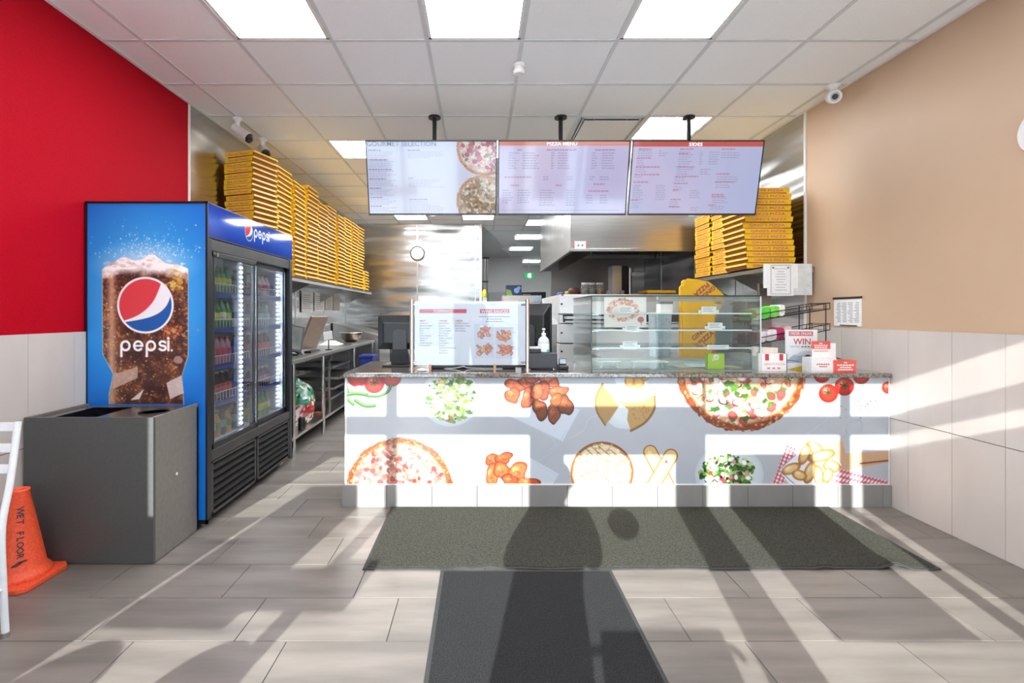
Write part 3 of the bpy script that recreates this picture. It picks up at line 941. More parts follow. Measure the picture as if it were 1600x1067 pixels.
# ---- framed toppings board standing on the counter
YB1 = 3.55
bd = E('menu_board', (-.07, YB1, CT), 'white clear-fronted menu board with four wing pictures between two steel posts on the counter', 'menu board')
xa, xb = P(643.5, 0, YB1).x, P(824, 0, YB1).x
for xx in (xa, xb):
    O('post', B().cyl((xx, YB1, CT), (xx, YB1, 1.412), .0145, 20).cyl((xx, YB1, CT), (xx, YB1, CT + .008), .022, 20), [steel('satin_steel', (222, 214, 206), .34)], bd, bevel=.001)
bx0, bx1 = P(648, 0, YB1).x, P(821, 0, YB1).x
zt, zb = P(0, 471, YB1).z, P(0, 570, YB1).z
O('backing', B().box(bx0, bx1, YB1 + .002, YB1 + .008, zb, zt), [M_whitep], bd)
for xx, sg in ((xa, 1), (xb, -1)):
    for z in (1.375, .962):
        O('clamp', B().cyl((xx, YB1 - .002, z), (xx + sg * .045, YB1 - .002, z), .007, 12), [M_chrome], bd)
for px in (672, 773):
    O('foot', B().box(P(px, 0, YB1).x - .009, P(px, 0, YB1).x + .009, YB1 - .012, YB1 + .02, CT, zb + .004), [mat('wood_peg', (190, 150, 120), .6)], bd)
cv = Canvas(648, 821, 471, 570, 2.0, (234, 238, 243))
cv.noise(3, .03, 8)
cv.rect(655.5, 729, 483.2, 489.3, (214, 92, 106)); cv.rect(750, 795.5, 483.2, 489.3, (214, 92, 106))
for cx_, cy_, n, c in ((756, 519, 9, (226, 158, 142)), (788, 524, 10, (236, 164, 128)), (757, 546, 10, (232, 168, 132)), (790, 547, 9, (234, 152, 124))):
    cv.rect(cx_ - 15, cx_ + 15, cy_ - 13, cy_ + 13, (212, 220, 232), .6)
    for k in range(n + 6):
        wing(cv, cx_ + RS.uniform(-10, 10), cy_ + RS.uniform(-6.5, 6.5), RS.uniform(3, 5), RS.uniform(2, 3), RS.uniform(0, 3.1), c)
sheet('printed_sheet', cv, (bx0, YB1 - .001, zt), (bx1 - bx0, 0, 0), (0, 0, zb - zt), print_mat('paper_print', .5), bd)
def at(px, py):
    return P(px, py, YB1 - .002)
U, V = Vector((1, 0, 0)), Vector((0, 0, 1))
tb = B()
k1 = (YB1 / F)
text(tb, 'TOPPINGS', at(692, 488.6), U, V, h=4.6 * k1, mi=0, bold=.02)
text(tb, 'WING SAUCES', at(772.7, 488.6), U, V, h=4.6 * k1, w=42 * k1, mi=0, bold=.02)
text(tb, 'MEAT', at(656, 502.4), U, V, h=2.5 * k1, align='l', mi=1, bold=.015)
text(tb, 'VEGGIES', at(686, 502.4), U, V, h=2.5 * k1, align='l', mi=1, bold=.015)
text(tb, 'CHEESE', at(711, 502.4), U, V, h=2.5 * k1, align='l', mi=1, bold=.015)
for x_, items in ((656, ['Anchovies', 'Bacon Crumble', 'Bacon Strips', 'Beef', 'Ham', 'Italian Sausage', 'Pepperoni', 'Salami', 'Grilled Chicken', 'Ground Beef']),
                  (686, ['Black Olives', 'Broccoli', 'Green Olives', 'Green Peppers', 'Hot Peppers', 'Mushrooms', 'Jalapeno Peppers', 'Pineapple', 'Red Peppers', 'Spinach', 'Sun Dried Tomatoes', 'Tomatoes', 'Red Onion']),
                  (711, ['Cheddar Cheese', 'Mozzarella Cheese', 'Feta Cheese', 'Extra Cheese'])):
    for i, s_ in enumerate(items):
        text(tb, s_, at(x_, 506 + i * 3.86), U, V, h=2.25 * k1, align='l', mi=2, bold=.008)
for i, w_ in enumerate((48, 25, 28)):
    q = at(773 - w_ / 2, 495.3 + i * 3.8)
    for s_ in range(int(w_ / 4)):
        tb.box(q.x + s_ * 4 * k1, q.x + (s_ * 4 + 2.8) * k1, q.y, q.y + .0004, q.z, q.z + 1.1 * k1, 2)
O('lettering', tb, [M_paper, M_redink, M_ink], bd)
O('clear_cover', B().box(bx0 - .002, bx1 + .002, YB1 - .009, YB1 - .006, zb - .004, zt + .006), [glass('acrylic', (254, 254, 255), haze=.01)], bd)

# ---- till screens seen from behind
def till(cx, y, zc, w, h, ang, lab):
    t = E('till_screen', (cx, y, CT), lab, 'till', 'till screens on the counter')
    b = B()
    # rounded shell: front frame and bulging back
    n = 8
    prof = [(-w / 2, -h / 2), (w / 2, -h / 2), (w / 2, h / 2), (-w / 2, h / 2)]
    b.box(cx - w / 2, cx + w / 2, y, y + .02, zc - h / 2, zc + h / 2)
    f0 = [(cx - w / 2 + .01, y, zc - h / 2 + .01), (cx + w / 2 - .01, y, zc - h / 2 + .01), (cx + w / 2 - .01, y, zc + h / 2 - .01), (cx - w / 2 + .01, y, zc + h / 2 - .01)]
    f1 = [(cx - w * .36, y - .05, zc - h * .32), (cx + w * .36, y - .05, zc - h * .32), (cx + w * .36, y - .05, zc + h * .26), (cx - w * .36, y - .05, zc + h * .26)]
    b.add(f0 + f1, [(4, 5, 6, 7), (0, 1, 5, 4), (1, 2, 6, 5), (2, 3, 7, 6), (3, 0, 4, 7)])
    b.turn(ang, (cx, y, 0))
    O('shell', b, [M_black], t, bevel=.008, seg=3)
    c = B().prism([(-.055, -h * .42), (.055, -h * .42), (.055, .02), (.045, .035), (.02, .045), (-.02, .045), (-.045, .035), (-.055, .02)], (cx, y - .062, zc - .02), (1, 0, 0), (0, 0, 1), (0, .02, 0)).turn(ang, (cx, y, 0))
    O('cable_cover', c, [M_dark], t, bevel=.003)
    s_ = B().add([(cx - .055, y - .045, zc - .12), (cx + .055, y - .045, zc - .12), (cx + .055, y - .02, zc - .12), (cx - .055, y - .02, zc - .12),
                  (cx - .075, y - .02, CT + .012), (cx + .075, y - .02, CT + .012), (cx + .075, y + .05, CT + .012), (cx - .075, y + .05, CT + .012)],
                 [(0, 1, 2, 3), (4, 7, 6, 5), (0, 4, 5, 1), (1, 5, 6, 2), (2, 6, 7, 3), (3, 7, 4, 0)]).turn(ang, (cx, y, 0))
    O('stand', s_, [M_dark], t, bevel=.004)
    O('base', B().box(cx - .12, cx + .12, y - .14, y + .1, CT, CT + .013).turn(ang, (cx, y, 0)), [M_black], t, bevel=.004)
    return t
till(-.62, 3.90, 1.165, .36, .27, 0, 'black till screen seen from behind at the open end of the counter')
till(.40, 3.93, 1.20, .34, .38, -.45, 'tall black till screen seen from behind beside the hand sanitiser')
pr = E('receipt_printer', (.455, 3.70, CT), 'low dark grey receipt printer under the hand sanitiser bottle', 'printer')
O('body', B().box(.35, .556, 3.58, 3.70, CT + .006, 1.025), [M_dark], pr, bevel=.006)
O('cover', B().box(.36, .44, 3.60, 3.69, 1.025, 1.055), [M_black], pr, bevel=.005)
O('paper_tongue', B().box(.362, .43, 3.64, 3.66, 1.055, 1.07), [M_paper], pr)
O('foot', B().cyl((.535, 3.62, CT), (.535, 3.62, CT + .007), .012, 12), [M_chrome], pr)
O('foot', B().cyl((.37, 3.62, CT), (.37, 3.62, CT + .007), .012, 12), [M_black], pr)
sb = E('sanitiser_bottle', (.468, 3.66, 1.025), 'clear pump bottle of hand sanitiser with white label', 'bottle')
O('bottle', B().lathe([(.03, 0), (.041, .004), (.042, .08), (.036, .1), (.018, .118), (.013, .122)], (.468, 3.66, 1.025), 24), [mat('clear_gel', (206, 220, 222), .15, var=.02)], sb)
O('label', B().lathe([(.0424, .008), (.0426, .012), (.0426, .064), (.0424, .066)], (.468, 3.66, 1.025), 24), [M_paper], sb)
O('label_patch', B().box(.486, .505, 3.6215, 3.6255, 1.03, 1.048), [mat('teal_ink', (40, 160, 160), .5)], sb)
O('pump', B().lathe([(.0145, .122), (.0155, .126), (.0155, .142), (.006, .144), (.006, .165), (.012, .166), (.012, .176), (.004, .178)], (.468, 3.66, 1.025), 16).box(.463, .473, 3.62, 3.66, 1.191, 1.2), [M_whitep], sb)
ct_ = E('card_terminal', (.60, 3.62, CT), 'small black card reader with grey screen beside the glass display case', 'card reader')
O('body', B().box(.565, .635, 3.56, 3.70, CT, CT + .03), [M_black], ct_, bevel=.008)
O('screen', B().box(.573, .627, 3.60, 3.62, CT + .03, CT + .078).turn(-.4, (.6, 3.61, CT + .03), 'X'), [M_dark], ct_, bevel=.005)
O('face', B().box(.578, .622, 3.597, 3.5995, CT + .036, CT + .07).turn(-.4, (.6, 3.61, CT + .03), 'X'), [mat('grey_screen', (150, 160, 172), .25)], ct_)
ms = B().lathe([(.02, 0), (.032, .004), (.034, .012), (.026, .022), (.01, .028)], (0, 0, 0), 20)
ms.v = [(a * 1.0 - .405, b * .6 + 3.48, c * .7 + CT) for a, b, c in ms.v]
O('computer_mouse', ms, [M_whitep], label='small white computer mouse at the foot of the menu board', cat='mouse')
O('cable', B().tube(bez([(-.36, 3.66, CT + .004), (-.2, 3.62, CT + .004), (-.12, 3.60, CT + .02), (-.08, 3.63, CT + .006), (.1, 3.62, CT + .004), (.24, 3.66, CT + .004)], 40), .0035, 6), [M_whitep], label='thin white cable lying behind the menu board', cat='cable')
fp = E('flat_tray', (-.1, 3.72, CT), 'flat black cash tray behind the menu board', 'tray')
O('tray_body', B().box(-.36, .26, 3.63, 3.84, CT, CT + .028), [M_black], fp, bevel=.006)
O('coin_slot', B().box(-.2, .1, 3.628, 3.632, CT + .012, CT + .016), [M_dark], fp)

# ---- glass display case
GX0, GX1, GY0, GY1, GZ1 = .783, 1.975, 3.50, 4.19, 1.432
gc = E('display_case', ((GX0 + GX1) / 2, 3.85, CT), 'square glass display case with three glass shelves on the counter', 'display case')
M_case = glass('case_glass', (250, 253, 252), gain=.7, haze=.008)
M_edge = mat('glass_edge', (40, 62, 60), .2, var=.1)
M_shelfedge = mat('shelf_edge', (226, 236, 236), .15, var=.02)
O('front_pane', B().box(GX0, GX1, GY0, GY0 + .005, CT + .004, GZ1), [M_case], gc)
O('side_pane', B().box(GX0, GX0 + .005, GY0 + .006, GY1, CT + .004, GZ1), [M_case], gc)
O('side_pane', B().box(GX1 - .005, GX1, GY0 + .006, GY1, CT + .004, GZ1), [M_case], gc)
O('top_pane', B().box(GX0, GX1, GY0, GY1, GZ1, GZ1 + .005), [M_case], gc)
O('edge_trim', B().box(GX0, GX1, GY0 - .002, GY0 + .002, GZ1 - .001, GZ1 + .007).box(GX0 - .001, GX0 + .003, GY0, GY1, GZ1 - .001, GZ1 + .007).box(GX0 - .002, GX0 + .004, GY0 - .002, GY0 + .003, CT, GZ1), [M_edge], gc)
O('edge_trim', B().box(GX1 - .005, GX1 + .001, GY0 - .003, GY0 + .003, CT, GZ1), [M_shelfedge], gc)
O('base_plate', B().box(GX0, GX1, GY0, GY1, CT, CT + .006), [mat('case_base', (150, 165, 160), .15, var=.05)], gc)
O('back_rail', B().box(GX0, GX1, GY1 - .012, GY1, CT, CT + .03).box(GX0, GX1, GY1 - .012, GY1, GZ1 - .02, GZ1), [M_steel], gc)
SHZ = [P(0, y, GY0 + .02).z for y in (489.5, 515.5, 543.5)]
for z in SHZ:
    s_ = O('shelf', B().box(GX0 + .02, GX1 - .05, GY0 + .03, GY1 - .03, z - .004, z), [M_case], gc)
    O('shelf_lip', B().box(GX0 + .02, GX1 - .05, GY0 + .024, GY0 + .03, z - .006, z + .003), [M_shelfedge], s_)
    O('bracket', B().cyl((GX1 - .06, GY0 + .04, z - .012), (GX1 - .005, GY0 + .04, z - .012), .006, 8), [M_chrome], s_)
    O('bracket', B().cyl((GX0 + .005, GY0 + .04, z - .012), (GX0 + .06, GY0 + .04, z - .012), .006, 8), [M_chrome], s_)
def card(px0, px1, py0, py1, Y, lab, m=M_paper, tilt=0):
    a, c = P(px0, py1, Y), P(px1, py0, Y)
    b = B().box(a.x, c.x, Y, Y + .002, a.z, c.z)
    b.turn(tilt, ((a.x + c.x) / 2, Y, (a.z + c.z) / 2), 'Y')
    e = E('price_card', ((a.x + c.x) / 2, Y, a.z), lab, 'price card', 'price cards in the display case')
    O('card', b, [m], e)
    O('clip', B().box(a.x - .02, c.x + .02, Y + .0025, Y + .006, a.z + .01, a.z + (c.z - a.z) * .55).turn(tilt, ((a.x + c.x) / 2, Y, (a.z + c.z) / 2), 'Y'), [M_shelfedge], e)
    q = B()
    for i in range(3):
        q.box(a.x + .012, c.x - .02 - .012 * (i % 2), Y - .0006, Y - .0002, c.z - .012 - i * .011, c.z - .009 - i * .011)
    O('print_lines', q.turn(tilt, ((a.x + c.x) / 2, Y, (a.z + c.z) / 2), 'Y'), [M_ink], e)
YC = GY0 + .016
card(966, 991, 479, 489, YC, 'small white price card in front of the pizza picture')
card(977, 999, 508, 519, YC, 'slanted white price card under the pizza picture', tilt=.06)
card(973, 996, 533, 546, YC, 'white price card at the middle of the lowest glass shelf')
card(1096, 1119, 479, 491, YC, 'white price card on the top glass shelf in front of the yellow carton')
card(1106, 1129, 504, 516, YC, 'white price card on the middle glass shelf in front of the yellow carton')
card(1105, 1139, 539, 546, YC, 'long low white card above the lime green box')
ps = E('pizza_picture', (P(977, 0, 3.54).x, 3.54, 1.2), 'faded printed pizza picture standing inside the display case', 'picture')
a, c = P(944, 511, 3.545), P(1010, 464.5, 3.545)
O('backing', B().box(a.x, c.x, 3.546, 3.549, a.z, c.z), [M_paper], ps)
cv = Canvas(944, 1010, 464, 511, 2.2, (238, 232, 226))
for k in range(190):
    t_ = RS.uniform(0, 6.283); q = RS.uniform(.55, 1.0)
    cv.ell(973 + 25 * q * math.cos(t_), 484 + 17 * q * math.sin(t_), RS.uniform(1.2, 3), RS.uniform(1, 2.4), RS.uniform(0, 3), col=RS.choice([(216, 158, 142), (230, 190, 176), (206, 140, 124), (238, 214, 200)]), a=.8)
cv.ell(973, 486, 17, 10, col=(240, 226, 214), a=.9)
cv.ell(1001, 499, 5, 4.6, col=(196, 122, 116)); cv.line([(1001, 503), (1002, 508)], 1, (196, 122, 116))
sheet('printed_sheet', cv, (a.x, 3.5455, c.z), (c.x - a.x, 0, 0), (0, 0, a.z - c.z), print_mat('paper_print'), ps)
gb = E('lime_card_box', (P(1119, 0, 3.53).x, 3.54, CT + .006), 'lime green counter box with white speech-bubble mark inside the case', 'box')
a, c = P(1106, 573, 3.53), P(1132, 552.5, 3.53)
O('box', B().box(a.x, c.x, 3.53, 3.575, CT + .006, c.z), [mat('lime_card', (178, 210, 44), .5, var=.03)], gb, bevel=.001)
O('speech_mark', B().cyl(((a.x + c.x) / 2, 3.5285, 1.0), ((a.x + c.x) / 2, 3.5296, 1.0), .02, 20).box((a.x + c.x) / 2 - .026, (a.x + c.x) / 2 - .012, 3.5285, 3.5296, .976, .988), [M_whitep], gb)
O('speech_dot', B().cyl(((a.x + c.x) / 2, 3.5275, 1.0), ((a.x + c.x) / 2, 3.5284, 1.0), .007, 12), [MATS['lime_card']], gb)
O('header_flag', B().box(a.x + .03, a.x + .052, 3.532, 3.534, c.z, c.z + .03), [M_redink], gb)
for (x0, y0, w, d, ang, lab) in ((.86, 3.60, .17, .12, .1, 'white serving paddle on the case floor beside the side pane'), (1.10, 3.60, .26, .12, -.05, 'white serving paddle on the case floor below the price cards')):
    e = E('serving_paddle', (x0 + w / 2, y0 + d / 2, CT + .006), lab, 'utensil', 'serving paddles in the case')
    O('blade', B().box(x0, x0 + w, y0, y0 + d, CT + .05, CT + .058).turn(ang, (x0, y0, 0)), [M_whitep], e, bevel=.003)
    O('stand', B().tube([(x0 + .02, y0 + .03, CT + .006), (x0 + .03, y0 + .03, CT + .05)], .006).tube([(x0 + w - .02, y0 + .05, CT + .006), (x0 + w - .03, y0 + .05, CT + .05)], .006), [M_whitep], e)
for i, (x0, y0, w, d, ang, z, col, lab) in enumerate(((1.46, 3.62, .22, .16, .25, .006, (196, 190, 178), 'beige menu leaflet lying on the case floor'), (1.53, 3.66, .2, .15, -.2, .012, (214, 220, 228), 'pale blue leaflet lying on top of the beige leaflet'),
                                                      (1.80, 3.58, .12, .1, .4, .006, (222, 206, 170), 'cream paper slip at the end of the case floor'))):
    b = B().box(x0, x0 + w, y0, y0 + d, CT + z, CT + z + .004).turn(ang, (x0, y0, 0)).turn(.05, (x0, y0, CT + z), 'X')
    O('leaflet', b, [mat('leaflet_%d' % i, col, .6)], label=lab, cat='leaflet')

# ---- things at the wall end of the counter
def label_box(name, x0, x1, y0, y1, z0, z1, m, e, bevel=.002):
    return O(name, B().box(x0, x1, y0, y1, z0, z1), [m], e, bevel=bevel)
nb = E('napkin_box', (2.06, 3.52, CT), 'small white carton with red corner tabs and pizza shop name', 'box')
a, c = P(1191, 580, 3.45), P(1229, 553, 3.45)
label_box('carton', a.x, c.x, 3.45, 3.58, CT, c.z, M_paper, nb)
tb = B()
text(tb, "GINO'S PIZZA", ((a.x + c.x) / 2, 3.4492, CT + .045), U, V, w=.145, h=.016, mi=0, bold=.01)
O('lettering', tb, [mat('pink_ink', (226, 130, 124), .6)], nb)
for k in range(3):
    O('pink_mark', B().box((a.x + c.x) / 2 - .05 + k * .035, (a.x + c.x) / 2 - .03 + k * .035, 3.4490, 3.4496, CT + .018, CT + .03), [MATS['pink_ink']], nb)
for x0 in (a.x + .02, c.x - .05):
    O('red_tab', B().box(x0, x0 + .026, 3.4485, 3.4497, c.z - .045, c.z), [M_redink], nb)
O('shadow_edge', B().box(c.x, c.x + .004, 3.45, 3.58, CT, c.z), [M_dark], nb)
O('paper_insert', B().box(a.x - .03, c.x - .02, 3.52, 3.535, c.z - .02, c.z + .045).turn(.05, (a.x, 3.5, c.z), 'Y'), [mat('cream_paper', (226, 212, 200), .7)], nb)
po = E('contest_poster', (2.25, 3.62, CT), 'white counter poster with the word WIN and a grey car', 'poster')
a, c = P(1227, 571, 3.60), P(1277, 515, 3.60)
pb = B().box(a.x, c.x, 3.60, 3.606, CT + .001, c.z)
O('board', pb, [M_paper], po)
O('strut', B().box((a.x + c.x) / 2 - .02, (a.x + c.x) / 2 + .02, 3.61, 3.65, CT, c.z - .05), [M_paper], po)
cv = Canvas(1227, 1277, 515, 571, 2.6, (236, 238, 240))
cv.rect(1232.5, 1270, 517.5, 524, (206, 96, 104))
cv.poly(bez([(1229, 560), (1238, 552), (1250, 549), (1277, 547)], 14) + [(1277, 562), (1229, 562)], (176, 186, 198))
cv.poly(bez([(1243, 551), (1252, 546), (1264, 545), (1276, 547)], 14) + [(1276, 551), (1243, 552)], (206, 214, 222))
cv.ell(1262, 558, 7, 7.5, col=(70, 74, 82), rim=(40, 42, 48)); cv.ell(1262, 558, 4, 4.4, col=(150, 156, 164))
cv.line([(1230, 558), (1248, 560)], 1.4, (120, 130, 144))
cv.poly([(1238, 569), (1260, 565), (1277, 564), (1277, 571), (1232, 571)], (240, 196, 40))
sheet('printed_sheet', cv, (a.x, 3.5992, c.z), (c.x - a.x, 0, 0), (0, 0, CT + .001 - c.z), print_mat('paper_print'), po)
tb = B()
text(tb, 'ORDER ONLINE', P(1251.3, 523, 3.598), U, V, w=34 * 3.6 / F, h=4.4 * 3.6 / F, mi=0, bold=.01)
text(tb, 'WIN', P(1253, 538, 3.598), U, V, w=27 * 3.6 / F, h=9.5 * 3.6 / F, mi=1, bold=.01)
text(tb, 'ELECTRIC', P(1235, 542.7, 3.598), U, V, w=15 * 3.6 / F, h=2.4 * 3.6 / F, align='l', mi=2)
for k in range(4):
    q = P(1252 + k * 5, 542.7, 3.598)
    tb.box(q.x, q.x + .016, q.y, q.y + .0004, q.z, q.z + .009, 2)
O('lettering', tb, [M_paper, M_redink, M_ink], po)
lh = E('leaflet_holder', (2.42, 3.46, CT), 'white and red leaflet dispenser box at the wall end of the counter', 'leaflet holder')
a, c = P(1268, 582, 3.42), P(1307, 559, 3.42)
d0, d1 = P(1305, 582, 3.40), P(1338, 563, 3.40)
O('white_box', B().box(a.x, c.x, 3.42, 3.52, CT, c.z), [M_paper], lh, bevel=.001)
O('red_box', B().box(d0.x, d1.x, 3.40, 3.50, CT, d1.z), [mat('coral_card', (232, 96, 84), .5)], lh, bevel=.001)
e0, e1 = P(1269, 559, 3.46), P(1297, 533, 3.46)
O('back_card', B().box(e0.x, e1.x, 3.46, 3.463, e0.z - .03, e1.z), [M_paper], lh)
O('side_card', B().box(P(1297, 0, 3.47).x, P(1306, 0, 3.47).x, 3.47, 3.473, e0.z - .03, P(0, 536, 3.47).z), [M_paper], lh)
O('red_header', B().box(e0.x - .004, e1.x, 3.457, 3.4598, P(0, 545, 3.46).z, e1.z), [MATS['coral_card']], lh)
tb = B()
for i, s_ in enumerate(('Panzerotti', 'Lovers', 'PARTY SIZE')):
    pass
def blocks(b, px0, px1, py, Y, h, mi, n):
    """a line of print too small to read"""
    w = (px1 - px0) / n
    for k in range(n):
        q = P(px0 + k * w, py, Y)
        b.box(q.x, q.x + w * .78 * Y / F, q.y, q.y + .0004, q.z, q.z + h * Y / F, mi)
for py, n, w in ((537.4, 2, 5), (540.6, 6, 22), (543.8, 5, 20)):
    blocks(tb, 1283 - w / 2, 1283 + w / 2, py, 3.4565, 1.7, 0, n)
for py, n, w in ((567.5, 2, 5), (571.5, 6, 27), (575, 5, 18), (578.5, 6, 24)):
    blocks(tb, 1321.5 - w / 2, 1321.5 + w / 2, py, 3.3995, 2.0, 0, n)
blocks(tb, 1276, 1297, 570, 3.4195, 1.7, 1, 6); blocks(tb, 1280, 1293, 573.4, 3.4195, 1.6, 1, 4); blocks(tb, 1272, 1294, 549, 3.4565, 1.0, 1, 8)
O('lettering', tb, [M_paper, M_redink], lh)
ep = E('green_tape_gun', (2.52, 3.56, CT), 'dark green tape dispenser behind the leaflet holder', 'tape dispenser')
O('frame', B().tube(bez([(2.43, 3.56, CT + .09), (2.50, 3.56, CT + .088), (2.60, 3.56, CT + .06), (2.60, 3.56, CT + .02), (2.50, 3.56, CT + .012)], 20), .012, 8), [mat('dark_green', (24, 62, 44), .4)], ep)
O('roll', B().cyl((2.535, 3.545, CT + .045), (2.535, 3.585, CT + .045), .04, 24), [mat('green_tape', (40, 150, 84), .4)], ep)

# wire snack rack
wrk_ = E('wire_rack', (2.35, 3.80, CT), 'black wire snack rack with two sloping tiers beside the contest poster', 'rack')
def tier(z0, z1):
    b = B()
    xa, xb, ya, yb = 1.98, 2.60, 3.70, 3.90
    def pt(t, y, dz=0): return (xa + (xb - xa) * t, y, z0 + (z1 - z0) * t + dz)
    for y in (ya, yb):
        b.tube([pt(0, y), pt(1, y)], .0035, 6); b.tube([pt(0, y, .045), pt(1, y, .045)], .0035, 6)
    for k in range(15):
        t = k / 14
        b.tube([pt(t, ya), pt(t, yb)], .0022, 6)
    for t in (0, 1, .93):
        b.tube([pt(t, ya), pt(t, ya, .045), pt(t, yb, .045), pt(t, yb)], .003, 6)
    return b
O('upper_tier', tier(1.245, 1.345), [M_black], wrk_)
O('lower_tier', tier(1.065, 1.19), [M_black], wrk_)
for x_, y_, h_ in ((2.01, 3.70, 1.28), (2.12, 3.90, 1.30), (2.45, 3.70, 1.36), (2.50, 3.90, 1.37), (2.57, 3.70, 1.38)):
    O('upright', B().cyl((x_, y_, CT), (x_, y_, h_), .004, 8), [M_black], wrk_)
def snack(name, x0, x1, z0, slope, cols, lab):
    e = E(name, ((x0 + x1) / 2, 3.78, z0), lab, 'snack pack', 'snack packs in the wire rack')
    for i, (c, t0, t1) in enumerate(cols):
        n = 8
        b = B()
        xa, xb = x0 + (x1 - x0) * t0, x0 + (x1 - x0) * t1
        rings = []
        for k in range(n + 1):
            q = k / n; x = xa + (xb - xa) * q
            g = .032 + .01 * math.sin(3.14 * q)
            zc = z0 + .045 + (x - x0) * slope
            rings.append([(x, 3.71, zc - g), (x, 3.705, zc), (x, 3.71, zc + g), (x, 3.85, zc + g), (x, 3.85, zc - g)])
        vs = [p for r in rings for p in r]
        fs = [(a * 5 + k, a * 5 + (k + 1) % 5, (a + 1) * 5 + (k + 1) % 5, (a + 1) * 5 + k) for a in range(n) for k in range(5)] + [(0, 1, 2, 3, 4), tuple(n * 5 + k for k in (4, 3, 2, 1, 0))]
        b.add(vs, fs, 0, False)
        O(('wrapper', 'wrapper_band')[i % 2], b, [mat('snack_%d_%d_%d' % c, c, .3, var=.1, scale=30)], e)
snack('snack_pack', 2.0, 2.16, 1.25, .16, [((150, 214, 90), 0, .35), ((232, 240, 220), .36, .55), ((90, 200, 70), .56, 1)], 'green and white snack pack on the upper wire tier')
snack('snack_pack', 2.165, 2.27, 1.276, .16, [((120, 206, 80), 0, .6), ((238, 242, 226), .61, 1)], 'lime snack pack at the end of the upper wire tier')
snack('snack_pack', 1.99, 2.13, 1.07, .2, [((128, 40, 70), 0, .5), ((230, 120, 130), .51, .7), ((240, 232, 234), .71, 1)], 'maroon and white snack pack on the lower wire tier')
snack('snack_pack', 2.135, 2.32, 1.098, .2, [((236, 224, 228), 0, .4), ((200, 60, 110), .41, .7), ((240, 200, 200), .71, 1)], 'pink and white snack pack beside the contest poster')
# notice on the tan wall
nt = E('wall_notice', (XR, 3.79, 1.21), 'white printed notice hanging under a black clip bar on the tan wall', 'notice')
O('sheet', B().box(XR - .006, XR - .001, 3.65, 3.93, 1.216, 1.425), [M_paper], nt)
O('clip_bar', B().box(XR - .014, XR - .001, 3.645, 3.935, 1.422, 1.438), [M_black], nt, bevel=.002)
q = B()
for i in range(13):
    for k in range(4):
        y_ = 3.67 + k * .063
        q.box(XR - .0068, XR - .0061, y_, y_ + RS.uniform(.03, .055), 1.39 - i * .012, 1.394 - i * .012)
O('print_lines', q, [M_ink], nt)
O('clip', B().box(XR - .011, XR - .006, 3.69, 3.86, 1.218, 1.224), [M_dark], nt)
# round sign high on the tan wall
rs = E('round_sign', (XR, 2.46, 2.1), 'round white wall sign with a red edge, cut by the frame', 'sign')
O('face', B().cyl((XR - .022, 2.45, 2.22), (XR - .03, 2.45, 2.22), .118, 40), [M_whitep], rs, bevel=.002)
O('rim', B().cyl((XR - .002, 2.45, 2.215), (XR - .021, 2.45, 2.215), .122, 40), [M_redink], rs)
# ------------------------------------------------------------------ tall drinks fridge
FX0, FX1, FY0, FY1, FZ = -2.40, -1.657, 3.033, 4.40, 1.992
M_gun = mat('gunmetal', (70, 68, 66), .34, .5, var=.08, scale=8)
M_slat = mat('slat_dark', (38, 37, 36), .75, .0, var=.08, spec=.15)
M_fblk = mat('fridge_black', (20, 22, 26), .35, var=.1)
M_finner = mat('fridge_liner', (206, 214, 224), .35, var=.03)
M_fblue = mat('shelf_blue', (24, 52, 138), .4, var=.06)
M_wire = mat('white_wire', (236, 238, 240), .35, var=.02)
M_led = mat('led_strip', (255, 255, 255), .3, var=0, emit=(226, 236, 255), estr=40.0)
fr = E('drinks_fridge', ((FX0 + FX1) / 2, (FY0 + FY1) / 2, 0), 'tall blue two-door drinks fridge with a cola glass on its side', 'fridge')
O('cabinet', B().box(FX0, FX1 - .02, FY0 + .002, FY0 + .045, .06, FZ).box(FX0, FX1 - .02, FY1 - .045, FY1, .06, FZ).box(FX0, FX0 + .05, FY0, FY1, .06, FZ)
  .box(FX0, FX1 - .03, FY0, FY1, 1.74, FZ).box(FX0, FX1 - .03, FY0, FY1, .06, .46), [M_fblk], fr)
O('liner', B().box(FX0 + .05, FX0 + .055, FY0 + .045, FY1 - .045, .46, 1.74).box(FX0 + .05, FX1 - .06, FY0 + .045, FY0 + .05, .46, 1.74).box(FX0 + .05, FX1 - .06, FY1 - .05, FY1 - .045, .46, 1.74)
  .box(FX0 + .05, FX1 - .06, FY0 + .045, FY1 - .045, .46, .466).box(FX0 + .05, FX1 - .06, FY0 + .045, FY1 - .045, 1.73, 1.74), [M_finner], fr)
O('side_frame', B().box(FX0 - .002, FX1, FY0 - .006, FY0 + .004, FZ - .012, FZ + .002).box(FX0 - .002, FX0 + .01, FY0 - .006, FY0 + .004, .05, FZ).box(FX1 - .012, FX1, FY0 - .006, FY0 + .004, .03, FZ)
  .box(FX0, FX1, FY0 - .006, FY0 + .004, .03, .055), [M_fblk], fr)
for y in (FY0 + .08, FY1 - .08):
    for x in (FX0 + .08, FX1 - .08):
        O('foot', B().cyl((x, y, 0), (x, y, .06), .025, 12), [M_chrome], fr)
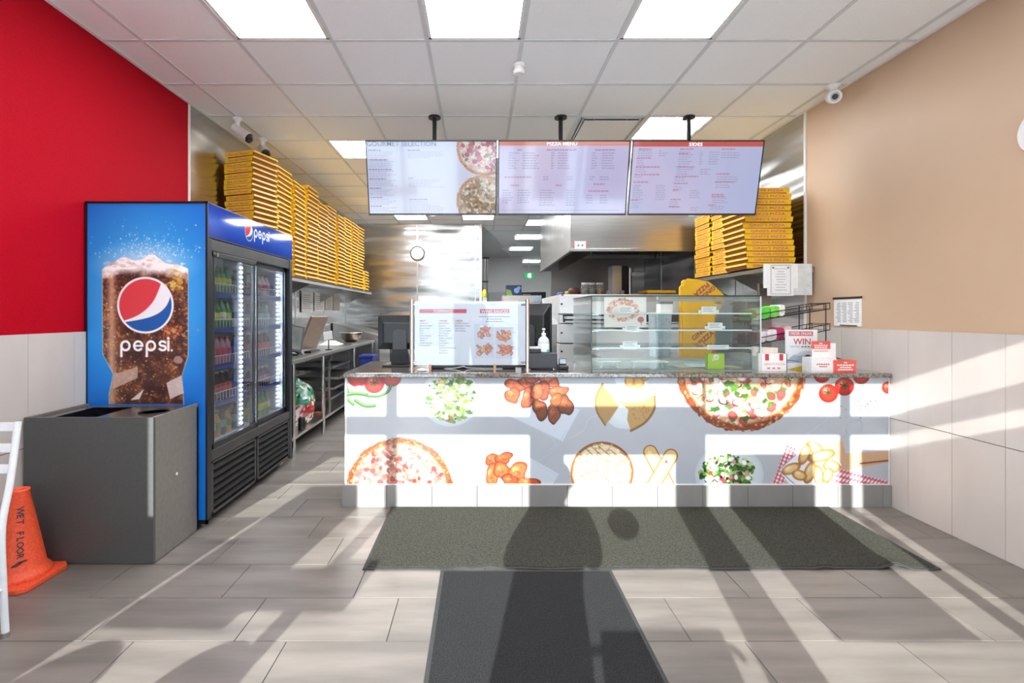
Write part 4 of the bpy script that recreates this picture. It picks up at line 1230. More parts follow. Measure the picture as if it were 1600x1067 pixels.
# printed side
YS = FY0 - .001
cv = Canvas(135, 326, 318, 826, 1.35, (24, 118, 196))
gx, gy = np.meshgrid(cv.X, cv.Y)
d = np.sqrt(((gx - 228) / 120) ** 2 + ((gy - 470) / 150) ** 2)
t = np.clip(1.25 - d, 0, 1)[..., None] ** 1.1
cv.a = np.array((0, 112, 206), np.float32) * (1 - t) + np.array((80, 190, 250), np.float32) * t
t = np.clip(1 - np.sqrt(((gx - 228) / 95) ** 2 + ((gy - 415) / 42) ** 2), 0, 1)[..., None]
cv.a = cv.a * (1 - t * .75) + np.array((236, 248, 255), np.float32) * t * .75
for k in range(330):
    x, y = RS.gauss(238, 34), 405 - abs(RS.gauss(0, 20))
    cv.ell(x, y, RS.uniform(.35, 1.2), col=(240, 250, 255), a=RS.uniform(.3, .9))
glassp = [(159, 424)] + bez([(162, 421), (176, 416), (184, 408), (195, 404), (208, 409), (222, 408), (232, 401), (242, 400), (250, 406), (262, 414), (282, 417), (296, 422)], 44) + [(297, 424), (297, 562), (287, 594), (290, 624), (289, 640), (170, 640), (170, 624), (177, 592), (160, 560)]
cv.poly(glassp, (112, 66, 44))
_g = cv.a.copy()
inside = np.zeros(gx.shape, np.float32)
_tmp = Canvas(135, 326, 318, 826, 1.35, (0, 0, 0)); _tmp.poly(glassp, (255, 255, 255)); inside = _tmp.a[..., 0] / 255
n1 = vnoise(gx, gy, .06, 21); n2 = vnoise(gx, gy, .35, 22)
dark, mid, amb, light = (np.array(c, np.float32) for c in ((58, 26, 24), (120, 66, 40), (198, 134, 74), (232, 196, 160)))
q = np.clip((n1 - .3) * 2.4, 0, 1)[..., None]
col = dark * (1 - q) + mid * q
sp = np.clip((n2 - .55) * 6, 0, 1)[..., None] * np.clip(n1 * 1.6 - .25, 0, 1)[..., None]
col = col * (1 - sp) + amb * sp
edge = np.clip((np.abs(gx - 228) - 52) / 20, 0, 1)[..., None] * np.clip((n2 - .4) * 3, 0, 1)[..., None]
col = col * (1 - .45 * edge) + light * .45 * edge
lft = np.exp(-((gx - 174) / 7.0) ** 2)[..., None] * .75
col = col * (1 - lft) + np.array((222, 178, 146), np.float32) * lft
fo = np.clip((438 - gy + 9 * (n1 - .5) * 2) / 14, 0, 1)[..., None]
col = col * (1 - fo) + np.array((255, 253, 250), np.float32) * fo
cv.a = _g * (1 - inside[..., None]) + col * inside[..., None]
for k in range(420):
    x, y = RS.uniform(160, 296), RS.uniform(430, 632)
    if y > 562 and not (178 < x < 285): continue
    cv.ell(x, y, RS.uniform(.4, 1.3), col=RS.choice([(246, 214, 160), (236, 180, 110), (60, 28, 24), (250, 240, 226), (176, 92, 50)]), a=RS.uniform(.4, .9))
for k in range(70):
    cv.ell(RS.gauss(276, 8), RS.gauss(445, 8), RS.uniform(1.5, 4.5), RS.uniform(1, 3), RS.uniform(0, 3), col=RS.choice([(226, 186, 70), (206, 150, 50), (244, 222, 140), (150, 96, 40)]), a=.6)
for k in range(50):
    cv.ell(RS.gauss(268, 14), RS.gauss(522, 5), RS.uniform(1.5, 4), RS.uniform(1, 3), RS.uniform(0, 3), col=RS.choice([(214, 112, 66), (236, 160, 100), (176, 70, 40)]), a=.6)
for k in range(60):
    cv.ell(RS.uniform(162, 292), RS.gauss(417, 5), RS.uniform(2, 7), RS.uniform(1, 3), RS.uniform(-.3, .3), col=RS.choice([(250, 248, 246), (226, 214, 204), (206, 186, 170), (255, 255, 255)]), a=.5)
cv.poly([(178, 592), (216, 580), (216, 598), (176, 616)], (206, 176, 160), .8)
cv.poly([(262, 606), (286, 594), (290, 622), (268, 632)], (226, 208, 204), .85)
cv.poly([(204, 634), (226, 616), (219, 632)], (232, 222, 216), .9)
cv.poly([(220, 612), (258, 590), (268, 596), (234, 622)], (60, 30, 28), .6)
cv.ell(281, 569, 7, 6, .3, col=(206, 170, 166), a=.7)
cv.line([(159, 424), (160, 560), (177, 592), (170, 624), (170, 640)], 1.4, (224, 214, 206), .6); cv.line([(297, 424), (297, 562), (287, 594), (290, 640)], 1.4, (224, 214, 206), .6)
globe(cv, 228.4, 481.3, 45.5)
word_pepsi(cv, 188, 555.5, 18, sx=.93)
a, c = P(136, 826, YS), P(324, 320, YS)
sheet('cola_print', cv, (FX0 + .01, YS, FZ - .012), (FX1 - .012 - FX0 - .01, 0, 0), (0, 0, .055 - FZ + .012), print_mat('vinyl_print', .5), fr)
# lit header
hd = O('header', B().box(FX1 - .03, FX1 - .002, FY0, FY1, 1.776, FZ), [M_fblk], fr, bevel=.003)
cv = Canvas(FY0 + .006, FY1 - .006, -1.988, -1.785, 270, (14, 62, 170))
gx, gy = np.meshgrid(cv.X, cv.Y)
t = np.clip(1 - np.abs(gy + 1.88) / .13, 0, 1)[..., None]
cv.a = np.array((8, 44, 140), np.float32) * (1 - t) + np.array((20, 84, 200), np.float32) * t
globe(cv, 3.575, -1.893, .062)
word_pepsi(cv, 3.655, -1.872, .062, sx=.9, dot=False)
sheet('header_print', cv, (FX1 - .001, FY0 + .006, 1.988), (0, FY1 - FY0 - .012, 0), (0, 0, -.203), print_mat('header_print', .07, coat=.6), fr)
O('valance', B().box(FX1 - .03, FX1 - .006, FY0 + .01, FY1 - .01, 1.70, 1.774), [M_gun], fr, bevel=.004)
O('lower_rail', B().box(FX1 - .05, FX1 - .004, FY0 + .01, FY1 - .01, .395, .46), [M_gun], fr, bevel=.004)
O('corner_post', B().box(FX1 - .05, FX1 - .002, FY0 + .004, FY0 + .05, .05, 1.775), [M_fblk], fr, bevel=.003)
O('corner_post', B().box(FX1 - .05, FX1 - .002, FY1 - .06, FY1, .05, 1.775), [M_fblk], fr, bevel=.003)
# grille of two louvred panels
O('grille_back', B().box(FX1 - .05, FX1 - .03, FY0 + .03, FY1 - .03, .05, .395), [M_fblk], fr)
for ya, yb in ((FY0 + .05, 3.70), (3.72, FY1 - .06)):
    g = O('grille_frame', B().box(FX1 - .03, FX1 - .006, ya, ya + .025, .06, .39).box(FX1 - .03, FX1 - .006, yb - .025, yb, .06, .39).box(FX1 - .03, FX1 - .006, ya, yb, .06, .08).box(FX1 - .03, FX1 - .006, ya, yb, .375, .39), [M_gun], fr, bevel=.002)
    for k in range(6):
        z = .098 + k * .046
        sl = B().add([(FX1 - .03, ya + .025, z + .03), (FX1 - .004, ya + .025, z), (FX1 - .004, yb - .025, z), (FX1 - .03, yb - .025, z + .03),
                      (FX1 - .03, ya + .025, z + .036), (FX1 - .002, ya + .025, z + .008), (FX1 - .002, yb - .025, z + .008), (FX1 - .03, yb - .025, z + .036)],
                     [(0, 1, 2, 3), (4, 7, 6, 5), (0, 4, 5, 1), (1, 5, 6, 2), (2, 6, 7, 3), (3, 7, 4, 0)])
        O('slat', sl, [M_slat], g)
# sliding glass doors

M_dglass = glass('fridge_glass', (250, 252, 255), gain=.6)
def slide_door(ya, yb, x, mid=False):
    d = O('door', B().box(x - .02, x, ya, ya + .03, .46, 1.70).box(x - .02, x, yb - .028, yb, .46, 1.70).box(x - .02, x, ya, yb, .46, .50).box(x - .02, x, ya, yb, 1.665, 1.70), [M_fblk], fr, bevel=.003)
    O('pane', B().box(x - .012, x - .008, ya + .03, yb - .028, .50, 1.665), [M_dglass], d)
    return d
d1 = slide_door(FY0 + .05, 3.735, FX1 - .008)
O('chrome_edge', B().box(FX1 - .01, FX1 - .005, FY0 + .082, FY0 + .088, .5, 1.665), [M_chrome], d1)
O('chrome_edge', B().box(FX1 - .01, FX1 - .005, 3.695, 3.703, .5, 1.665), [M_chrome], d1)
O('lock', B().cyl((FX1 - .008, FY0 + .11, 1.682), (FX1 + .004, FY0 + .11, 1.682), .012, 14), [M_chrome], d1)
d2 = slide_door(3.70, FY1 - .06, FX1 - .034)
O('chrome_edge', B().box(FX1 - .036, FX1 - .031, FY1 - .096, FY1 - .088, .5, 1.665), [M_chrome], d2)
# inside: light strips, shelves with wire fronts
M_bar_lit = mat('led_bar', (220, 226, 236), .4, var=0, emit=(226, 236, 255), estr=.3)
def led(x, y, n, dy):
    e = O('light_bar', B().box(x - .008, x + .008, y - .02, y + .02, .50, 1.68), [M_bar_lit], fr)
    b = B()
    for c in range(n):
        for k in range(34):
            z = .52 + k * .034
            b.cyl((x + .008, y + (c - (n - 1) / 2) * dy, z), (x + .011, y + (c - (n - 1) / 2) * dy, z), .0065, 6)
    O('light_dots', b, [M_led], e)
led(-1.735, 3.60, 2, .022)
led(-1.76, FY1 - .085, 2, .03)
SZ = [.475, .72, .965, 1.21, 1.45]
for z in SZ:
    b = B().box(FX0 + .07, -1.76, FY0 + .06, FY1 - .06, z - .012, z - .004)
    s_ = O('shelf', b, [M_wire], fr)
    if z > .5:
        O('price_rail', B().box(-1.752, -1.744, FY0 + .06, FY1 - .06, z - .03, z + .006), [M_fblue], s_)
        g = B()
        g.tube([(-1.75, FY0 + .06, z + .062), (-1.75, FY1 - .06, z + .062)], .003, 6)
        y = FY0 + .07
        while y < FY1 - .07:
            g.tube([(-1.75, y, z), (-1.75, y, z + .062)], .0026, 6)
            y += .042
        O('wire_guard', g, [M_wire], s_)

# bottles, one build per kind, then copies
def bottle_proto(kind, liquid, lab, cap, tall=.19, r=.032):
    b = B().lathe([(r * .8, 0), (r, .008), (r, tall * .35), (r * .92, tall * .42), (r, tall * .5), (r * .96, tall * .62), (r * .62, tall * .8), (r * .36, tall * .9), (r * .34, tall * .94)], (0, 0, 0), 14)
    body = b.mesh('bottle_body', [mat('drink_' + kind, liquid, .12, var=.08, scale=40)])
    lb = B().lathe([(r * 1.01, tall * .3), (r * 1.03, tall * .31), (r * 1.03, tall * .57), (r * 1.0, tall * .58)], (0, 0, 0), 14).mesh('bottle_label', [mat('label_' + kind, lab, .35, var=.3, scale=45)])
    cp = B().lathe([(r * .4, tall * .93), (r * .42, tall * .935), (r * .42, tall * .995), (r * .36, tall)], (0, 0, 0), 12).mesh('bottle_cap', [mat('cap_' + kind, cap, .4)])
    return body, lb, cp
KINDS = {
    'lime': ('lime green soda bottle', bottle_proto('lime', (60, 128, 50), (196, 206, 60), (40, 120, 50))),
    'mint': ('clear green soda bottle', bottle_proto('mint', (70, 150, 80), (228, 234, 220), (60, 150, 70), .2)),
    'cola': ('dark cola bottle with red label', bottle_proto('cola', (44, 26, 24), (196, 76, 70), (236, 236, 236), .2)),
    'berry': ('red-capped pink drink bottle', bottle_proto('berry', (196, 140, 150), (200, 70, 90), (222, 56, 40), .19)),
    'blue': ('blue sports drink bottle', bottle_proto('blue', (40, 90, 170), (60, 120, 200), (30, 60, 140), .19)),
    'water': ('clear water bottle', bottle_proto('water', (196, 212, 224), (70, 130, 190), (230, 240, 250), .2)),
    'teal': ('dark teal drink bottle', bottle_proto('teal', (38, 74, 84), (120, 160, 170), (30, 60, 70), .18)),
    'grape': ('short purple drink bottle', bottle_proto('grape', (70, 34, 60), (170, 100, 130), (200, 200, 206), .16)),
    'pink': ('pale pink milk drink bottle', bottle_proto('pink', (214, 190, 196), (206, 130, 140), (196, 60, 70), .18)),
    'orange': ('yellow drink bottle', bottle_proto('orange', (206, 160, 50), (90, 130, 60), (60, 90, 60), .17)),
}
def put_bottle(kind, x, y, z, lab, group, ang=0.0):
    nm, (a, b_, c) = KINDS[kind]
    e = bpy.data.objects.new('drink_bottle', None); COL.objects.link(e)
    e.empty_display_size = .03
    e.location = (x, y, z); e.rotation_euler = (0, 0, ang)
    ORG[e.name] = Vector((x, y, z))
    tag(e, nm + ' ' + lab, 'bottle', group)
    for n_, me in (('body', a), ('label', b_), ('cap', c)):
        link(n_, me, e)
ORD = ['first', 'second', 'third', 'fourth', 'fifth', 'sixth', 'seventh', 'eighth', 'ninth', 'tenth', 'eleventh', 'twelfth', 'thirteenth', 'fourteenth', 'fifteenth', 'sixteenth', 'seventeenth', 'eighteenth', 'nineteenth', 'twentieth', 'twenty-first', 'twenty-second', 'twenty-third']
SHN = ['lowest shelf', 'second-lowest shelf', 'middle shelf', 'second-highest shelf', 'top shelf']
near_kinds = ['teal', 'cola', 'berry', 'mint', 'lime']
near_alt = ['orange', 'cola', 'berry', 'lime', 'lime']
far_kinds = ['lime', 'grape', 'cola', 'teal', 'pink']
for si, z in enumerate(SZ):
    for k in range(4):
        kind = (near_kinds if k % 2 == 0 else near_alt)[si]
        put_bottle(kind, -1.80, 3.325 + .07 * k, z - .004, '%s in line on the %s, near door' % (ORD[k], SHN[si]), 'drinks in the fridge', k * .7)
    for k in range(2):
        put_bottle(['teal', 'blue', 'blue', 'water', 'teal'][si], -1.80, 3.66 + .07 * k, z - .004, '%s past the light strip, %s, near door' % (ORD[k], SHN[si]), 'drinks in the fridge', k)
    for k in range(5):
        put_bottle(far_kinds[si], -1.80, 3.88 + .075 * k, z - .004, '%s in line on the %s, far door' % (ORD[k], SHN[si]), 'drinks in the fridge', k * .9)
# ------------------------------------------------------------------ waste bin, cone, chair, mats
M_bin = mat('bin_laminate', (78, 78, 77), .42, var=.05, scale=60)
M_bin2 = mat('bin_side', (128, 123, 117), .36, .3, var=.05, scale=40)
BX0, BX1, BY0, BY1, BZ = -2.383, -1.706, 2.60, 3.015, .768
wbn = E('waste_station', ((BX0 + BX1) / 2, (BY0 + BY1) / 2, 0), 'dark grey square waste station with openings in its top beside the fridge', 'waste bin')
O('front_panel', B().box(BX0, BX1, BY0, BY0 + .018, .004, BZ - .001), [M_bin], wbn, bevel=.0015)
O('side_panel', B().box(BX1 - .018, BX1, BY0 + .019, BY1, .004, BZ - .001), [M_bin2], wbn, bevel=.0015)
O('side_panel', B().box(BX0, BX0 + .018, BY0 + .019, BY1, .004, BZ - .001), [M_bin2], wbn)
O('back_panel', B().box(BX0, BX1, BY1 - .016, BY1, .004, BZ - .02), [M_bin], wbn)
O('base_board', B().box(BX0 + .02, BX1 - .02, BY0 + .02, BY1 - .02, .0, .03), [M_bin], wbn)
def holed_top(x0, x1, y0, y1, z0, z1, rect, circ, n=28):
    bm = bmesh.new()
    out = [bm.verts.new((x, y, z1)) for x, y in ((x0, y0), (x1, y0), (x1, y1), (x0, y1))]
    edges = [bm.edges.new((out[i], out[(i + 1) % 4])) for i in range(4)]
    hs = [[(rect[0], rect[2]), (rect[1], rect[2]), (rect[1], rect[3]), (rect[0], rect[3])], [(circ[0] + circ[2] * math.cos(2 * math.pi * k / n), circ[1] + circ[2] * math.sin(2 * math.pi * k / n)) for k in range(n)]]
    for h in hs:
        vs = [bm.verts.new((x, y, z1)) for x, y in h]
        edges += [bm.edges.new((vs[i], vs[(i + 1) % len(vs)])) for i in range(len(vs))]
    r = bmesh.ops.triangle_fill(bm, use_beauty=True, use_dissolve=False, edges=edges)
    bm.verts.ensure_lookup_table()
    bm.verts.index_update()
    b = B()
    b.add([v.co.copy() for v in bm.verts], [tuple(v.index for v in f.verts) for f in bm.faces])
    b.add([v.co - Vector((0, 0, z1 - z0)) for v in bm.verts], [tuple(v.index for v in reversed(f.verts)) for f in bm.faces])
    nv = len(bm.verts)
    for e in bm.edges:
        if len(e.link_faces) == 1:
            i, j = e.verts[0].index, e.verts[1].index
            b.f.append((i, j, nv + j, nv + i)); b.m.append(0); b.sm.append(False)
    bm.free()
    return b
M_bintop = mat('bin_top', (84, 80, 77), .22, var=.05, scale=30)
O('top_panel', holed_top(BX0 + .02, BX1 - .02, BY0 + .02, BY1 - .018, BZ - .03, BZ - .012, (BX0 + .10, BX0 + .33, BY0 + .05, BY1 - .08), (BX1 - .13, (BY0 + BY1) / 2 + .0, .07)), [M_bintop], wbn)
O('liner_bag', B().box(BX0 + .10, BX0 + .33, BY0 + .05, BY0 + .054, BZ - .2, BZ - .013).box(BX0 + .10, BX0 + .33, BY1 - .084, BY1 - .08, BZ - .2, BZ - .010).box(BX0 + .10, BX0 + .104, BY0 + .05, BY1 - .08, BZ - .2, BZ - .012).box(BX0 + .326, BX0 + .33, BY0 + .05, BY1 - .08, BZ - .2, BZ - .012), [mat('bin_bag', (18, 20, 24), .2, bump=.6, bscale=25)], wbn)
O('hole_ring', B().lathe([(.07, 0), (.078, .0), (.078, .006), (.071, .006), (.07, 0)], (BX1 - .13, (BY0 + BY1) / 2, BZ - .013), 28), [M_black], wbn)
O('inner_bag', B().lathe([(.068, 0), (.07, .15), (.06, .17), (.072, .185)], (BX1 - .13, (BY0 + BY1) / 2, BZ - .2), 20), [MATS['bin_bag']], wbn)
O('screw_cap', B().cyl((BX1, 2.80, .41), (BX1 + .003, 2.80, .41), .008, 12), [M_whitep], wbn)

M_cone = mat('orange_cone', (240, 88, 52), .5, var=.1, scale=90)
cx, cy = -2.262, 2.45
cn = E('traffic_cone', (cx, cy, 0), 'orange rubber wet-floor cone standing against the waste station', 'cone')
O('base', B().prism([(-.14, -.11), (-.11, -.14), (.11, -.14), (.14, -.11), (.14, .11), (.11, .14), (-.11, .14), (-.14, .11)], (cx, cy, 0), (1, 0, 0), (0, 1, 0), (0, 0, .026)), [M_cone], cn, bevel=.006)
prof = [(.122, .024), (.125, .04), (.12, .05), (.105, .066), (.1, .08), (.036, .436), (.038, .44), (.038, .448), (.03, .45), (.026, .445), (.024, .40)]
O('body', B().lathe(prof, (cx, cy, 0), 40), [M_cone], cn)
tb = B()
def cone_text(s, ang0, z0, ch, w):
    for i, chx in enumerate(s):
        if chx == ' ': continue
        z = z0 - i * ch
        r = .1 - (z - .08) / .356 * .064 + .0012
        a = ang0
        ax = Vector((math.cos(a), math.sin(a), .18)).normalized()
        u = Vector((0, 0, -1)); u = (u - ax * u.dot(ax)).normalized()
        v = ax.cross(u) * 1.0
        text(tb, chx, Vector((cx + r * math.cos(a), cy + r * math.sin(a), z)) - v * w * .4, u, v, h=w, mi=0, bold=.02, lift=.001)
cone_text('WET', -.85, .355, .026, .026)
O('lettering', tb, [M_blackink], cn); tb = B()
cone_text('FLOOR', -.85, .355 - .026 * 4, .026, .026)
q = bez([(0, 0), (.012, .004), (.03, .0), (.04, -.008)], 10)
O('lettering', tb, [M_blackink], cn)
a = -.88
r = .1 - (.115 - .08) / .356 * .064 + .002
c0 = Vector((cx + r * math.cos(a), cy + r * math.sin(a), .118))
ux = Vector((-math.sin(a), math.cos(a), 0))
O('hand_mark', B().tube([c0 - ux * .026 + Vector((0, 0, -.012)), c0 + Vector((0, 0, .004)), c0 + ux * .03 + Vector((0, 0, .008))], .0035, 6).tube([c0 - ux * .026 + Vector((0, 0, -.012)), c0 - ux * .01 + Vector((0, 0, -.012)), c0 + ux * .01], .003, 6), [M_blackink], cn)

M_chair = mat('white_enamel', (232, 234, 238), .35, var=.02)
def ladder_chair(x0, x1, yb, lab, face=-1):
    """white ladder-back chair; yb the back, seat towards face*Y"""
    e = E('cafe_chair', ((x0 + x1) / 2, yb + face * .2, 0), lab, 'chair')
    for x in (x0, x1):
        O('back_post', B().tube(bez([(x, yb + .0, .012), (x, yb - face * -.012, .25), (x, yb + face * .015, .45), (x, yb - face * .02, .62), (x, yb - face * .055, .86)], 18), .013, 10), [M_chair], e)
        O('leg', B().tube([(x, yb + face * .40, .012), (x, yb + face * .37, .45)], .012, 10), [M_chair], e)
        O('foot_cap', B().cyl((x, yb, 0), (x, yb, .02), .016, 12), [M_steel], e)
        O('foot_cap', B().cyl((x, yb + face * .40, 0), (x, yb + face * .40, .02), .016, 12), [M_steel], e)
    for z in (.84, .755, .672):
        t = (z - .62) / .24
        y = yb - face * (.02 + .035 * t)
        O('slat', B().box(x0 + .005, x1 - .005, y - .007, y + .007, z - .018, z + .018), [M_chair], e, bevel=.003)
    for k in range(5):
        y = yb + face * (.04 + .085 * k)
        O('seat_slat', B().box(x0 - .005, x1 + .005, y - .034, y + .034, .445, .46), [M_chair], e, bevel=.003)
    O('stretcher', B().tube([(x0, yb + face * .2, .2), (x1, yb + face * .2, .2)], .009, 8).tube([(x0, yb, .2), (x0, yb + face * .39, .2)], .009, 8).tube([(x1, yb, .2), (x1, yb + face * .39, .2)], .009, 8), [M_chair], e)
    return e
ladder_chair(-2.33, -1.925, 2.02, 'white slatted metal cafe chair at the edge beside the orange cone')
def round_chair(cx, cy, lab):
    e = E('round_back_chair', (cx, cy, 0), lab, 'chair', 'round-backed chairs by the entrance window')
    b = B().prism([(.185 * math.cos(t) * (1 if abs(math.cos(t)) < .8 else .97), .20 * math.sin(t)) for t in np.linspace(0, 6.2832, 33)[:-1]], (cx, cy, .66), (1, 0, 0), (0, 0, 1), (0, .02, 0))
    O('backrest', b, [M_chair], e, bevel=.005)
    O('seat', B().cyl((cx, cy + .21, .44), (cx, cy + .21, .465), .2, 32), [M_chair], e, bevel=.006)
    for sx in (-1, 1):
        O('leg', B().tube([(cx + sx * .17, cy + .0, 0), (cx + sx * .15, cy + .02, .45), (cx + sx * .13, cy + .02, .6)], .012, 8), [M_chair], e)
        O('leg', B().tube([(cx + sx * .19, cy + .40, 0), (cx + sx * .14, cy + .33, .445)], .012, 8), [M_chair], e)
    return e
round_chair(-1.35, -.11, 'white round-backed chair by the entrance window, nearer the door')
round_chair(-1.86, -.11, 'white round-backed chair by the entrance window, nearer the red wall')

# mats
M_mat = mat('mat_pile', (70, 70, 63), .95, var=.3, scale=120, bump=.6, bscale=300, spec=.1)
M_mat2 = mat('runner_pile', (55, 56, 57), .95, var=.3, scale=190, bump=.8, bscale=260, spec=.1)
M_matedge = mat('mat_rubber', (52, 53, 52), .7, var=.1)
def floor_mat(name, x0, x1, y0, y1, z, m, lab, waves, seed):
    e = E(name, ((x0 + x1) / 2, (y0 + y1) / 2, 0), lab, 'mat')
    r = random.Random(seed)
    nx, ny = 90, 36
    ph = [r.uniform(0, 6.28) for _ in range(6)]
    def edge(x, front):
        s = sum(math.sin(x * f + ph[i]) * a for i, (f, a) in enumerate(((7, .004), (13, .003), (23, .002))))
        return s * waves
    bump = [(r.uniform(x0, x1), r.uniform(.03, .06), r.uniform(.008, .014)) for _ in range(int(5 * waves))]
    def zz(x, v):
        h = 0
        for bx_, w_, a_ in bump:
            h += a_ * math.exp(-((x - bx_) / w_) ** 2) * math.exp(-(v / .12) ** 2)
        return h
    def grid(xa, xb, ya, yb, top, mi):
        b = B()
        vs, fs = [], []
        for j in range(ny + 1):
            v = j / ny
            for i in range(nx + 1):
                x = xa + (xb - xa) * i / nx
                y = ya + (yb - ya) * v + edge(x, True) * (1 - v)
                vs.append((x, y, top + zz(x, v)))
        for j in range(ny):
            for i in range(nx):
                a = j * (nx + 1) + i
                fs.append((a, a + 1, a + nx + 2, a + nx + 1))
        n0 = len(vs)
        low = [(p[0], p[1], max(.0005, p[2] - .006)) for p in vs]
        b.add(vs, fs, mi, True)
        ring = [i for i in range(nx + 1)] + [j * (nx + 1) + nx for j in range(1, ny + 1)] + [ny * (nx + 1) + i for i in range(nx - 1, -1, -1)] + [j * (nx + 1) for j in range(ny - 1, 0, -1)]
        rv = [vs[i] for i in ring] + [low[i] for i in ring]
        k = len(ring)
        b.add(rv, [(i, (i + 1) % k, k + (i + 1) % k, k + i) for i in range(k)], mi)
        return b
    O('rubber_border', grid(x0, x1, y0, y1, z, 0), [M_matedge], e)
    O('pile', grid(x0 + .018, x1 - .018, y0 + .018, y1 - .018, z + .003, 0), [m], e)
    return e
floor_mat('entrance_mat', -.60, 2.355, 2.545, 3.362, .007, M_mat, 'long black-grey carpet mat along the foot of the counter', 1.0, 4)
floor_mat('runner_mat', -.20, .668, .55, 2.53, .007, M_mat2, 'dark grey carpet runner leading from the entrance to the long mat', .4, 9)

# ------------------------------------------------------------------ menu screens on ceiling poles
M_bezel = mat('screen_bezel', (40, 42, 44), .3, var=.06)
TV_T, TV_B = (4.06, 2.724), (4.20, 2.139)       # depth, height of the top and bottom edge
tvn = Vector((0, TV_B[0] - TV_T[0], TV_B[1] - TV_T[1]))
down = tvn.normalized(); TVH = tvn.length
fwd = Vector((1, 0, 0)).cross(down) * -1       # towards the room
if fwd.y > 0: fwd = -fwd
def screen(name, x0, x1, xpole, cv, texts, lab):
    e = E(name, ((x0 + x1) / 2, 4.13, 2.14), lab, 'screen', 'menu screens hanging over the counter')
    o = Vector((x0, TV_T[0], TV_T[1]))
    W = x1 - x0
    def slab(a0, a1, b0, b1, f0, f1):
        b = B()
        p = [o + Vector((a, 0, 0)) + down * v + fwd * f for f in (f0, f1) for v in (b0, b1) for a in (a0, a1)]
        b.add(p, [(0, 1, 3, 2), (4, 6, 7, 5), (0, 4, 5, 1), (1, 5, 7, 3), (3, 7, 6, 2), (2, 6, 4, 0)])
        return b
    O('housing', slab(0, W, 0, TVH, -.035, -.002), [M_black], e, bevel=.004)
    O('rear_bulge', slab(W * .2, W * .8, TVH * .25, TVH * .9, -.065, -.035), [M_black], e)
    be = slab(0, W, 0, .011, -.002, .003)
    for q in ((0, W, TVH - .016, TVH), (0, .009, 0, TVH), (W - .009, W, 0, TVH)):
        s2 = slab(*q, -.002, .003); be.add(s2.v, s2.f)
    O('bezel', be, [M_bezel], e)
    sh = sheet('display', cv, o + Vector((.009, 0, 0)) + down * .011 + fwd * .0005, Vector((W - .018, 0, 0)), down * (TVH - .027), print_mat('screen_glow', .12, emit=SCREEN_EMIT, coat=.4), e)
    tb = B()
    for s_, x_, y_, h_, w_, al, mi in texts:
        sc = (W - .018) / cv.w * cv.k
        q = o + Vector((.009 + (x_ - cv.x0) * sc, 0, 0)) + down * (.011 + (y_ - cv.y0) * (TVH - .027) / (cv.y1 - cv.y0)) + fwd * .0012
        text(tb, s_, q, (1, 0, 0), -down, h=h_ * sc, w=w_ * sc if w_ else None, align=al, mi=mi, bold=.006)
    O('heading', tb, [TXT_W, TXT_G, TXT_R], e)
    O('pole', B().cyl((xpole, 4.40, ZC), (xpole, 4.40, 2.42), .019, 16), [M_black], e)
    O('ceiling_flange', B().cyl((xpole, 4.40, ZC + .004), (xpole, 4.40, ZC - .012), .055, 24), [M_black], e)
    O('bracket', B().box(xpole - .1, xpole + .1, 4.19, 4.22, 2.33, 2.62).box(xpole - .03, xpole + .03, 4.2, 4.41, 2.44, 2.52), [M_black], e)
    O('indicator', slab(W * .5 - .02, W * .5 + .02, TVH, TVH + .006, -.01, .002), [M_whitep], e)
    return e
SCREEN_EMIT = 0.6
def emis(name, rgb, k):
    m = mat(name, rgb, .5, emit=rgb, estr=k, var=0)
    return m
TXT_W = emis('glow_white', (255, 252, 250), .7); TXT_G = emis('glow_slate', (96, 102, 126), .6); TXT_R = emis('glow_red', (190, 70, 90), .6)
def rows(cv, x, y, n, dy, wmin, wmax, col, a=.55, seed=0, h=1.1):
    r = random.Random(seed)
    for i in range(n):
        w = r.uniform(wmin, wmax); xx = x
        while xx < x + w:
            l = r.uniform(2, 6)
            cv.rect(xx, min(xx + l, x + w), y + i * dy, y + i * dy + h, col, a)
            xx += l + 1.0
def backdrop(cv, c0, c1, seed):
    gx, gy = np.meshgrid(cv.X, cv.Y)
    t = np.clip(vnoise(gx, gy, .012, seed) * 1.5 - .25, 0, 1)[..., None]
    cv.a = np.array(c0, np.float32) * (1 - t) + np.array(c1, np.float32) * t
G_, R_ = (128, 134, 168), (192, 112, 146)
cv = Canvas(573, 775, 219, 334, 1.5); backdrop(cv, (196, 208, 236), (214, 216, 238), 31)
for y, w, n in ((232, 20, 3), (247, 30, 4), (262, 36, 4), (277, 26, 4), (292, 18, 4), (307, 20, 4), (321, 18, 3)):
    rows(cv, 575, y, 1, 2, w, w, (120, 90, 140), .8, int(y), 1.6)
    rows(cv, 575, y + 3.2, n, 2.7, 26, 44, (130, 146, 190), .55, int(y) + 1, 1.0)
for y, w, n in ((232, 20, 4), (276, 8, 5), (310, 30, 8)):
    rows(cv, 637, y, 1, 2, w, w, (120, 100, 150), .7, int(y) + 5, 1.4)
    rows(cv, 637, y + 3.2, n, 2.7, 30, 60, (136, 150, 190), .5, int(y) + 6, 1.0)
pizza(cv, 757, 229, 44, [((190, 96, 120), 44, .09, 'blob'), ((150, 120, 170), 30, .06, 'arc'), ((226, 200, 210), 40, .08, 'blob'), ((130, 150, 100), 20, .06, 'quad')], cheese=(230, 214, 214), crust=(206, 172, 150), seed=41)
pizza(cv, 755, 314, 43, [((176, 150, 120), 50, .09, 'blob'), ((140, 140, 120), 40, .07, 'arc'), ((222, 210, 196), 50, .08, 'blob'), ((150, 120, 90), 30, .06, 'blob')], cheese=(214, 200, 184), crust=(200, 172, 148), seed=42)
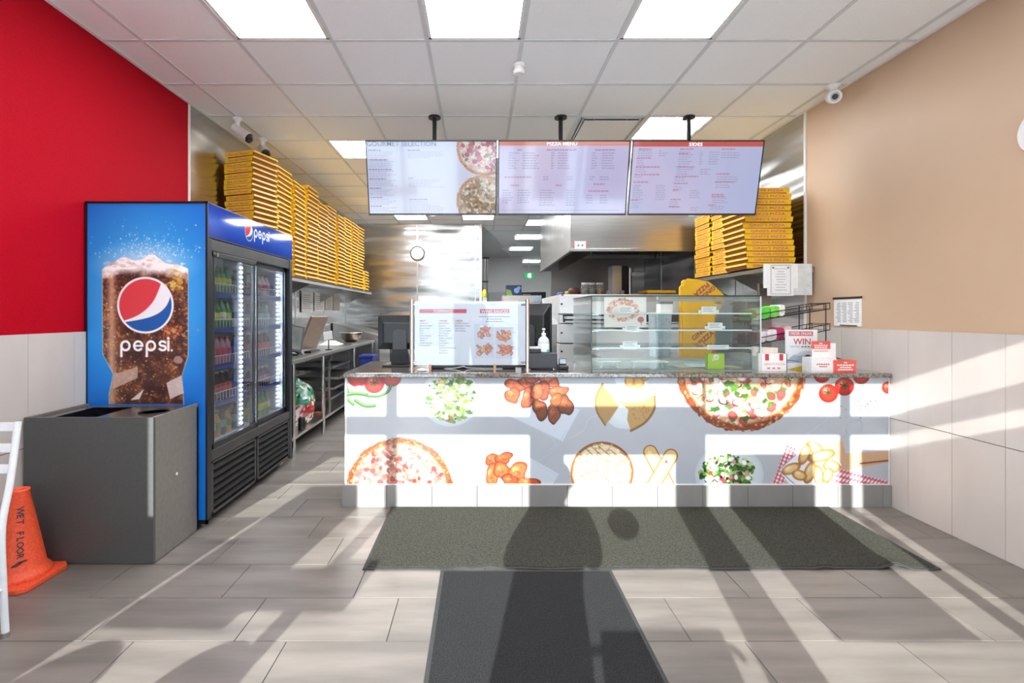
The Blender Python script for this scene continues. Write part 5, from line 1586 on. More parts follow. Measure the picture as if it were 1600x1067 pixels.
screen('menu_screen', P(570.5, 0, 4.06).x, P(776.5, 0, 4.06).x, P(679, 0, 4.40).x, cv, [('GOURMET SELECTION', 573.5, 226, 7.4, 108, 'l', 1)], 'leftmost menu screen with two pizza pictures and gourmet heading')
cv = Canvas(780, 984, 221, 334, 1.5); backdrop(cv, (190, 190, 230), (212, 204, 234), 33)
cv.rect(780, 984, 221, 227.5, (226, 132, 112))
for x, y, n, a_, b_ in ((795, 238, 7, 8, 18), (817, 238, 7, 18, 28), (862, 238, 7, 3, 6), (873, 238, 7, 14, 18), (926, 238, 7, 6, 10), (942, 238, 7, 16, 24), (850, 275, 2, 8, 12), (888, 275, 2, 10, 12), (924, 275, 2, 4, 8), (940, 275, 2, 12, 16),
                        (786, 296, 6, 8, 18), (810, 296, 6, 16, 22), (845, 296, 7, 14, 26), (888, 296, 7, 12, 16), (920, 304, 4, 8, 12), (942, 304, 4, 10, 14)):
    rows(cv, x, y, n, 3.9, a_, b_, G_, .6, int(x + y), 1.4)
for x, y, w in ((809, 235, 7), (855, 235, 46), (931, 235, 32), (789, 277, 42), (799, 290, 14), (871, 290, 9), (931, 288, 18), (923, 299, 32)):
    rows(cv, x, y - 2, 1, 1, w, w, R_, .8, int(x), 2.0)
rows(cv, 784, 328, 1, 1, 190, 190, G_, .5, 99, 1.0)
screen('menu_screen', P(778.5, 0, 4.06).x, P(985.5, 0, 4.06).x, P(876, 0, 4.40).x, cv, [('PIZZA MENU', 878.5, 226.6, 4.8, 47, 'c', 0)], 'centre menu screen with orange-red title bar')
cv = Canvas(989, 1193, 221, 336, 1.5); backdrop(cv, (186, 190, 228), (204, 198, 232), 35)
gx, gy = np.meshgrid(cv.X, cv.Y)
t = np.clip((gx - 1090) / 90, 0, 1)[..., None] * .5
cv.a = cv.a * (1 - t) + np.array((170, 186, 226), np.float32) * t
cv.rect(989, 1193, 221, 229, (206, 84, 78))
for x, y, n, a_, b_ in ((997, 235, 3, 16, 26), (1030, 235, 3, 4, 20), (996, 250, 3, 8, 16), (995, 264, 2, 10, 20), (994, 276, 1, 8, 14), (993, 290, 7, 10, 18), (1030, 290, 7, 14, 18), (992, 318, 3, 10, 16),
                        (1062, 237, 7, 14, 26), (1095, 237, 6, 4, 6), (1110, 237, 6, 12, 16), (1061, 264, 3, 14, 26), (1098, 264, 3, 12, 18), (1059, 278, 2, 12, 18), (1058, 292, 2, 10, 16), (1085, 298, 4, 12, 18), (1054, 316, 3, 10, 16), (1088, 326, 2, 10, 14),
                        (1129, 238, 3, 18, 40), (1126, 276, 3, 20, 40), (1125, 289, 2, 14, 24), (1122, 310, 3, 20, 28), (1120, 324, 2, 14, 26)):
    rows(cv, x, y, n, 3.7, a_, b_, G_, .5, int(x + y), 1.3)
for x, y, w in ((998, 233, 20), (996, 247, 22), (995, 261, 38), (994, 273, 40), (993, 285, 24), (991, 314, 13), (1063, 233, 22), (1062, 240, 14), (1060, 261, 28), (1059, 276, 38), (1058, 287, 22), (1057, 298, 10), (1055, 313, 16), (1053, 325, 18), (1129, 233, 22), (1124, 272, 22), (1123, 285, 32), (1120, 305, 20), (1120, 308, 22), (1117, 322, 11)):
    rows(cv, x, y - 1, 1, 1, w, w, R_, .8, int(x * 3 + y), 1.9)
screen('menu_screen', P(988.5, 0, 4.06).x, P(1195, 0, 4.06).x, P(1076, 0, 4.40).x, cv, [('SIDES', 1087, 227.6, 5.0, 21, 'c', 0)], 'rightmost menu screen with dark red title bar')
# ------------------------------------------------------------------ wall shelves and the yellow pizza boxes
def wall_shelf(xw, xe, ya, yb, z, lab):
    sg = 1 if xe > xw else -1
    e = E('wall_shelf', ((xw + xe) / 2, (ya + yb) / 2, z - .04), lab, 'shelf', 'steel wall shelves')
    O('board', B().box(xw + sg * .004, xe, ya, yb, z - .012, z), [M_steel], e)
    O('front_lip', B().box(xe - sg * .004, xe, ya, yb, z - .045, z), [M_steel], e, bevel=.001)
    O('end_lip', B().box(xw + sg * .004, xe, ya, ya + .004, z - .045, z), [M_steel], e)
    n = max(2, int((yb - ya) / 1.2))
    for k in range(n + 1):
        y = ya + .06 + (yb - ya - .12) * k / n
        O('bracket', B().prism([(0, 0), (sg * .36, 0), (sg * .36, -.025), (sg * .03, -.2), (0, -.2)], (xw + sg * .004, y - .002, z - .012), (1, 0, 0), (0, 0, 1), (0, .004, 0)), [M_steel], e)
    return e
SHL = 1.70
wall_shelf(XL + .002, -1.955, 4.44, 8.98, SHL, 'long steel wall shelf carrying the many yellow box stacks')
wall_shelf(XR - .002, 2.345, 4.16, 5.52, SHL, 'short steel wall shelf under the yellow boxes near the tan wall')

BH = .05
def box_mesh(w, d, txt, key):
    """local: front towards -Y, origin at the middle of the base"""
    h = BH - .001
    b = B()
    w0, d0 = w / 2 - .022, d / 2 - .022
    w1, d1 = w / 2 - .010, d / 2 - .010
    zt = h * .8
    b.add([(-w0, -d0, 0), (w0, -d0, 0), (w0, d0, 0), (-w0, d0, 0), (-w1, -d1, zt), (w1, -d1, zt), (w1, d1, zt), (-w1, d1, zt)],
          [(0, 3, 2, 1), (0, 1, 5, 4), (1, 2, 6, 5), (2, 3, 7, 6), (3, 0, 4, 7), (4, 5, 6, 7)], 0)
    tray = b.mesh('tray', [M_kraft])
    b = B()
    w2, d2 = w / 2, d / 2
    zl = h * .64
    b.add([(-w2, -d2, zl), (w2, -d2, zl), (w2, d2, zl), (-w2, d2, zl), (-w2 + .006, -d2 + .006, h), (w2 - .006, -d2 + .006, h), (w2 - .006, d2 - .006, h), (-w2 + .006, d2 - .006, h)],
          [(4, 5, 6, 7), (0, 1, 5, 4), (1, 2, 6, 5), (2, 3, 7, 6), (3, 0, 4, 7), (0, 3, 2, 1)], 0)
    # front flap over the whole height
    b.add([(-w2 + .01, -d2 - .002, .003), (w2 - .01, -d2 - .002, .003), (w2 - .006, -d2 - .001, h - .001), (-w2 + .006, -d2 - .001, h - .001)], [(0, 1, 2, 3)], 0)
    lid = b.mesh('lid', [M_yellow])
    tb = B()
    text(tb, txt, (0, -d2 - .0035, h * .3), (1, 0, 0), (0, 0, 1), w=w * .72, h=h * .42, bold=.02)
    prt = tb.mesh('lettering', [mat('box_ink', (196, 96, 116), .6)])
    return tray, lid, prt
BOXM = {'m': box_mesh(.33, .33, 'Fine and Flavour!', 'm'), 'l': box_mesh(.365, .375, "GINO'S PIZZA", 'l'), 'r': box_mesh(.43, .40, "GINO'S PIZZA", 'r')}
RB = random.Random(5)
def box_stack(kind, x, y, ang, n, which, group, z0=SHL, lean=0.0, printed=True):
    for k in range(n):
        e = bpy.data.objects.new('pizza_box', None); COL.objects.link(e)
        e.empty_display_size = .05
        loc = Vector((x + RB.uniform(-.009, .009) + lean * k, y + RB.uniform(-.01, .01), z0 + k * BH + .0005))
        e.location = loc; e.rotation_euler = (0, 0, ang + RB.uniform(-.025, .025))
        ORG[e.name] = loc
        pos = 'bottom box' if k == 0 else 'top box' if k == n - 1 else ORD[n - 1 - k] + ' box from the top'
        tag(e, 'yellow pizza box, %s of %s' % (pos, which), 'pizza box', group)
        tr, ld, pt = BOXM[kind]
        link('tray', tr, e); link('lid', ld, e)
        if printed: link('lettering', pt, e)
LEFTG, RIGHTG = 'yellow boxes on the long shelf', 'yellow boxes on the short shelf'
box_stack('m', -2.162, 4.728, -.30, 22, 'the stack nearest the fridge', LEFTG, lean=-.0003)
YS_ = [5.15, 5.54, 5.95, 6.36, 6.77, 7.17, 7.58, 7.99, 8.39]
TOPS = [22, 21, 22, 20, 21, 20, 21, 21, 21]
for i, (y, n) in enumerate(zip(YS_, TOPS)):
    box_stack('l', -2.172 + RB.uniform(-.022, .022), y, RB.uniform(-.03, .03), n, 'the %s stack along the long shelf' % ORD[i + 1], LEFTG, printed=i < 2)
box_stack('l', -2.165, 8.78, .06, 7, 'the short stack ending the long shelf', LEFTG, printed=False)
box_stack('r', 2.515, 4.505, 0, 14, 'the front stack on the short shelf', RIGHTG, lean=-.0035)
box_stack('l', 2.56, 4.905, -1.5708, 14, 'the middle stack on the short shelf', RIGHTG, lean=-.001)
box_stack('l', 2.55, 5.29, -1.5708, 13, 'the rear stack on the short shelf', RIGHTG)
# permit sheets hung at the shelf end
pm = E('permit_sheet', (2.49, 4.13, 1.45), 'framed white permit hanging from the end of the short shelf', 'permit')
a, c = P(1193, 450, 4.14), P(1247, 412, 4.14)
O('backing_sheet', B().box(a.x, c.x, 4.140, 4.143, a.z, c.z), [M_paper], pm)
a, c = P(1199, 462, 4.135), P(1240, 413.5, 4.135)
O('document', B().box(a.x, c.x, 4.135, 4.138, a.z, c.z), [M_paper], pm)
a2, c2 = P(1204.5, 459.5, 4.1335), P(1235.5, 414.5, 4.1335)
q = B()
for s_ in ((a2.x, c2.x, a2.z, a2.z + .003), (a2.x, c2.x, c2.z - .003, c2.z), (a2.x, a2.x + .003, a2.z, c2.z), (c2.x - .003, c2.x, a2.z, c2.z)):
    q.box(s_[0], s_[1], 4.1335, 4.1345, s_[2], s_[3])
for i in range(9):
    w_ = RB.uniform(.05, .12); xm = (a2.x + c2.x) / 2
    q.box(xm - w_ / 2, xm + w_ / 2, 4.1338, 4.1345, c2.z - .03 - i * .022, c2.z - .027 - i * .022)
q.cyl((a2.x + .02, 4.1338, c2.z - .02), (a2.x + .02, 4.1345, c2.z - .02), .009, 12).cyl((c2.x - .02, 4.1338, c2.z - .02), (c2.x - .02, 4.1345, c2.z - .02), .009, 12)
O('print_lines', q, [M_ink], pm)
b3, c3_ = P(1240, 461, 4.146), P(1269, 412, 4.146)
O('reflected_sheet', B().box(b3.x, c3_.x, 4.146, 4.149, b3.z, c3_.z), [mat('reflection_grey', (214, 216, 214), .6)], pm)  # sheet added in place of the papers' reflection in the steel wall
O('tape', B().box(a.x + .02, c.x - .02, 4.130, 4.1425, c.z, c.z + .006), [M_whitep], pm)

# ------------------------------------------------------------------ steel worktable along the left wall and what is on it
wt = E('steel_worktable', (-2.05, 6.1, 0), 'long stainless steel worktable with an undershelf beyond the fridge', 'worktable')
TX, TZ, TY0, TY1 = -1.685, .89, 4.46, 8.0
O('top', B().box(XL + .004, TX, TY0, TY1, TZ - .04, TZ), [M_steel], wt, bevel=.004)
O('undershelf', B().box(XL + .02, TX - .01, TY0, TY1, .155, .18), [M_steel], wt, bevel=.003)
for y in (4.55, 5.42, 6.75, 7.9):
    O('leg', B().cyl((TX - .02 + (.04 if y == 5.42 else 0) * 0, y, .0), (TX - .02, y, TZ - .04), .019, 16), [M_chrome], wt)
    O('leg', B().cyl((XL + .05, y, .0), (XL + .05, y, TZ - .04), .019, 16), [M_chrome], wt)
O('backsplash', B().box(XL + .004, XL + .012, TY0, TY1, TZ, TZ + .1), [M_steel], wt)
# order screen leaning back on the table
od = E('order_screen', (-1.93, 5.0, TZ), 'grey order display tilted back on the steel worktable', 'display')
b = B().box(-2.16, -1.80, 4.98, 5.01, TZ + .05, TZ + .33).turn(.62, (-1.95, 5.0, TZ + .05), 'Z').turn(-.4, (-1.95, 5.0, TZ + .05), 'X')
O('panel', b, [M_dark], od, bevel=.004)
b = B().box(-2.14, -1.82, 4.976, 4.98, TZ + .075, TZ + .31).turn(.62, (-1.95, 5.0, TZ + .05), 'Z').turn(-.4, (-1.95, 5.0, TZ + .05), 'X')
O('glass_face', b, [mat('screen_off', (110, 116, 112), .08, var=.15, scale=6)], od)
O('stand', B().tube([(-2.1, 5.0, TZ + .004), (-1.95, 5.02, TZ + .09), (-1.82, 5.08, TZ + .004)], .014, 8).box(-2.1, -1.82, 4.98, 5.12, TZ, TZ + .012), [M_black], od)
od2 = E('ticket_easel', (-1.80, 5.5, TZ), 'brown-edged board on an easel leaning on the steel worktable', 'board')
b = B().box(-1.99, -1.74, 5.40, 5.425, TZ + .03, TZ + .42).turn(1.15, (-1.86, 5.4, TZ), 'Z')
b2 = B(); b2.v = list(b.v); b2.f = b.f; b2.m = b.m; b2.sm = b.sm
ax = Matrix.Rotation(.45, 3, Vector((math.cos(1.15), math.sin(1.15), 0)))
c_ = Vector((-1.84, 5.42, TZ + .03))
b2.v = [tuple(ax @ (Vector(p) - c_) + c_) for p in b2.v]
O('board', b2, [mat('taupe_board', (146, 126, 112), .5)], od2, bevel=.003)
O('foot', B().box(-1.87, -1.80, 5.30, 5.60, TZ, TZ + .02), [M_black], od2)
tg = B().box(-1.80, -1.70, 5.75, 5.755, TZ + .12, TZ + .22).turn(.5, (-1.75, 5.75, 0), 'Z').turn(.3, (-1.75, 5.75, TZ + .12), 'X')
t_ = E('ticket_slip', (-1.75, 5.75, TZ), 'white paper slip clipped on a short stand behind the board', 'slip')
O('slip', tg, [M_paper], t_)
O('stand', B().cyl((-1.75, 5.76, TZ), (-1.75, 5.76, TZ + .14), .006, 8).cyl((-1.75, 5.76, TZ), (-1.75, 5.76, TZ + .008), .04, 16), [M_black], t_)
bw = E('steel_bowl', (-1.93, 7.45, TZ), 'round steel mixing bowl on the far end of the worktable', 'bowl')
O('bowl', B().lathe([(.07, 0), (.085, .004), (.13, .05), (.158, .12), (.166, .135), (.162, .136), (.15, .118), (.12, .05), (.07, .014)], (-1.93, 7.45, TZ), 36), [mat('dark_bowl', (110, 96, 84), .18, .9, var=.1)], bw)
O('rim', B().lathe([(.158, .132), (.168, .132), (.169, .14), (.16, .141)], (-1.93, 7.45, TZ), 36), [M_chrome], bw)
for i, (x_, y_, s_) in enumerate(((-2.02, 6.75, 1), (-2.10, 6.98, .8))):
    b = B()
    r = random.Random(i)
    n = 10
    vs, fs = [], []
    for j in range(n + 1):
        for k in range(n + 1):
            u_, v_ = k / n - .5, j / n - .5
            e_ = max(0, 1 - (2 * abs(u_)) ** 3) * max(0, 1 - (2 * abs(v_)) ** 3)
            vs.append((x_ + u_ * .26 * s_, y_ + v_ * .3 * s_, TZ + .004 + e_ * (.02 + .03 * r.random())))
    for j in range(n):
        for k in range(n):
            a = j * (n + 1) + k
            fs.append((a, a + 1, a + n + 2, a + n + 1))
    b.add(vs, fs, 0, True)
    low = [(p[0], p[1], TZ) for p in vs]
    ring = list(range(n + 1)) + [j * (n + 1) + n for j in range(1, n + 1)] + [n * (n + 1) + k for k in range(n - 1, -1, -1)] + [j * (n + 1) for j in range(n - 1, 0, -1)]
    k_ = len(ring)
    b.add([vs[q] for q in ring] + [low[q] for q in ring], [(q, (q + 1) % k_, k_ + (q + 1) % k_, k_ + q) for q in range(k_)])
    O('cloth', b, [mat('white_cloth', (226, 226, 222), .9, var=.05)], label=('crumpled white cloth on the worktable in front of the steel bowl', 'smaller crumpled white cloth behind the other, beside the steel bowl')[i], cat='cloth')
lb = E('prep_bin', (-2.02, 8.5, 0), 'steel prep unit with a sloping lid at the end of the worktable', 'prep unit')
O('body', B().box(XL + .02, -1.62, 8.05, 8.95, .1, .92), [M_steel], lb, bevel=.01)
O('lid', B().add([(XL + .02, 8.08, .92), (-1.62, 8.08, .92), (-1.62, 8.95, .92), (XL + .02, 8.95, .92), (XL + .02, 8.08, 1.16), (-1.66, 8.08, .97), (-1.66, 8.95, .97), (XL + .02, 8.95, 1.16)],
                 [(0, 3, 2, 1), (4, 5, 6, 7), (0, 1, 5, 4), (1, 2, 6, 5), (2, 3, 7, 6), (3, 0, 4, 7)]), [M_steel], lb, bevel=.006)
for x_ in (XL + .1, -1.70):
    for y_ in (8.12, 8.88):
        O('foot', B().cyl((x_, y_, 0), (x_, y_, .1), .02, 10), [M_black], lb)
# sheets hanging under the shelf
for i, (ya, yb, z0, col) in enumerate(((6.68, 7.15, 1.33, (216, 212, 204)), (7.2, 7.66, 1.35, (226, 222, 214)), (7.7, 8.1, 1.37, (206, 198, 186)), (8.14, 8.5, 1.36, (190, 180, 170)))):
    e = E('order_sheet', (XL + .02, (ya + yb) / 2, z0), 'white paper sheet hung on the wall under the long shelf, %s from the fridge' % ORD[i], 'paper sheet', 'papers under the long shelf')
    O('sheet', B().box(XL + .014, XL + .018, ya, yb, z0, 1.62), [mat('sheet_%d' % i, col, .7)], e)
    q = B()
    for k in range(7):
        q.box(XL + .0185, XL + .0195, ya + .04, yb - RB.uniform(.04, .2), 1.56 - k * .03, 1.566 - k * .03)
    O('print_lines', q, [M_ink], e)
# under the table: bag of bottles, trays, blue bin
bg = E('bottle_sack', (-1.93, 5.12, .18), 'clear plastic sack full of red and green packages under the worktable', 'sack')
r = random.Random(3)
b = B()
nu, nv = 40, 26
vs, fs = [], []
for j in range(nv + 1):
    v = j / nv
    R0 = (.215 * math.sin(math.pi * min(1, .18 + v * .78)) ** .6) * (1 if v < .8 else 1 - (v - .8) * 1.6)
    for i in range(nu):
        a = 2 * math.pi * i / nu
        k = 1 + .09 * math.sin(5 * a + 7 * v) + .07 * math.sin(9 * a - 13 * v) + r.uniform(-.03, .03)
        vs.append((-1.93 + R0 * k * math.cos(a) * .95, 5.12 + R0 * k * math.sin(a) * 1.35, .182 + v * .47))
for j in range(nv):
    for i in range(nu):
        fs.append((j * nu + i, j * nu + (i + 1) % nu, (j + 1) * nu + (i + 1) % nu, (j + 1) * nu + i))
b.add(vs, fs + [tuple(reversed(range(nu))), tuple(nv * nu + i for i in range(nu))], 0, True)
m = mat('sack_contents', (200, 196, 190), .25, var=.2, scale=9, bump=.6, bscale=22)
N, K = m.node_tree.nodes, m.node_tree.links
geo = N.new('ShaderNodeNewGeometry'); vo = N.new('ShaderNodeTexVoronoi'); vo.inputs['Scale'].default_value = 27
K.new(geo.outputs['Position'], vo.inputs['Vector'])
sp = N.new('ShaderNodeSeparateColor'); K.new(vo.outputs['Color'], sp.inputs[0])
sz = N.new('ShaderNodeSeparateXYZ'); K.new(geo.outputs['Position'], sz.inputs[0])
def ramp(stops):
    q = N.new('ShaderNodeValToRGB'); q.color_ramp.interpolation = 'CONSTANT'
    el = q.color_ramp.elements
    el[0].position = 0; el[0].color = L(*stops[0][1]); el[1].position = stops[1][0]; el[1].color = L(*stops[1][1])
    for p_, c_ in stops[2:]:
        w_ = el.new(p_); w_.color = L(*c_)
    return q
ra = ramp([(0, (40, 110, 56)), (.3, (150, 160, 150)), (.5, (70, 140, 130)), (.66, (186, 190, 60)), (.76, (206, 210, 206)), (.9, (24, 60, 40))])
rb = ramp([(0, (186, 46, 52)), (.3, (226, 216, 212)), (.55, (206, 120, 120)), (.7, (236, 232, 228)), (.85, (150, 30, 40))])
K.new(sp.outputs[0], ra.inputs[0]); K.new(sp.outputs[0], rb.inputs[0])
gt = N.new('ShaderNodeMath'); gt.operation = 'GREATER_THAN'; gt.inputs[1].default_value = .40; K.new(sz.outputs['Z'], gt.inputs[0])
mx = N.new('ShaderNodeMix'); mx.data_type = 'RGBA'; K.new(gt.outputs[0], mx.inputs['Factor']); K.new(rb.outputs[0], mx.inputs[6]); K.new(ra.outputs[0], mx.inputs[7])
K.new(mx.outputs[2], N['Principled BSDF'].inputs['Base Color'])
O('sack', b, [m], bg)
O('tied_neck', B().lathe([(.05, 0), (.02, .03), (.03, .06), (.06, .09)], (-1.95, 5.12, .64), 14), [mat('clear_film', (206, 216, 220), .15)], bg)
O('black_can', B().lathe([(.03, 0), (.034, .004), (.034, .11), (.028, .118)], (-1.74, 4.86, .18), 18), [M_black], label='small black can on the undershelf beside the plastic sack', cat='can')
rk = E('tray_rack', (-1.95, 6.2, .18), 'low steel tray rack standing on the undershelf of the worktable', 'rack')
for y in (5.78, 6.62):
    O('side_frame', B().box(XL + .1, XL + .12, y - .01, y + .01, .18, .80).box(-1.76, -1.74, y - .01, y + .01, .18, .80).box(XL + .1, -1.74, y - .01, y + .01, .78, .80), [M_steel], rk)
for z in (.30, .42, .54, .66):
    O('rail', B().box(XL + .1, -1.74, 5.77, 5.80, z - .008, z).box(XL + .1, -1.74, 6.60, 6.63, z - .008, z), [M_steel], rk)
for i, z in enumerate((.30, .42, .54, .66)):
    x1 = (-1.74, -1.70, -1.64, -1.72)[i]
    e = E('baking_tray', (-2.0, 6.2, z), 'flat steel baking tray in the low rack, %s from the bottom' % ORD[i], 'tray', 'baking trays in the low rack')
    O('pan', B().box(x1 - .6, x1, 5.80, 6.60, z + .001, z + .006), [M_steel], e)
    O('rim', B().box(x1 - .6, x1, 5.80, 5.806, z, z + .03).box(x1 - .6, x1, 6.594, 6.60, z, z + .03).box(x1 - .006, x1, 5.80, 6.60, z, z + .03).box(x1 - .6, x1 - .594, 5.80, 6.60, z, z + .03), [M_steel], e)
O('cardboard_block', B().box(-1.88, -1.75, 5.52, 5.60, .18, .21), [M_kraft], label='small flat cardboard piece on the undershelf', cat='cardboard', bevel=.002)
bb = E('blue_bin', (-1.50, 7.0, 0), 'tall blue plastic bin beyond the worktable legs', 'bin')
bl = mat('blue_plastic', (30, 44, 130), .4, var=.06)
def taper(x0, x1, y0, y1, z0, z1, k):
    xm, ym = (x0 + x1) / 2, (y0 + y1) / 2
    return B().add([(xm + (x - xm) * k, ym + (y - ym) * k, z0) for x, y in ((x0, y0), (x1, y0), (x1, y1), (x0, y1))] + [(x, y, z1) for x, y in ((x0, y0), (x1, y0), (x1, y1), (x0, y1))],
                   [(0, 3, 2, 1), (4, 5, 6, 7), (0, 1, 5, 4), (1, 2, 6, 5), (2, 3, 7, 6), (3, 0, 4, 7)])
O('body', taper(-1.66, -1.48, 6.85, 7.15, 0, .70, .85), [bl], bb, bevel=.01)
O('rim', B().box(-1.67, -1.47, 6.84, 7.16, .70, .735), [bl], bb, bevel=.006)
ck = E('wall_clock', (P(652.5, 0, YB).x, YB, P(0, 407, YB).z), 'round wall clock with white face and dark rim on the steel wall', 'clock')
cxx, czz = P(652.5, 0, YB).x, P(0, 396, YB).z
O('rim', B().cyl((cxx, YB, czz), (cxx, YB - .04, czz), .142, 40), [mat('clock_rim', (84, 76, 72), .4, .2)], ck, bevel=.004)
O('face', B().cyl((cxx, YB - .04, czz), (cxx, YB - .044, czz), .118, 40), [M_whitep], ck)
b = B()
for k in range(12):
    a = k * math.pi / 6
    p0 = Vector((math.sin(a), 0, math.cos(a)))
    b.tube([Vector((cxx, YB - .0455, czz)) + p0 * .095, Vector((cxx, YB - .0455, czz)) + p0 * .11], .0035, 6)
O('hour_mark', b, [M_ink], ck)
O('hand', B().tube([(cxx, YB - .047, czz), (cxx - .045, YB - .047, czz + .05)], .005, 6), [M_blackink], ck)
O('hand', B().tube([(cxx, YB - .049, czz), (cxx + .04, YB - .049, czz - .085)], .004, 6), [M_blackink], ck)

# ------------------------------------------------------------------ hood, oven and the back of the kitchen
HX, HY0, HY1, HZ = 1.03, 5.66, 8.49, 2.03
hd_ = E('cooking_hood', ((HX + XR) / 2, 7.0, HZ), 'big stainless steel cooking hood above the oven', 'hood')
O('front_panel', B().box(HX, XR - .004, HY0, HY0 + .02, HZ, ZC - .005), [M_hood], hd_, bevel=.002)
O('side_panel', B().box(HX, HX + .02, HY0 + .021, HY1, HZ, ZC - .005), [M_hood], hd_)
O('inner_back', B().box(HX + .02, XR - .004, HY1 - .02, HY1, HZ, ZC - .005), [M_darksteel], hd_)
O('lip', B().box(HX - .012, XR - .004, HY0 - .012, HY0 + .03, HZ - .012, HZ + .02).box(HX - .012, HX + .03, HY0, HY1, HZ - .012, HZ + .02), [M_steel], hd_, bevel=.002)
O('inner_roof', B().box(HX + .02, XR - .004, HY0 + .02, HY1, 2.75, 2.77), [M_darksteel], hd_)
for k in range(7):
    x0 = HX + .1 + k * .235
    O('filter', B().add([(x0, 7.2, 2.70), (x0 + .22, 7.2, 2.70), (x0 + .22, 7.95, 2.25), (x0, 7.95, 2.25), (x0, 7.2, 2.74), (x0 + .22, 7.2, 2.74), (x0 + .22, 7.95, 2.29), (x0, 7.95, 2.29)],
                        [(0, 1, 2, 3), (4, 7, 6, 5), (0, 4, 5, 1), (1, 5, 6, 2), (2, 6, 7, 3), (3, 7, 4, 0)]), [M_darksteel], hd_)
O('grease_trough', B().box(HX + .05, XR - .01, 7.95, 8.02, 2.2, 2.26), [M_steel], hd_)
O('divider', B().box(HX + .30, HX + .315, 6.0, 8.4, HZ, 2.7), [M_darksteel], hd_)
a, c = P(896, 389.5, HY0 - .002), P(917, 377, HY0 - .002)
O('notice', B().box(a.x, c.x, HY0 - .003, HY0 - .001, a.z, c.z), [M_paper], hd_)
O('notice_edge', B().box(a.x, a.x + .012, HY0 - .004, HY0 - .002, a.z, c.z).box(c.x - .012, c.x, HY0 - .004, HY0 - .002, a.z, c.z), [M_redink], hd_)
O('button', B().cyl(((a.x + c.x) / 2 - .02, HY0 - .006, (a.z + c.z) / 2), ((a.x + c.x) / 2 - .02, HY0 - .003, (a.z + c.z) / 2), .014, 14).cyl(((a.x + c.x) / 2 + .025, HY0 - .006, (a.z + c.z) / 2), ((a.x + c.x) / 2 + .025, HY0 - .003, (a.z + c.z) / 2), .014, 14), [M_ink], hd_)

M_oven = mat('oven_steel', (226, 228, 229), .35, .35, var=.03, scale=6)
ov = E('conveyor_oven', (1.75, 6.7, 0), 'large steel two-deck conveyor pizza oven under the hood', 'oven')
OX0, OX1, OY0, OY1 = .945, 2.55, 5.92, 7.6
def zz(py): return P(0, py, OY0).z
O('upper_deck', B().box(OX0, OX1, OY0, OY1, zz(505), zz(492)).box(OX0, OX1, OY0 + .1, OY1, zz(492), zz(490)).box(OX0, OX1, OY0, OY1, zz(490), zz(460)), [M_oven], ov, bevel=.004)
O('slot', B().box(OX0 + .04, OX1 - .04, OY0 - .003, OY0 + .02, zz(503), zz(491.5)), [M_black], ov)
O('conveyor', B().box(OX0 + .06, OX0 + .7, OY0 - .05, OY0 + .2, zz(503), zz(501)), [M_steel], ov)
O('middle_panel', B().box(OX0, OX1, OY0, OY1, zz(536), zz(506)), [M_oven], ov, bevel=.004)
O('lower_deck', B().box(OX0, OX1, OY0, OY1, zz(566), zz(537.5)), [M_oven], ov, bevel=.004)
O('stand', B().box(OX0 + .03, OX0 + .08, OY0 + .03, OY0 + .08, 0, zz(566)).box(OX1 - .08, OX1 - .03, OY0 + .03, OY0 + .08, 0, zz(566)).box(OX0 + .03, OX0 + .08, OY1 - .08, OY1 - .03, 0, zz(566)).box(OX1 - .08, OX1 - .03, OY1 - .08, OY1 - .03, 0, zz(566)), [M_darksteel], ov)
for py in (475, 520, 549):
    O('bolt', B().cyl((OX0 + .025, OY0, zz(py)), (OX0 + .025, OY0 - .01, zz(py)), .012, 10), [M_black], ov)
O('indicator', B().box(OX0 + .02, OX0 + .05, OY0 - .004, OY0, zz(462), zz(460)), [M_redink], ov)
O('crumb_pan', B().box(OX0 + .05, OX0 + .6, OY0 - .22, OY0 - .02, zz(498), zz(494)), [M_steel], ov)
O('top_sheet', B().box(OX0 + .02, OX1 - .02, OY0 + .02, OY1, zz(460), zz(460) + .004), [M_darksteel], ov)
ZT = zz(460) + .004
for i, (px, col, lab) in enumerate(((914, (186, 176, 166), 'glass jar with white lid on the oven, nearest the brown bag'), (924.5, (140, 160, 130), 'glass jar of green herbs with white lid on the oven'), (937, (206, 136, 50), 'glass jar of orange spice with white lid on the oven'))):
    x_ = P(px, 0, 6.2).x
    e = E('spice_jar', (x_, 6.2, ZT), lab, 'jar', 'spice jars on the oven')
    O('contents', B().lathe([(.035, .002), (.045, .006), (.045, .07), (.04, .078)], (x_, 6.2, ZT), 18), [mat('spice_%d' % i, col, .6, var=.2)], e)
    O('glass', B().lathe([(.04, 0), (.05, .006), (.05, .10), (.042, .125), (.04, .13)], (x_, 6.2, ZT), 18), [glass('jar_glass', (246, 248, 248), haze=.2)], e)
    O('lid', B().lathe([(.042, .128), (.044, .13), (.044, .15), (.04, .152)], (x_, 6.2, ZT), 18), [M_whitep], e)
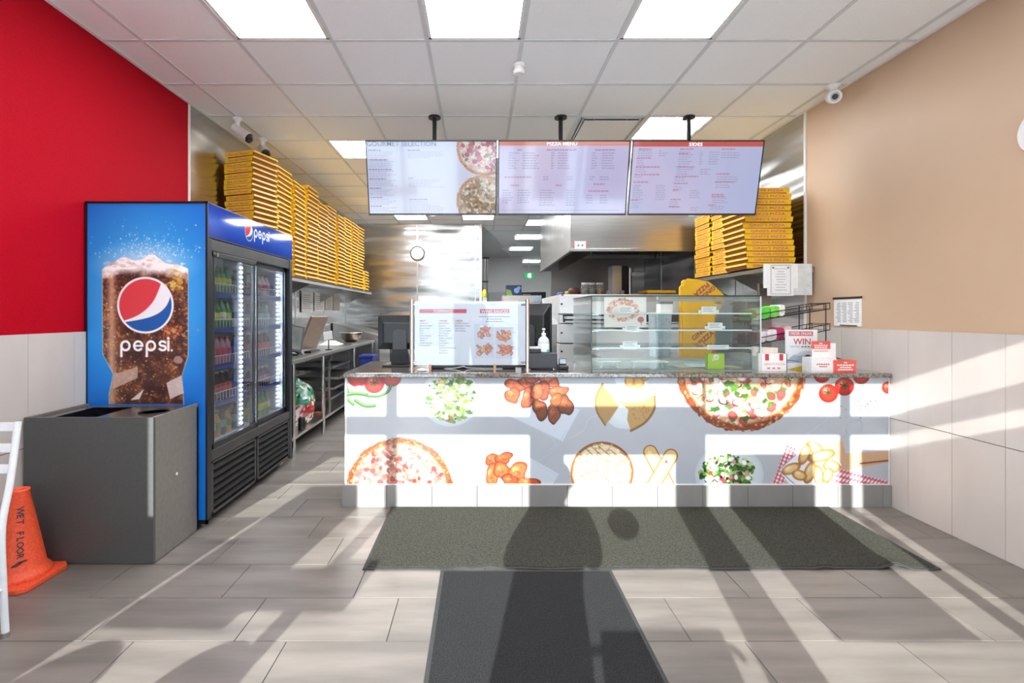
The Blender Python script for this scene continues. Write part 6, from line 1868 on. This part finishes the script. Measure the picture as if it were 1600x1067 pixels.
def lump(name, x0, y0, sx, sy, sz, col, lab, cat, seed, z=None):
    r = random.Random(seed)
    z = ZT if z is None else z
    b = B(); n, k = 14, 8
    vs, fs = [], []
    for j in range(k + 1):
        v = j / k; R = (1 - (2 * max(0, v - .35) / 1.3) ** 2.2) ** .5 if v > .35 else .92 + .08 * v / .35
        for i in range(n):
            a = 2 * math.pi * i / n
            q = R * (1 + r.uniform(-.1, .1))
            vs.append((x0 + sx * q * math.cos(a), y0 + sy * q * math.sin(a), z + sz * v))
    for j in range(k):
        for i in range(n):
            fs.append((j * n + i, j * n + (i + 1) % n, (j + 1) * n + (i + 1) % n, (j + 1) * n + i))
    b.add(vs, fs + [tuple(reversed(range(n))), tuple(k * n + i for i in range(n))], 0, True)
    return O(name, b, [mat('lump_%d_%d_%d' % col, col, .5, var=.3, scale=30)], label=lab, cat=cat)
lump('brown_bag', P(897, 0, 6.25).x, 6.25, .08, .06, .1, (96, 44, 34), 'dark brown food bag on the oven beside the jars', 'bag', 1)
lump('green_pack', P(886, 0, 6.2).x, 6.2, .03, .03, .05, (150, 170, 50), 'small green pack on the oven edge', 'pack', 2)
lump('blue_pack', P(877, 0, 6.6).x, 6.6, .06, .05, .06, (66, 70, 130), 'small blue pack at the corner of the oven top', 'pack', 3)
lump('white_cup', P(951, 0, 6.3).x, 6.3, .03, .03, .07, (226, 220, 210), 'small white cup on the oven beside the orange jar', 'cup', 4)
fx = E('flue_box', (P(962, 0, 7.0).x, 7.0, ZT), 'steel flue casing standing on the oven', 'flue')
O('casing', B().box(P(956, 0, 7).x, P(970, 0, 7).x, 6.95, 7.2, ZT, 1.98), [M_steel], fx, bevel=.003)
O('dark_gap', B().box(P(970.5, 0, 7).x, P(980, 0, 7).x, 6.97, 7.2, ZT, 1.98), [M_black], fx)
O('side_pipe', B().cyl((P(984, 0, 7).x, 7.0, ZT), (P(984, 0, 7).x, 7.0, 1.95), .03, 16), [M_steel], fx)
O('switch_box', B().box(P(985, 0, 6.95).x, P(993, 0, 6.95).x, 6.9, 6.96, P(0, 432, 6.95).z, P(0, 426, 6.95).z), [M_whitep], fx)
O('handle_cap', B().cyl((P(973, 0, 6.9).x, 6.9, ZT), (P(973, 0, 6.9).x, 6.9, ZT + .09), .022, 14), [M_whitep], fx)
yb_ = E('flat_box', (P(1033, 0, 6.0).x, 6.1, ZT), 'single low yellow box lying on the oven', 'pizza box')
O('tray', B().box(P(1012, 0, 6).x, P(1055, 0, 6).x, 6.0, 6.35, ZT, ZT + .02), [M_kraft], yb_)
O('lid', B().box(P(1011, 0, 6).x, P(1056, 0, 6).x, 5.995, 6.355, ZT + .018, ZT + .05), [M_yellow], yb_, bevel=.002)
# back worktable under the short shelf, with the upright yellow cartons and clear tubs
bt = E('back_worktable', (2.1, 4.85, 0), 'steel worktable behind the glass display case', 'worktable')
O('top', B().box(1.15, XR - .01, 4.42, 5.30, .86, .90), [M_steel], bt, bevel=.004)
O('undershelf', B().box(1.17, XR - .02, 4.45, 5.27, .2, .22), [M_steel], bt)
for x_ in (1.2, 2.7):
    for y_ in (4.48, 5.24):
        O('leg', B().cyl((x_, y_, 0), (x_, y_, .86), .02, 14), [M_chrome], bt)
yc = E('upright_carton', (2.05, 4.62, .90), 'upright flat yellow pizza carton with diagonal lettering behind the display case', 'pizza carton')
Yc = 4.62
pts = [(1067, 559), (1067, 447), (1071, 443), (1071, 438), (1075, 435), (1090, 436.5), (1100, 439), (1108, 440), (1131, 460), (1131, 470), (1126, 480), (1117, 500), (1117, 559)]
poly = [((p[0] - 1067) * Yc / F, P(0, p[1], Yc).z - .9) for p in pts]
poly = [(x_, max(0, z_)) for x_, z_ in poly]
O('front_sheet', B().prism(poly, (P(1067, 0, Yc).x, Yc, .9), (1, 0, 0), (0, 0, 1), (0, .012, 0)), [M_yellow], yc)
O('rear_sheet', B().prism([(x_ * .9 - .02, z_ * .985) for x_, z_ in poly], (P(1067, 0, Yc).x, Yc + .016, .9), (1, 0, 0), (0, 0, 1), (0, .03, 0)), [M_yellow], yc)
tb = B()
d1 = Vector((math.cos(math.radians(40)), 0, math.sin(math.radians(40)))); d2 = Vector((-d1.z, 0, d1.x))
Yt = Yc - .002
text(tb, "GINO'S", P(1097, 522, Yt), d1, d2, h=.044, align='c', bold=.025)
O('lettering', tb, [M_purple], yc); tb = B()
text(tb, 'PIZZA', P(1097, 522, Yt) - d2 * .07 + d1 * .01, d1, d2, h=.044, align='c', bold=.025)
O('lettering', tb, [M_purple], yc); tb = B()
text(tb, 'PIZZA', P(1094, 450, Yt), -d1, -d2, h=.044, align='c', bold=.025)
O('lettering', tb, [M_purple], yc); tb = B()
text(tb, "GINO'S", P(1094, 450, Yt) - d2 * .06 + d1 * .02, -d1, -d2, h=.04, align='c', bold=.025)
O('lettering', tb, [M_purple], yc)
for i, (px0, px1, py, lab) in enumerate(((1024, 1050, 491, 'clear plastic food tub behind the display case, beside the yellow carton'),)):
    a, c = P(px0, 540, 4.6), P(px1, py, 4.6)
    e = E('food_tub', ((a.x + c.x) / 2, 4.7, .90), lab, 'tub')
    O('tub', taper(a.x, c.x, 4.6, 4.8, .90, c.z, .88), [mat('tub_plastic', (166, 180, 186), .2, var=.1)], e, bevel=.006)
    O('lid', B().box(a.x - .005, c.x + .005, 4.595, 4.805, c.z, c.z + .015), [M_whitep], e, bevel=.003)
pt_ = E('paper_dispenser', (P(1039, 0, 4.75).x, 4.8, P(0, 489, 4.75).z), 'white paper towel pack standing on the clear food tub', 'paper pack')
O('pack', B().box(P(1029, 0, 4.7).x, P(1049, 0, 4.7).x, 4.66, 4.76, P(0, 488.5, 4.7).z, P(0, 466, 4.7).z), [M_paper], pt_, bevel=.004)
O('band', B().box(P(1029, 0, 4.7).x - .001, P(1049, 0, 4.7).x + .001, 4.659, 4.761, P(0, 475, 4.7).z, P(0, 470, 4.7).z), [M_ink], pt_)
gp = E('support_upright', (P(1197, 0, 4.45).x, 4.40, .90), 'narrow grey steel post beside the display case', 'post')
O('post', B().box(P(1188, 0, 4.4).x, P(1208, 0, 4.4).x, 4.42, 4.45, .90, P(0, 443, 4.43).z), [M_darksteel], gp, bevel=.003)
O('slot', B().box(P(1193, 0, 4.4).x, P(1197, 0, 4.4).x, 4.417, 4.42, P(0, 450, 4.4).z, P(0, 447, 4.4).z), [M_black], gp)
# stainless unit at the mouth of the passage
pc = E('passage_cooler', (.78, 9.3, 0), 'pale steel cooler with a blue carton on top in the passage', 'cooler')
a, c = P(787, 472, 9.0), P(845, 462, 9.0)
O('body', B().box(a.x, c.x, 9.0, 9.55, .08, c.z), [M_oven], pc, bevel=.006)
O('top_rail', B().box(a.x - .01, c.x + .01, 8.98, 9.56, a.z, c.z + .004), [mat('cool_rail', (196, 192, 186), .4)], pc)
O('foot', B().box(a.x + .03, c.x - .03, 9.05, 9.5, 0, .08), [M_black], pc)
O('sticker', B().box(P(834, 0, 8.97).x, P(845, 0, 8.97).x, 8.975, 8.979, a.z + .01, c.z), [mat('pale_blue', (176, 196, 222), .5)], pc)
O('door_gap', B().box((a.x + c.x) / 2 - .004, (a.x + c.x) / 2 + .004, 8.996, 9.001, .1, a.z - .01), [M_black], pc)
bc = E('blue_carton', (P(802, 0, 9.1).x, 9.2, c.z + .004), 'dark blue printed carton on the pale steel cooler', 'carton')
a3, c3 = P(791, 0, 9.1).x, P(815, 0, 9.1).x
zt3 = P(0, 445.5, 9.1).z
O('carton', B().box(a3, c3, 9.1, 9.35, c.z + .004, zt3), [mat('navy_card', (28, 40, 74), .4, var=.3, scale=12)], bc, bevel=.003)
O('picture', B().cyl(((a3 + c3) / 2 + .05, 9.099, c.z + .1), ((a3 + c3) / 2 + .05, 9.097, c.z + .1), .05, 18).cyl(((a3 + c3) / 2 + .09, 9.099, zt3 - .05), ((a3 + c3) / 2 + .09, 9.097, zt3 - .05), .03, 18), [mat('sky_print', (110, 150, 200), .4)], bc)
O('green_corner', B().prism([(0, 0), (.12, 0), (.08, .1), (0, .12)], (a3, 9.0985, c.z + .006), (1, 0, 0), (0, 0, 1), (0, -.001, 0)), [mat('leaf_print', (110, 140, 60), .4)], bc)
bf = E('black_fridge', (1.33, 12.2, 0), 'black upright fridge farther down the passage', 'fridge')
a, c = P(815, 560, 12.0), P(853, 456, 12.0)
O('cabinet', B().box(a.x, c.x, 12.0, 12.7, .05, c.z), [M_fblk], bf, bevel=.01)
O('foot', B().box(a.x + .04, c.x - .04, 12.05, 12.65, 0, .05), [M_dark], bf)
O('door_line', B().box(a.x + .01, c.x - .01, 11.995, 12.001, .78, .79), [M_dark], bf)
O('badge', B().box(P(817, 0, 12).x, P(829, 0, 12).x, 11.99, 12.0, P(0, 461, 12).z, P(0, 459.5, 12).z), [M_ink], bf)
ut = E('steel_pillar', (1.05, 6.0, 0), 'narrow steel stand left of the oven with a folded white sign', 'stand')
O('column', B().box(P(858, 0, 5.6).x, P(870, 0, 5.6).x, 5.6, 5.68, 0, P(0, 507, 5.6).z), [M_darksteel], ut, bevel=.004)
O('tent_sign', B().prism([(-.05, 0), (.05, 0), (.012, .07), (-.012, .07)], (P(866, 0, 5.6).x, 5.6, P(0, 507, 5.6).z), (1, 0, 0), (0, 0, 1), (0, .06, 0)), [M_paper], ut)
lump('sauce_bottle', P(853, 0, 5.75).x - .0, 5.75, .035, .035, .12, (150, 120, 40), 'amber squeeze bottle beside the narrow steel stand', 'bottle', 8, z=P(0, 500, 5.75).z)
sp_ = E('side_ledge', (.80, 5.8, 0), 'small dark stand holding the amber squeeze bottle', 'stand')
O('column', B().box(.68, .81, 5.70, 5.80, 0, P(0, 500, 5.75).z - .015), [M_darksteel], sp_)
O('ledge', B().box(.66, .83, 5.68, 5.82, P(0, 500, 5.75).z - .015, P(0, 500, 5.75).z), [M_dark], sp_, bevel=.003)
pp = E('pipe_run', (.15, 14.6, 0), 'bundle of vertical grey pipes on the passage wall', 'pipes')
for i, px in enumerate((754, 757.5, 761)):
    x_ = P(px, 0, 14.0).x
    O('pipe', B().cyl((x_, 14.0, 0), (x_, 14.0, P(0, 402, 14).z), .022, 12), [(M_darksteel, M_steel, M_darksteel)[i]], pp)
O('pipe_strap', B().box(P(752.5, 0, 14).x, P(763, 0, 14).x, 13.96, 14.0, P(0, 440, 14).z - .02, P(0, 440, 14).z + .02), [M_dark], pp)
O('wall_collar', B().box(P(752, 0, 14).x, P(764, 0, 14).x, 13.95, 14.06, P(0, 402, 14).z - .04, P(0, 402, 14).z), [M_dark], pp)
O('wall_cabinet', B().box(P(763, 0, 15.2).x, P(815, 0, 15.2).x, 15.0, 15.28, .0, P(0, 456, 15.0).z), [mat('cabinet_grey', (188, 190, 188), .5)], label='pale grey cabinet against the passage wall', cat='cabinet', bevel=.01)
lump('yellow_mop', P(753.5, 0, 9.5).x + .04, 9.4, .045, .04, .16, (206, 206, 40), 'small yellow bag at the corner of the steel wall', 'bag', 12, z=P(0, 465, 9.4).z)
mp = E('corner_ledge', (.08, 9.4, 0), 'slim steel post at the corner of the steel wall holding the yellow bag', 'post')
O('post', B().box(.05, .13, 9.36, 9.44, 0, P(0, 465, 9.4).z - .01), [M_steel], mp)
O('cap', B().box(.04, .14, 9.35, 9.45, P(0, 465, 9.4).z - .01, P(0, 465, 9.4).z), [M_steel], mp)
# exit sign
ex = E('exit_sign', (P(827, 0, 16).x, 16.0, P(0, 436, 16).z), 'green running-figure exit sign hanging in the passage', 'exit sign')
xc = P(827, 0, 16).x; z0, z1 = P(0, 435, 16).z, P(0, 426, 16).z
O('housing', B().box(xc - .15, xc + .15, 16.0, 16.03, z0, z1), [mat('exit_green', (30, 150, 90), .4, emit=(30, 160, 96), estr=.8)], ex)
O('pictogram', B().box(xc - .005, xc + .06, 15.996, 16.0, z0 + .02, z1 - .02).cyl((xc - .03, 15.996, z1 - .045), (xc - .03, 16.0, z1 - .045), .018, 12).box(xc - .06, xc - .01, 15.996, 16.0, z0 + .07, z0 + .09).box(xc - .045, xc - .02, 15.996, 16.0, z0 + .03, z1 - .07), [emis('exit_white', (240, 255, 246), 1.0)], ex)
O('hanger', B().cyl((xc, 16.015, z1), (xc, 16.015, ZC + .02), .012, 8), [M_steel], ex)

# ------------------------------------------------------------------ ceiling cameras and detector
def bullet_cam(px, py, d, lab, yy):
    p = P(px, py, yy); p.z = ZC
    e = E('security_camera', p, lab, 'camera', 'white security cameras')
    O('mount', B().lathe([(.045, 0), (.045, -.012), (.02, -.03), (.018, -.10)], p, 20), [M_whitep], e)
    d = Vector(d).normalized()
    a = p + Vector((0, 0, -.10)) - d * .05
    O('body', B().lathe([(.02, 0), (.036, .008), (.04, .02), (.04, .16), (.044, .162), (.044, .185)], a, 20, axis=d), [M_whitep], e)
    O('lens_face', B().lathe([(.04, .1852), (.043, .186), (.041, .205), (.02, .207)], a, 20, axis=d), [M_black], e)
bullet_cam(371, 183, (.85, -.12, -.62), 'white bullet camera on the ceiling, nearer the red wall', 778 * 1.735 / 305)
bullet_cam(410, 216, (.5, -.62, -.52), 'white bullet camera on the ceiling above the yellow boxes', 778 * 1.735 / 273)
dc = E('dome_camera', (P(1302, 137, 3.79).x, 3.79, ZC), 'white turret camera on the ceiling at the tan wall', 'camera', 'white security cameras')
p = Vector(dc.location)
O('mount', B().lathe([(.05, 0), (.05, -.012), (.03, -.03), (.028, -.06)], p, 24), [M_whitep], dc)
d = Vector((-.28, -.9, -.35)).normalized()
O('turret', B().lathe([(.02, -.04), (.045, -.035), (.05, 0), (.05, .03), (.046, .038)], p + Vector((0, 0, -.085)), 28, axis=d), [M_whitep], dc)
O('lens', B().lathe([(.018, .0385), (.02, .039), (.016, .042)], p + Vector((0, 0, -.085)), 20, axis=d), [M_dark], dc)
O('lens_ring', B().lathe([(.028, .0385), (.032, .0385), (.032, .042), (.028, .042), (.028, .0385)], p + Vector((0, 0, -.085)), 24, axis=d), [M_bar], dc)
sx_, sy_ = P(811, 100, 3.47).x, 3.47
sd = E('smoke_detector', (sx_, sy_, ZC), 'small white smoke detector on the ceiling grid', 'smoke detector')
O('base', B().lathe([(.046, 0), (.046, -.016), (.04, -.02)], (sx_, sy_, ZC), 28), [M_whitep], sd)
O('chamber', B().lathe([(.034, -.02), (.034, -.04), (.04, -.042), (.04, -.058), (.03, -.066)], (sx_, sy_, ZC), 28), [M_whitep], sd)

# ------------------------------------------------------------------ the person standing in the doorway whose shadow falls on the mats
def person(cx, cy):
    e = E('person', (cx, cy, 0), 'person in dark clothes standing in the doorway with hands raised to the chest', 'person')
    J = {'pel': (0, 0, .95), 'wai': (0, 0, 1.1), 'che': (0, .01, 1.3), 'nk': (0, .0, 1.46), 'nk2': (0, .01, 1.53),
         'shl': (-.17, 0, 1.42), 'ell': (-.23, .06, 1.15), 'wrl': (-.13, .10, 1.2),
         'shr': (.17, 0, 1.42), 'elr': (.23, .06, 1.15), 'wrr': (.13, .10, 1.2),
         'hil': (-.09, 0, .9), 'knl': (-.1, .02, .5), 'anl': (-.1, -.02, .09), 'tol': (-.11, .14, .03),
         'hir': (.09, 0, .9), 'knr': (.1, .02, .5), 'anr': (.1, -.02, .09), 'tor': (.11, .14, .03)}
    R = {'pel': .15, 'wai': .14, 'che': .165, 'nk': .07, 'nk2': .055, 'shl': .075, 'ell': .05, 'wrl': .033, 'shr': .075, 'elr': .05, 'wrr': .033,
         'hil': .105, 'knl': .07, 'anl': .045, 'tol': .035, 'hir': .105, 'knr': .07, 'anr': .045, 'tor': .035}
    Ed = [('pel', 'wai'), ('wai', 'che'), ('che', 'nk'), ('nk', 'nk2'), ('che', 'shl'), ('shl', 'ell'), ('ell', 'wrl'), ('che', 'shr'), ('shr', 'elr'), ('elr', 'wrr'),
          ('pel', 'hil'), ('hil', 'knl'), ('knl', 'anl'), ('anl', 'tol'), ('pel', 'hir'), ('hir', 'knr'), ('knr', 'anr'), ('anr', 'tor')]
    def skin(name, J, R, Ed, root, m, sub=2):
        ks = list(J)
        me = bpy.data.meshes.new(name)
        me.from_pydata([J[k] for k in ks], [(ks.index(a), ks.index(b)) for a, b in Ed], [])
        o = link(name, me, e)
        o.modifiers.new('skin', 'SKIN')
        me.materials.append(m)
        lay = me.skin_vertices[0] if len(me.skin_vertices) else None
        if lay is None:
            bm = bmesh.new(); bm.from_mesh(me); bm.verts.layers.skin.verify(); bm.to_mesh(me); bm.free()
            lay = me.skin_vertices[0]
        for i, k in enumerate(ks):
            lay.data[i].radius = (R[k], R[k] * (.72 if k in ('pel', 'wai', 'che') else 1))
            lay.data[i].use_root = (k == root)
        s_ = o.modifiers.new('smooth', 'SUBSURF'); s_.levels = sub; s_.render_levels = sub
        return o
    skin('body', J, R, Ed, 'pel', mat('dark_coat', (48, 50, 58), .8))
    hd = B().lathe([(.02, -.12), (.05, -.115), (.066, -.08), (.076, -.03), (.08, .02), (.077, .06), (.06, .1), (.03, .118)], (cx, cy + .02, 1.645), 24)
    hd.v = [(x, cy + .02 + (y - cy - .02) * 1.2, z) for x, y, z in hd.v]
    sk_ = mat('skin', (206, 160, 134), .55)
    h_ = O('head', hd, [sk_], e)
    O('nose', B().lathe([(.016, 0), (.012, .02), (.006, .04)], (cx, cy + .112, 1.625), 10), [sk_], h_)
    for s_ in (-1, 1):
        O('ear', B().lathe([(.008, -.03), (.022, -.015), (.024, .01), (.01, .03)], (cx + s_ * .08, cy + .015, 1.645), 10), [sk_], h_)
        O('eye', B().lathe([(.006, -.008), (.012, 0), (.006, .008)], (cx + s_ * .03, cy + .103, 1.66), 10), [M_whitep], h_)
    O('mouth', B().box(cx - .024, cx + .024, cy + .1, cy + .108, 1.578, 1.586), [M_redink], h_)
    ha = B().lathe([(.082, -.01), (.088, .03), (.084, .075), (.066, .11), (.03, .13)], (cx, cy + .005, 1.655), 24)
    ha.v = [(x, cy + (y - cy) * 1.22, z) for x, y, z in ha.v]
    O('hair', ha, [mat('dark_hair', (40, 30, 26), .7)], e)
    for s_ in (-1, 1):
        HJ = {'w': (s_ * .13, .10, 1.2), 'p': (s_ * .1, .15, 1.215)}
        HR = {'w': .028, 'p': .032}
        HE = [('w', 'p')]
        for f in range(4):
            a, b_ = 'a%d' % f, 'b%d' % f
            HJ[a] = (s_ * (.075 - .004 * f), .17 - .003 * f, 1.245 - .021 * f); HJ[b_] = (s_ * (.045 - .002 * f), .182 - .006 * f, 1.247 - .021 * f)
            HJ['c%d' % f] = (s_ * .028, .168 - .004 * f, 1.247 - .021 * f)
            HR[a], HR[b_], HR['c%d' % f] = .0095, .009, .008
            HE += [('p', a), (a, b_), (b_, 'c%d' % f)]
        HJ['t1'] = (s_ * .085, .14, 1.255); HJ['t2'] = (s_ * .055, .15, 1.275); HR['t1'] = .011; HR['t2'] = .009
        HE += [('p', 't1'), ('t1', 't2')]
        skin('hand', HJ, HR, HE, 'w', sk_, 1)
    return e
person(-.14, -.26)
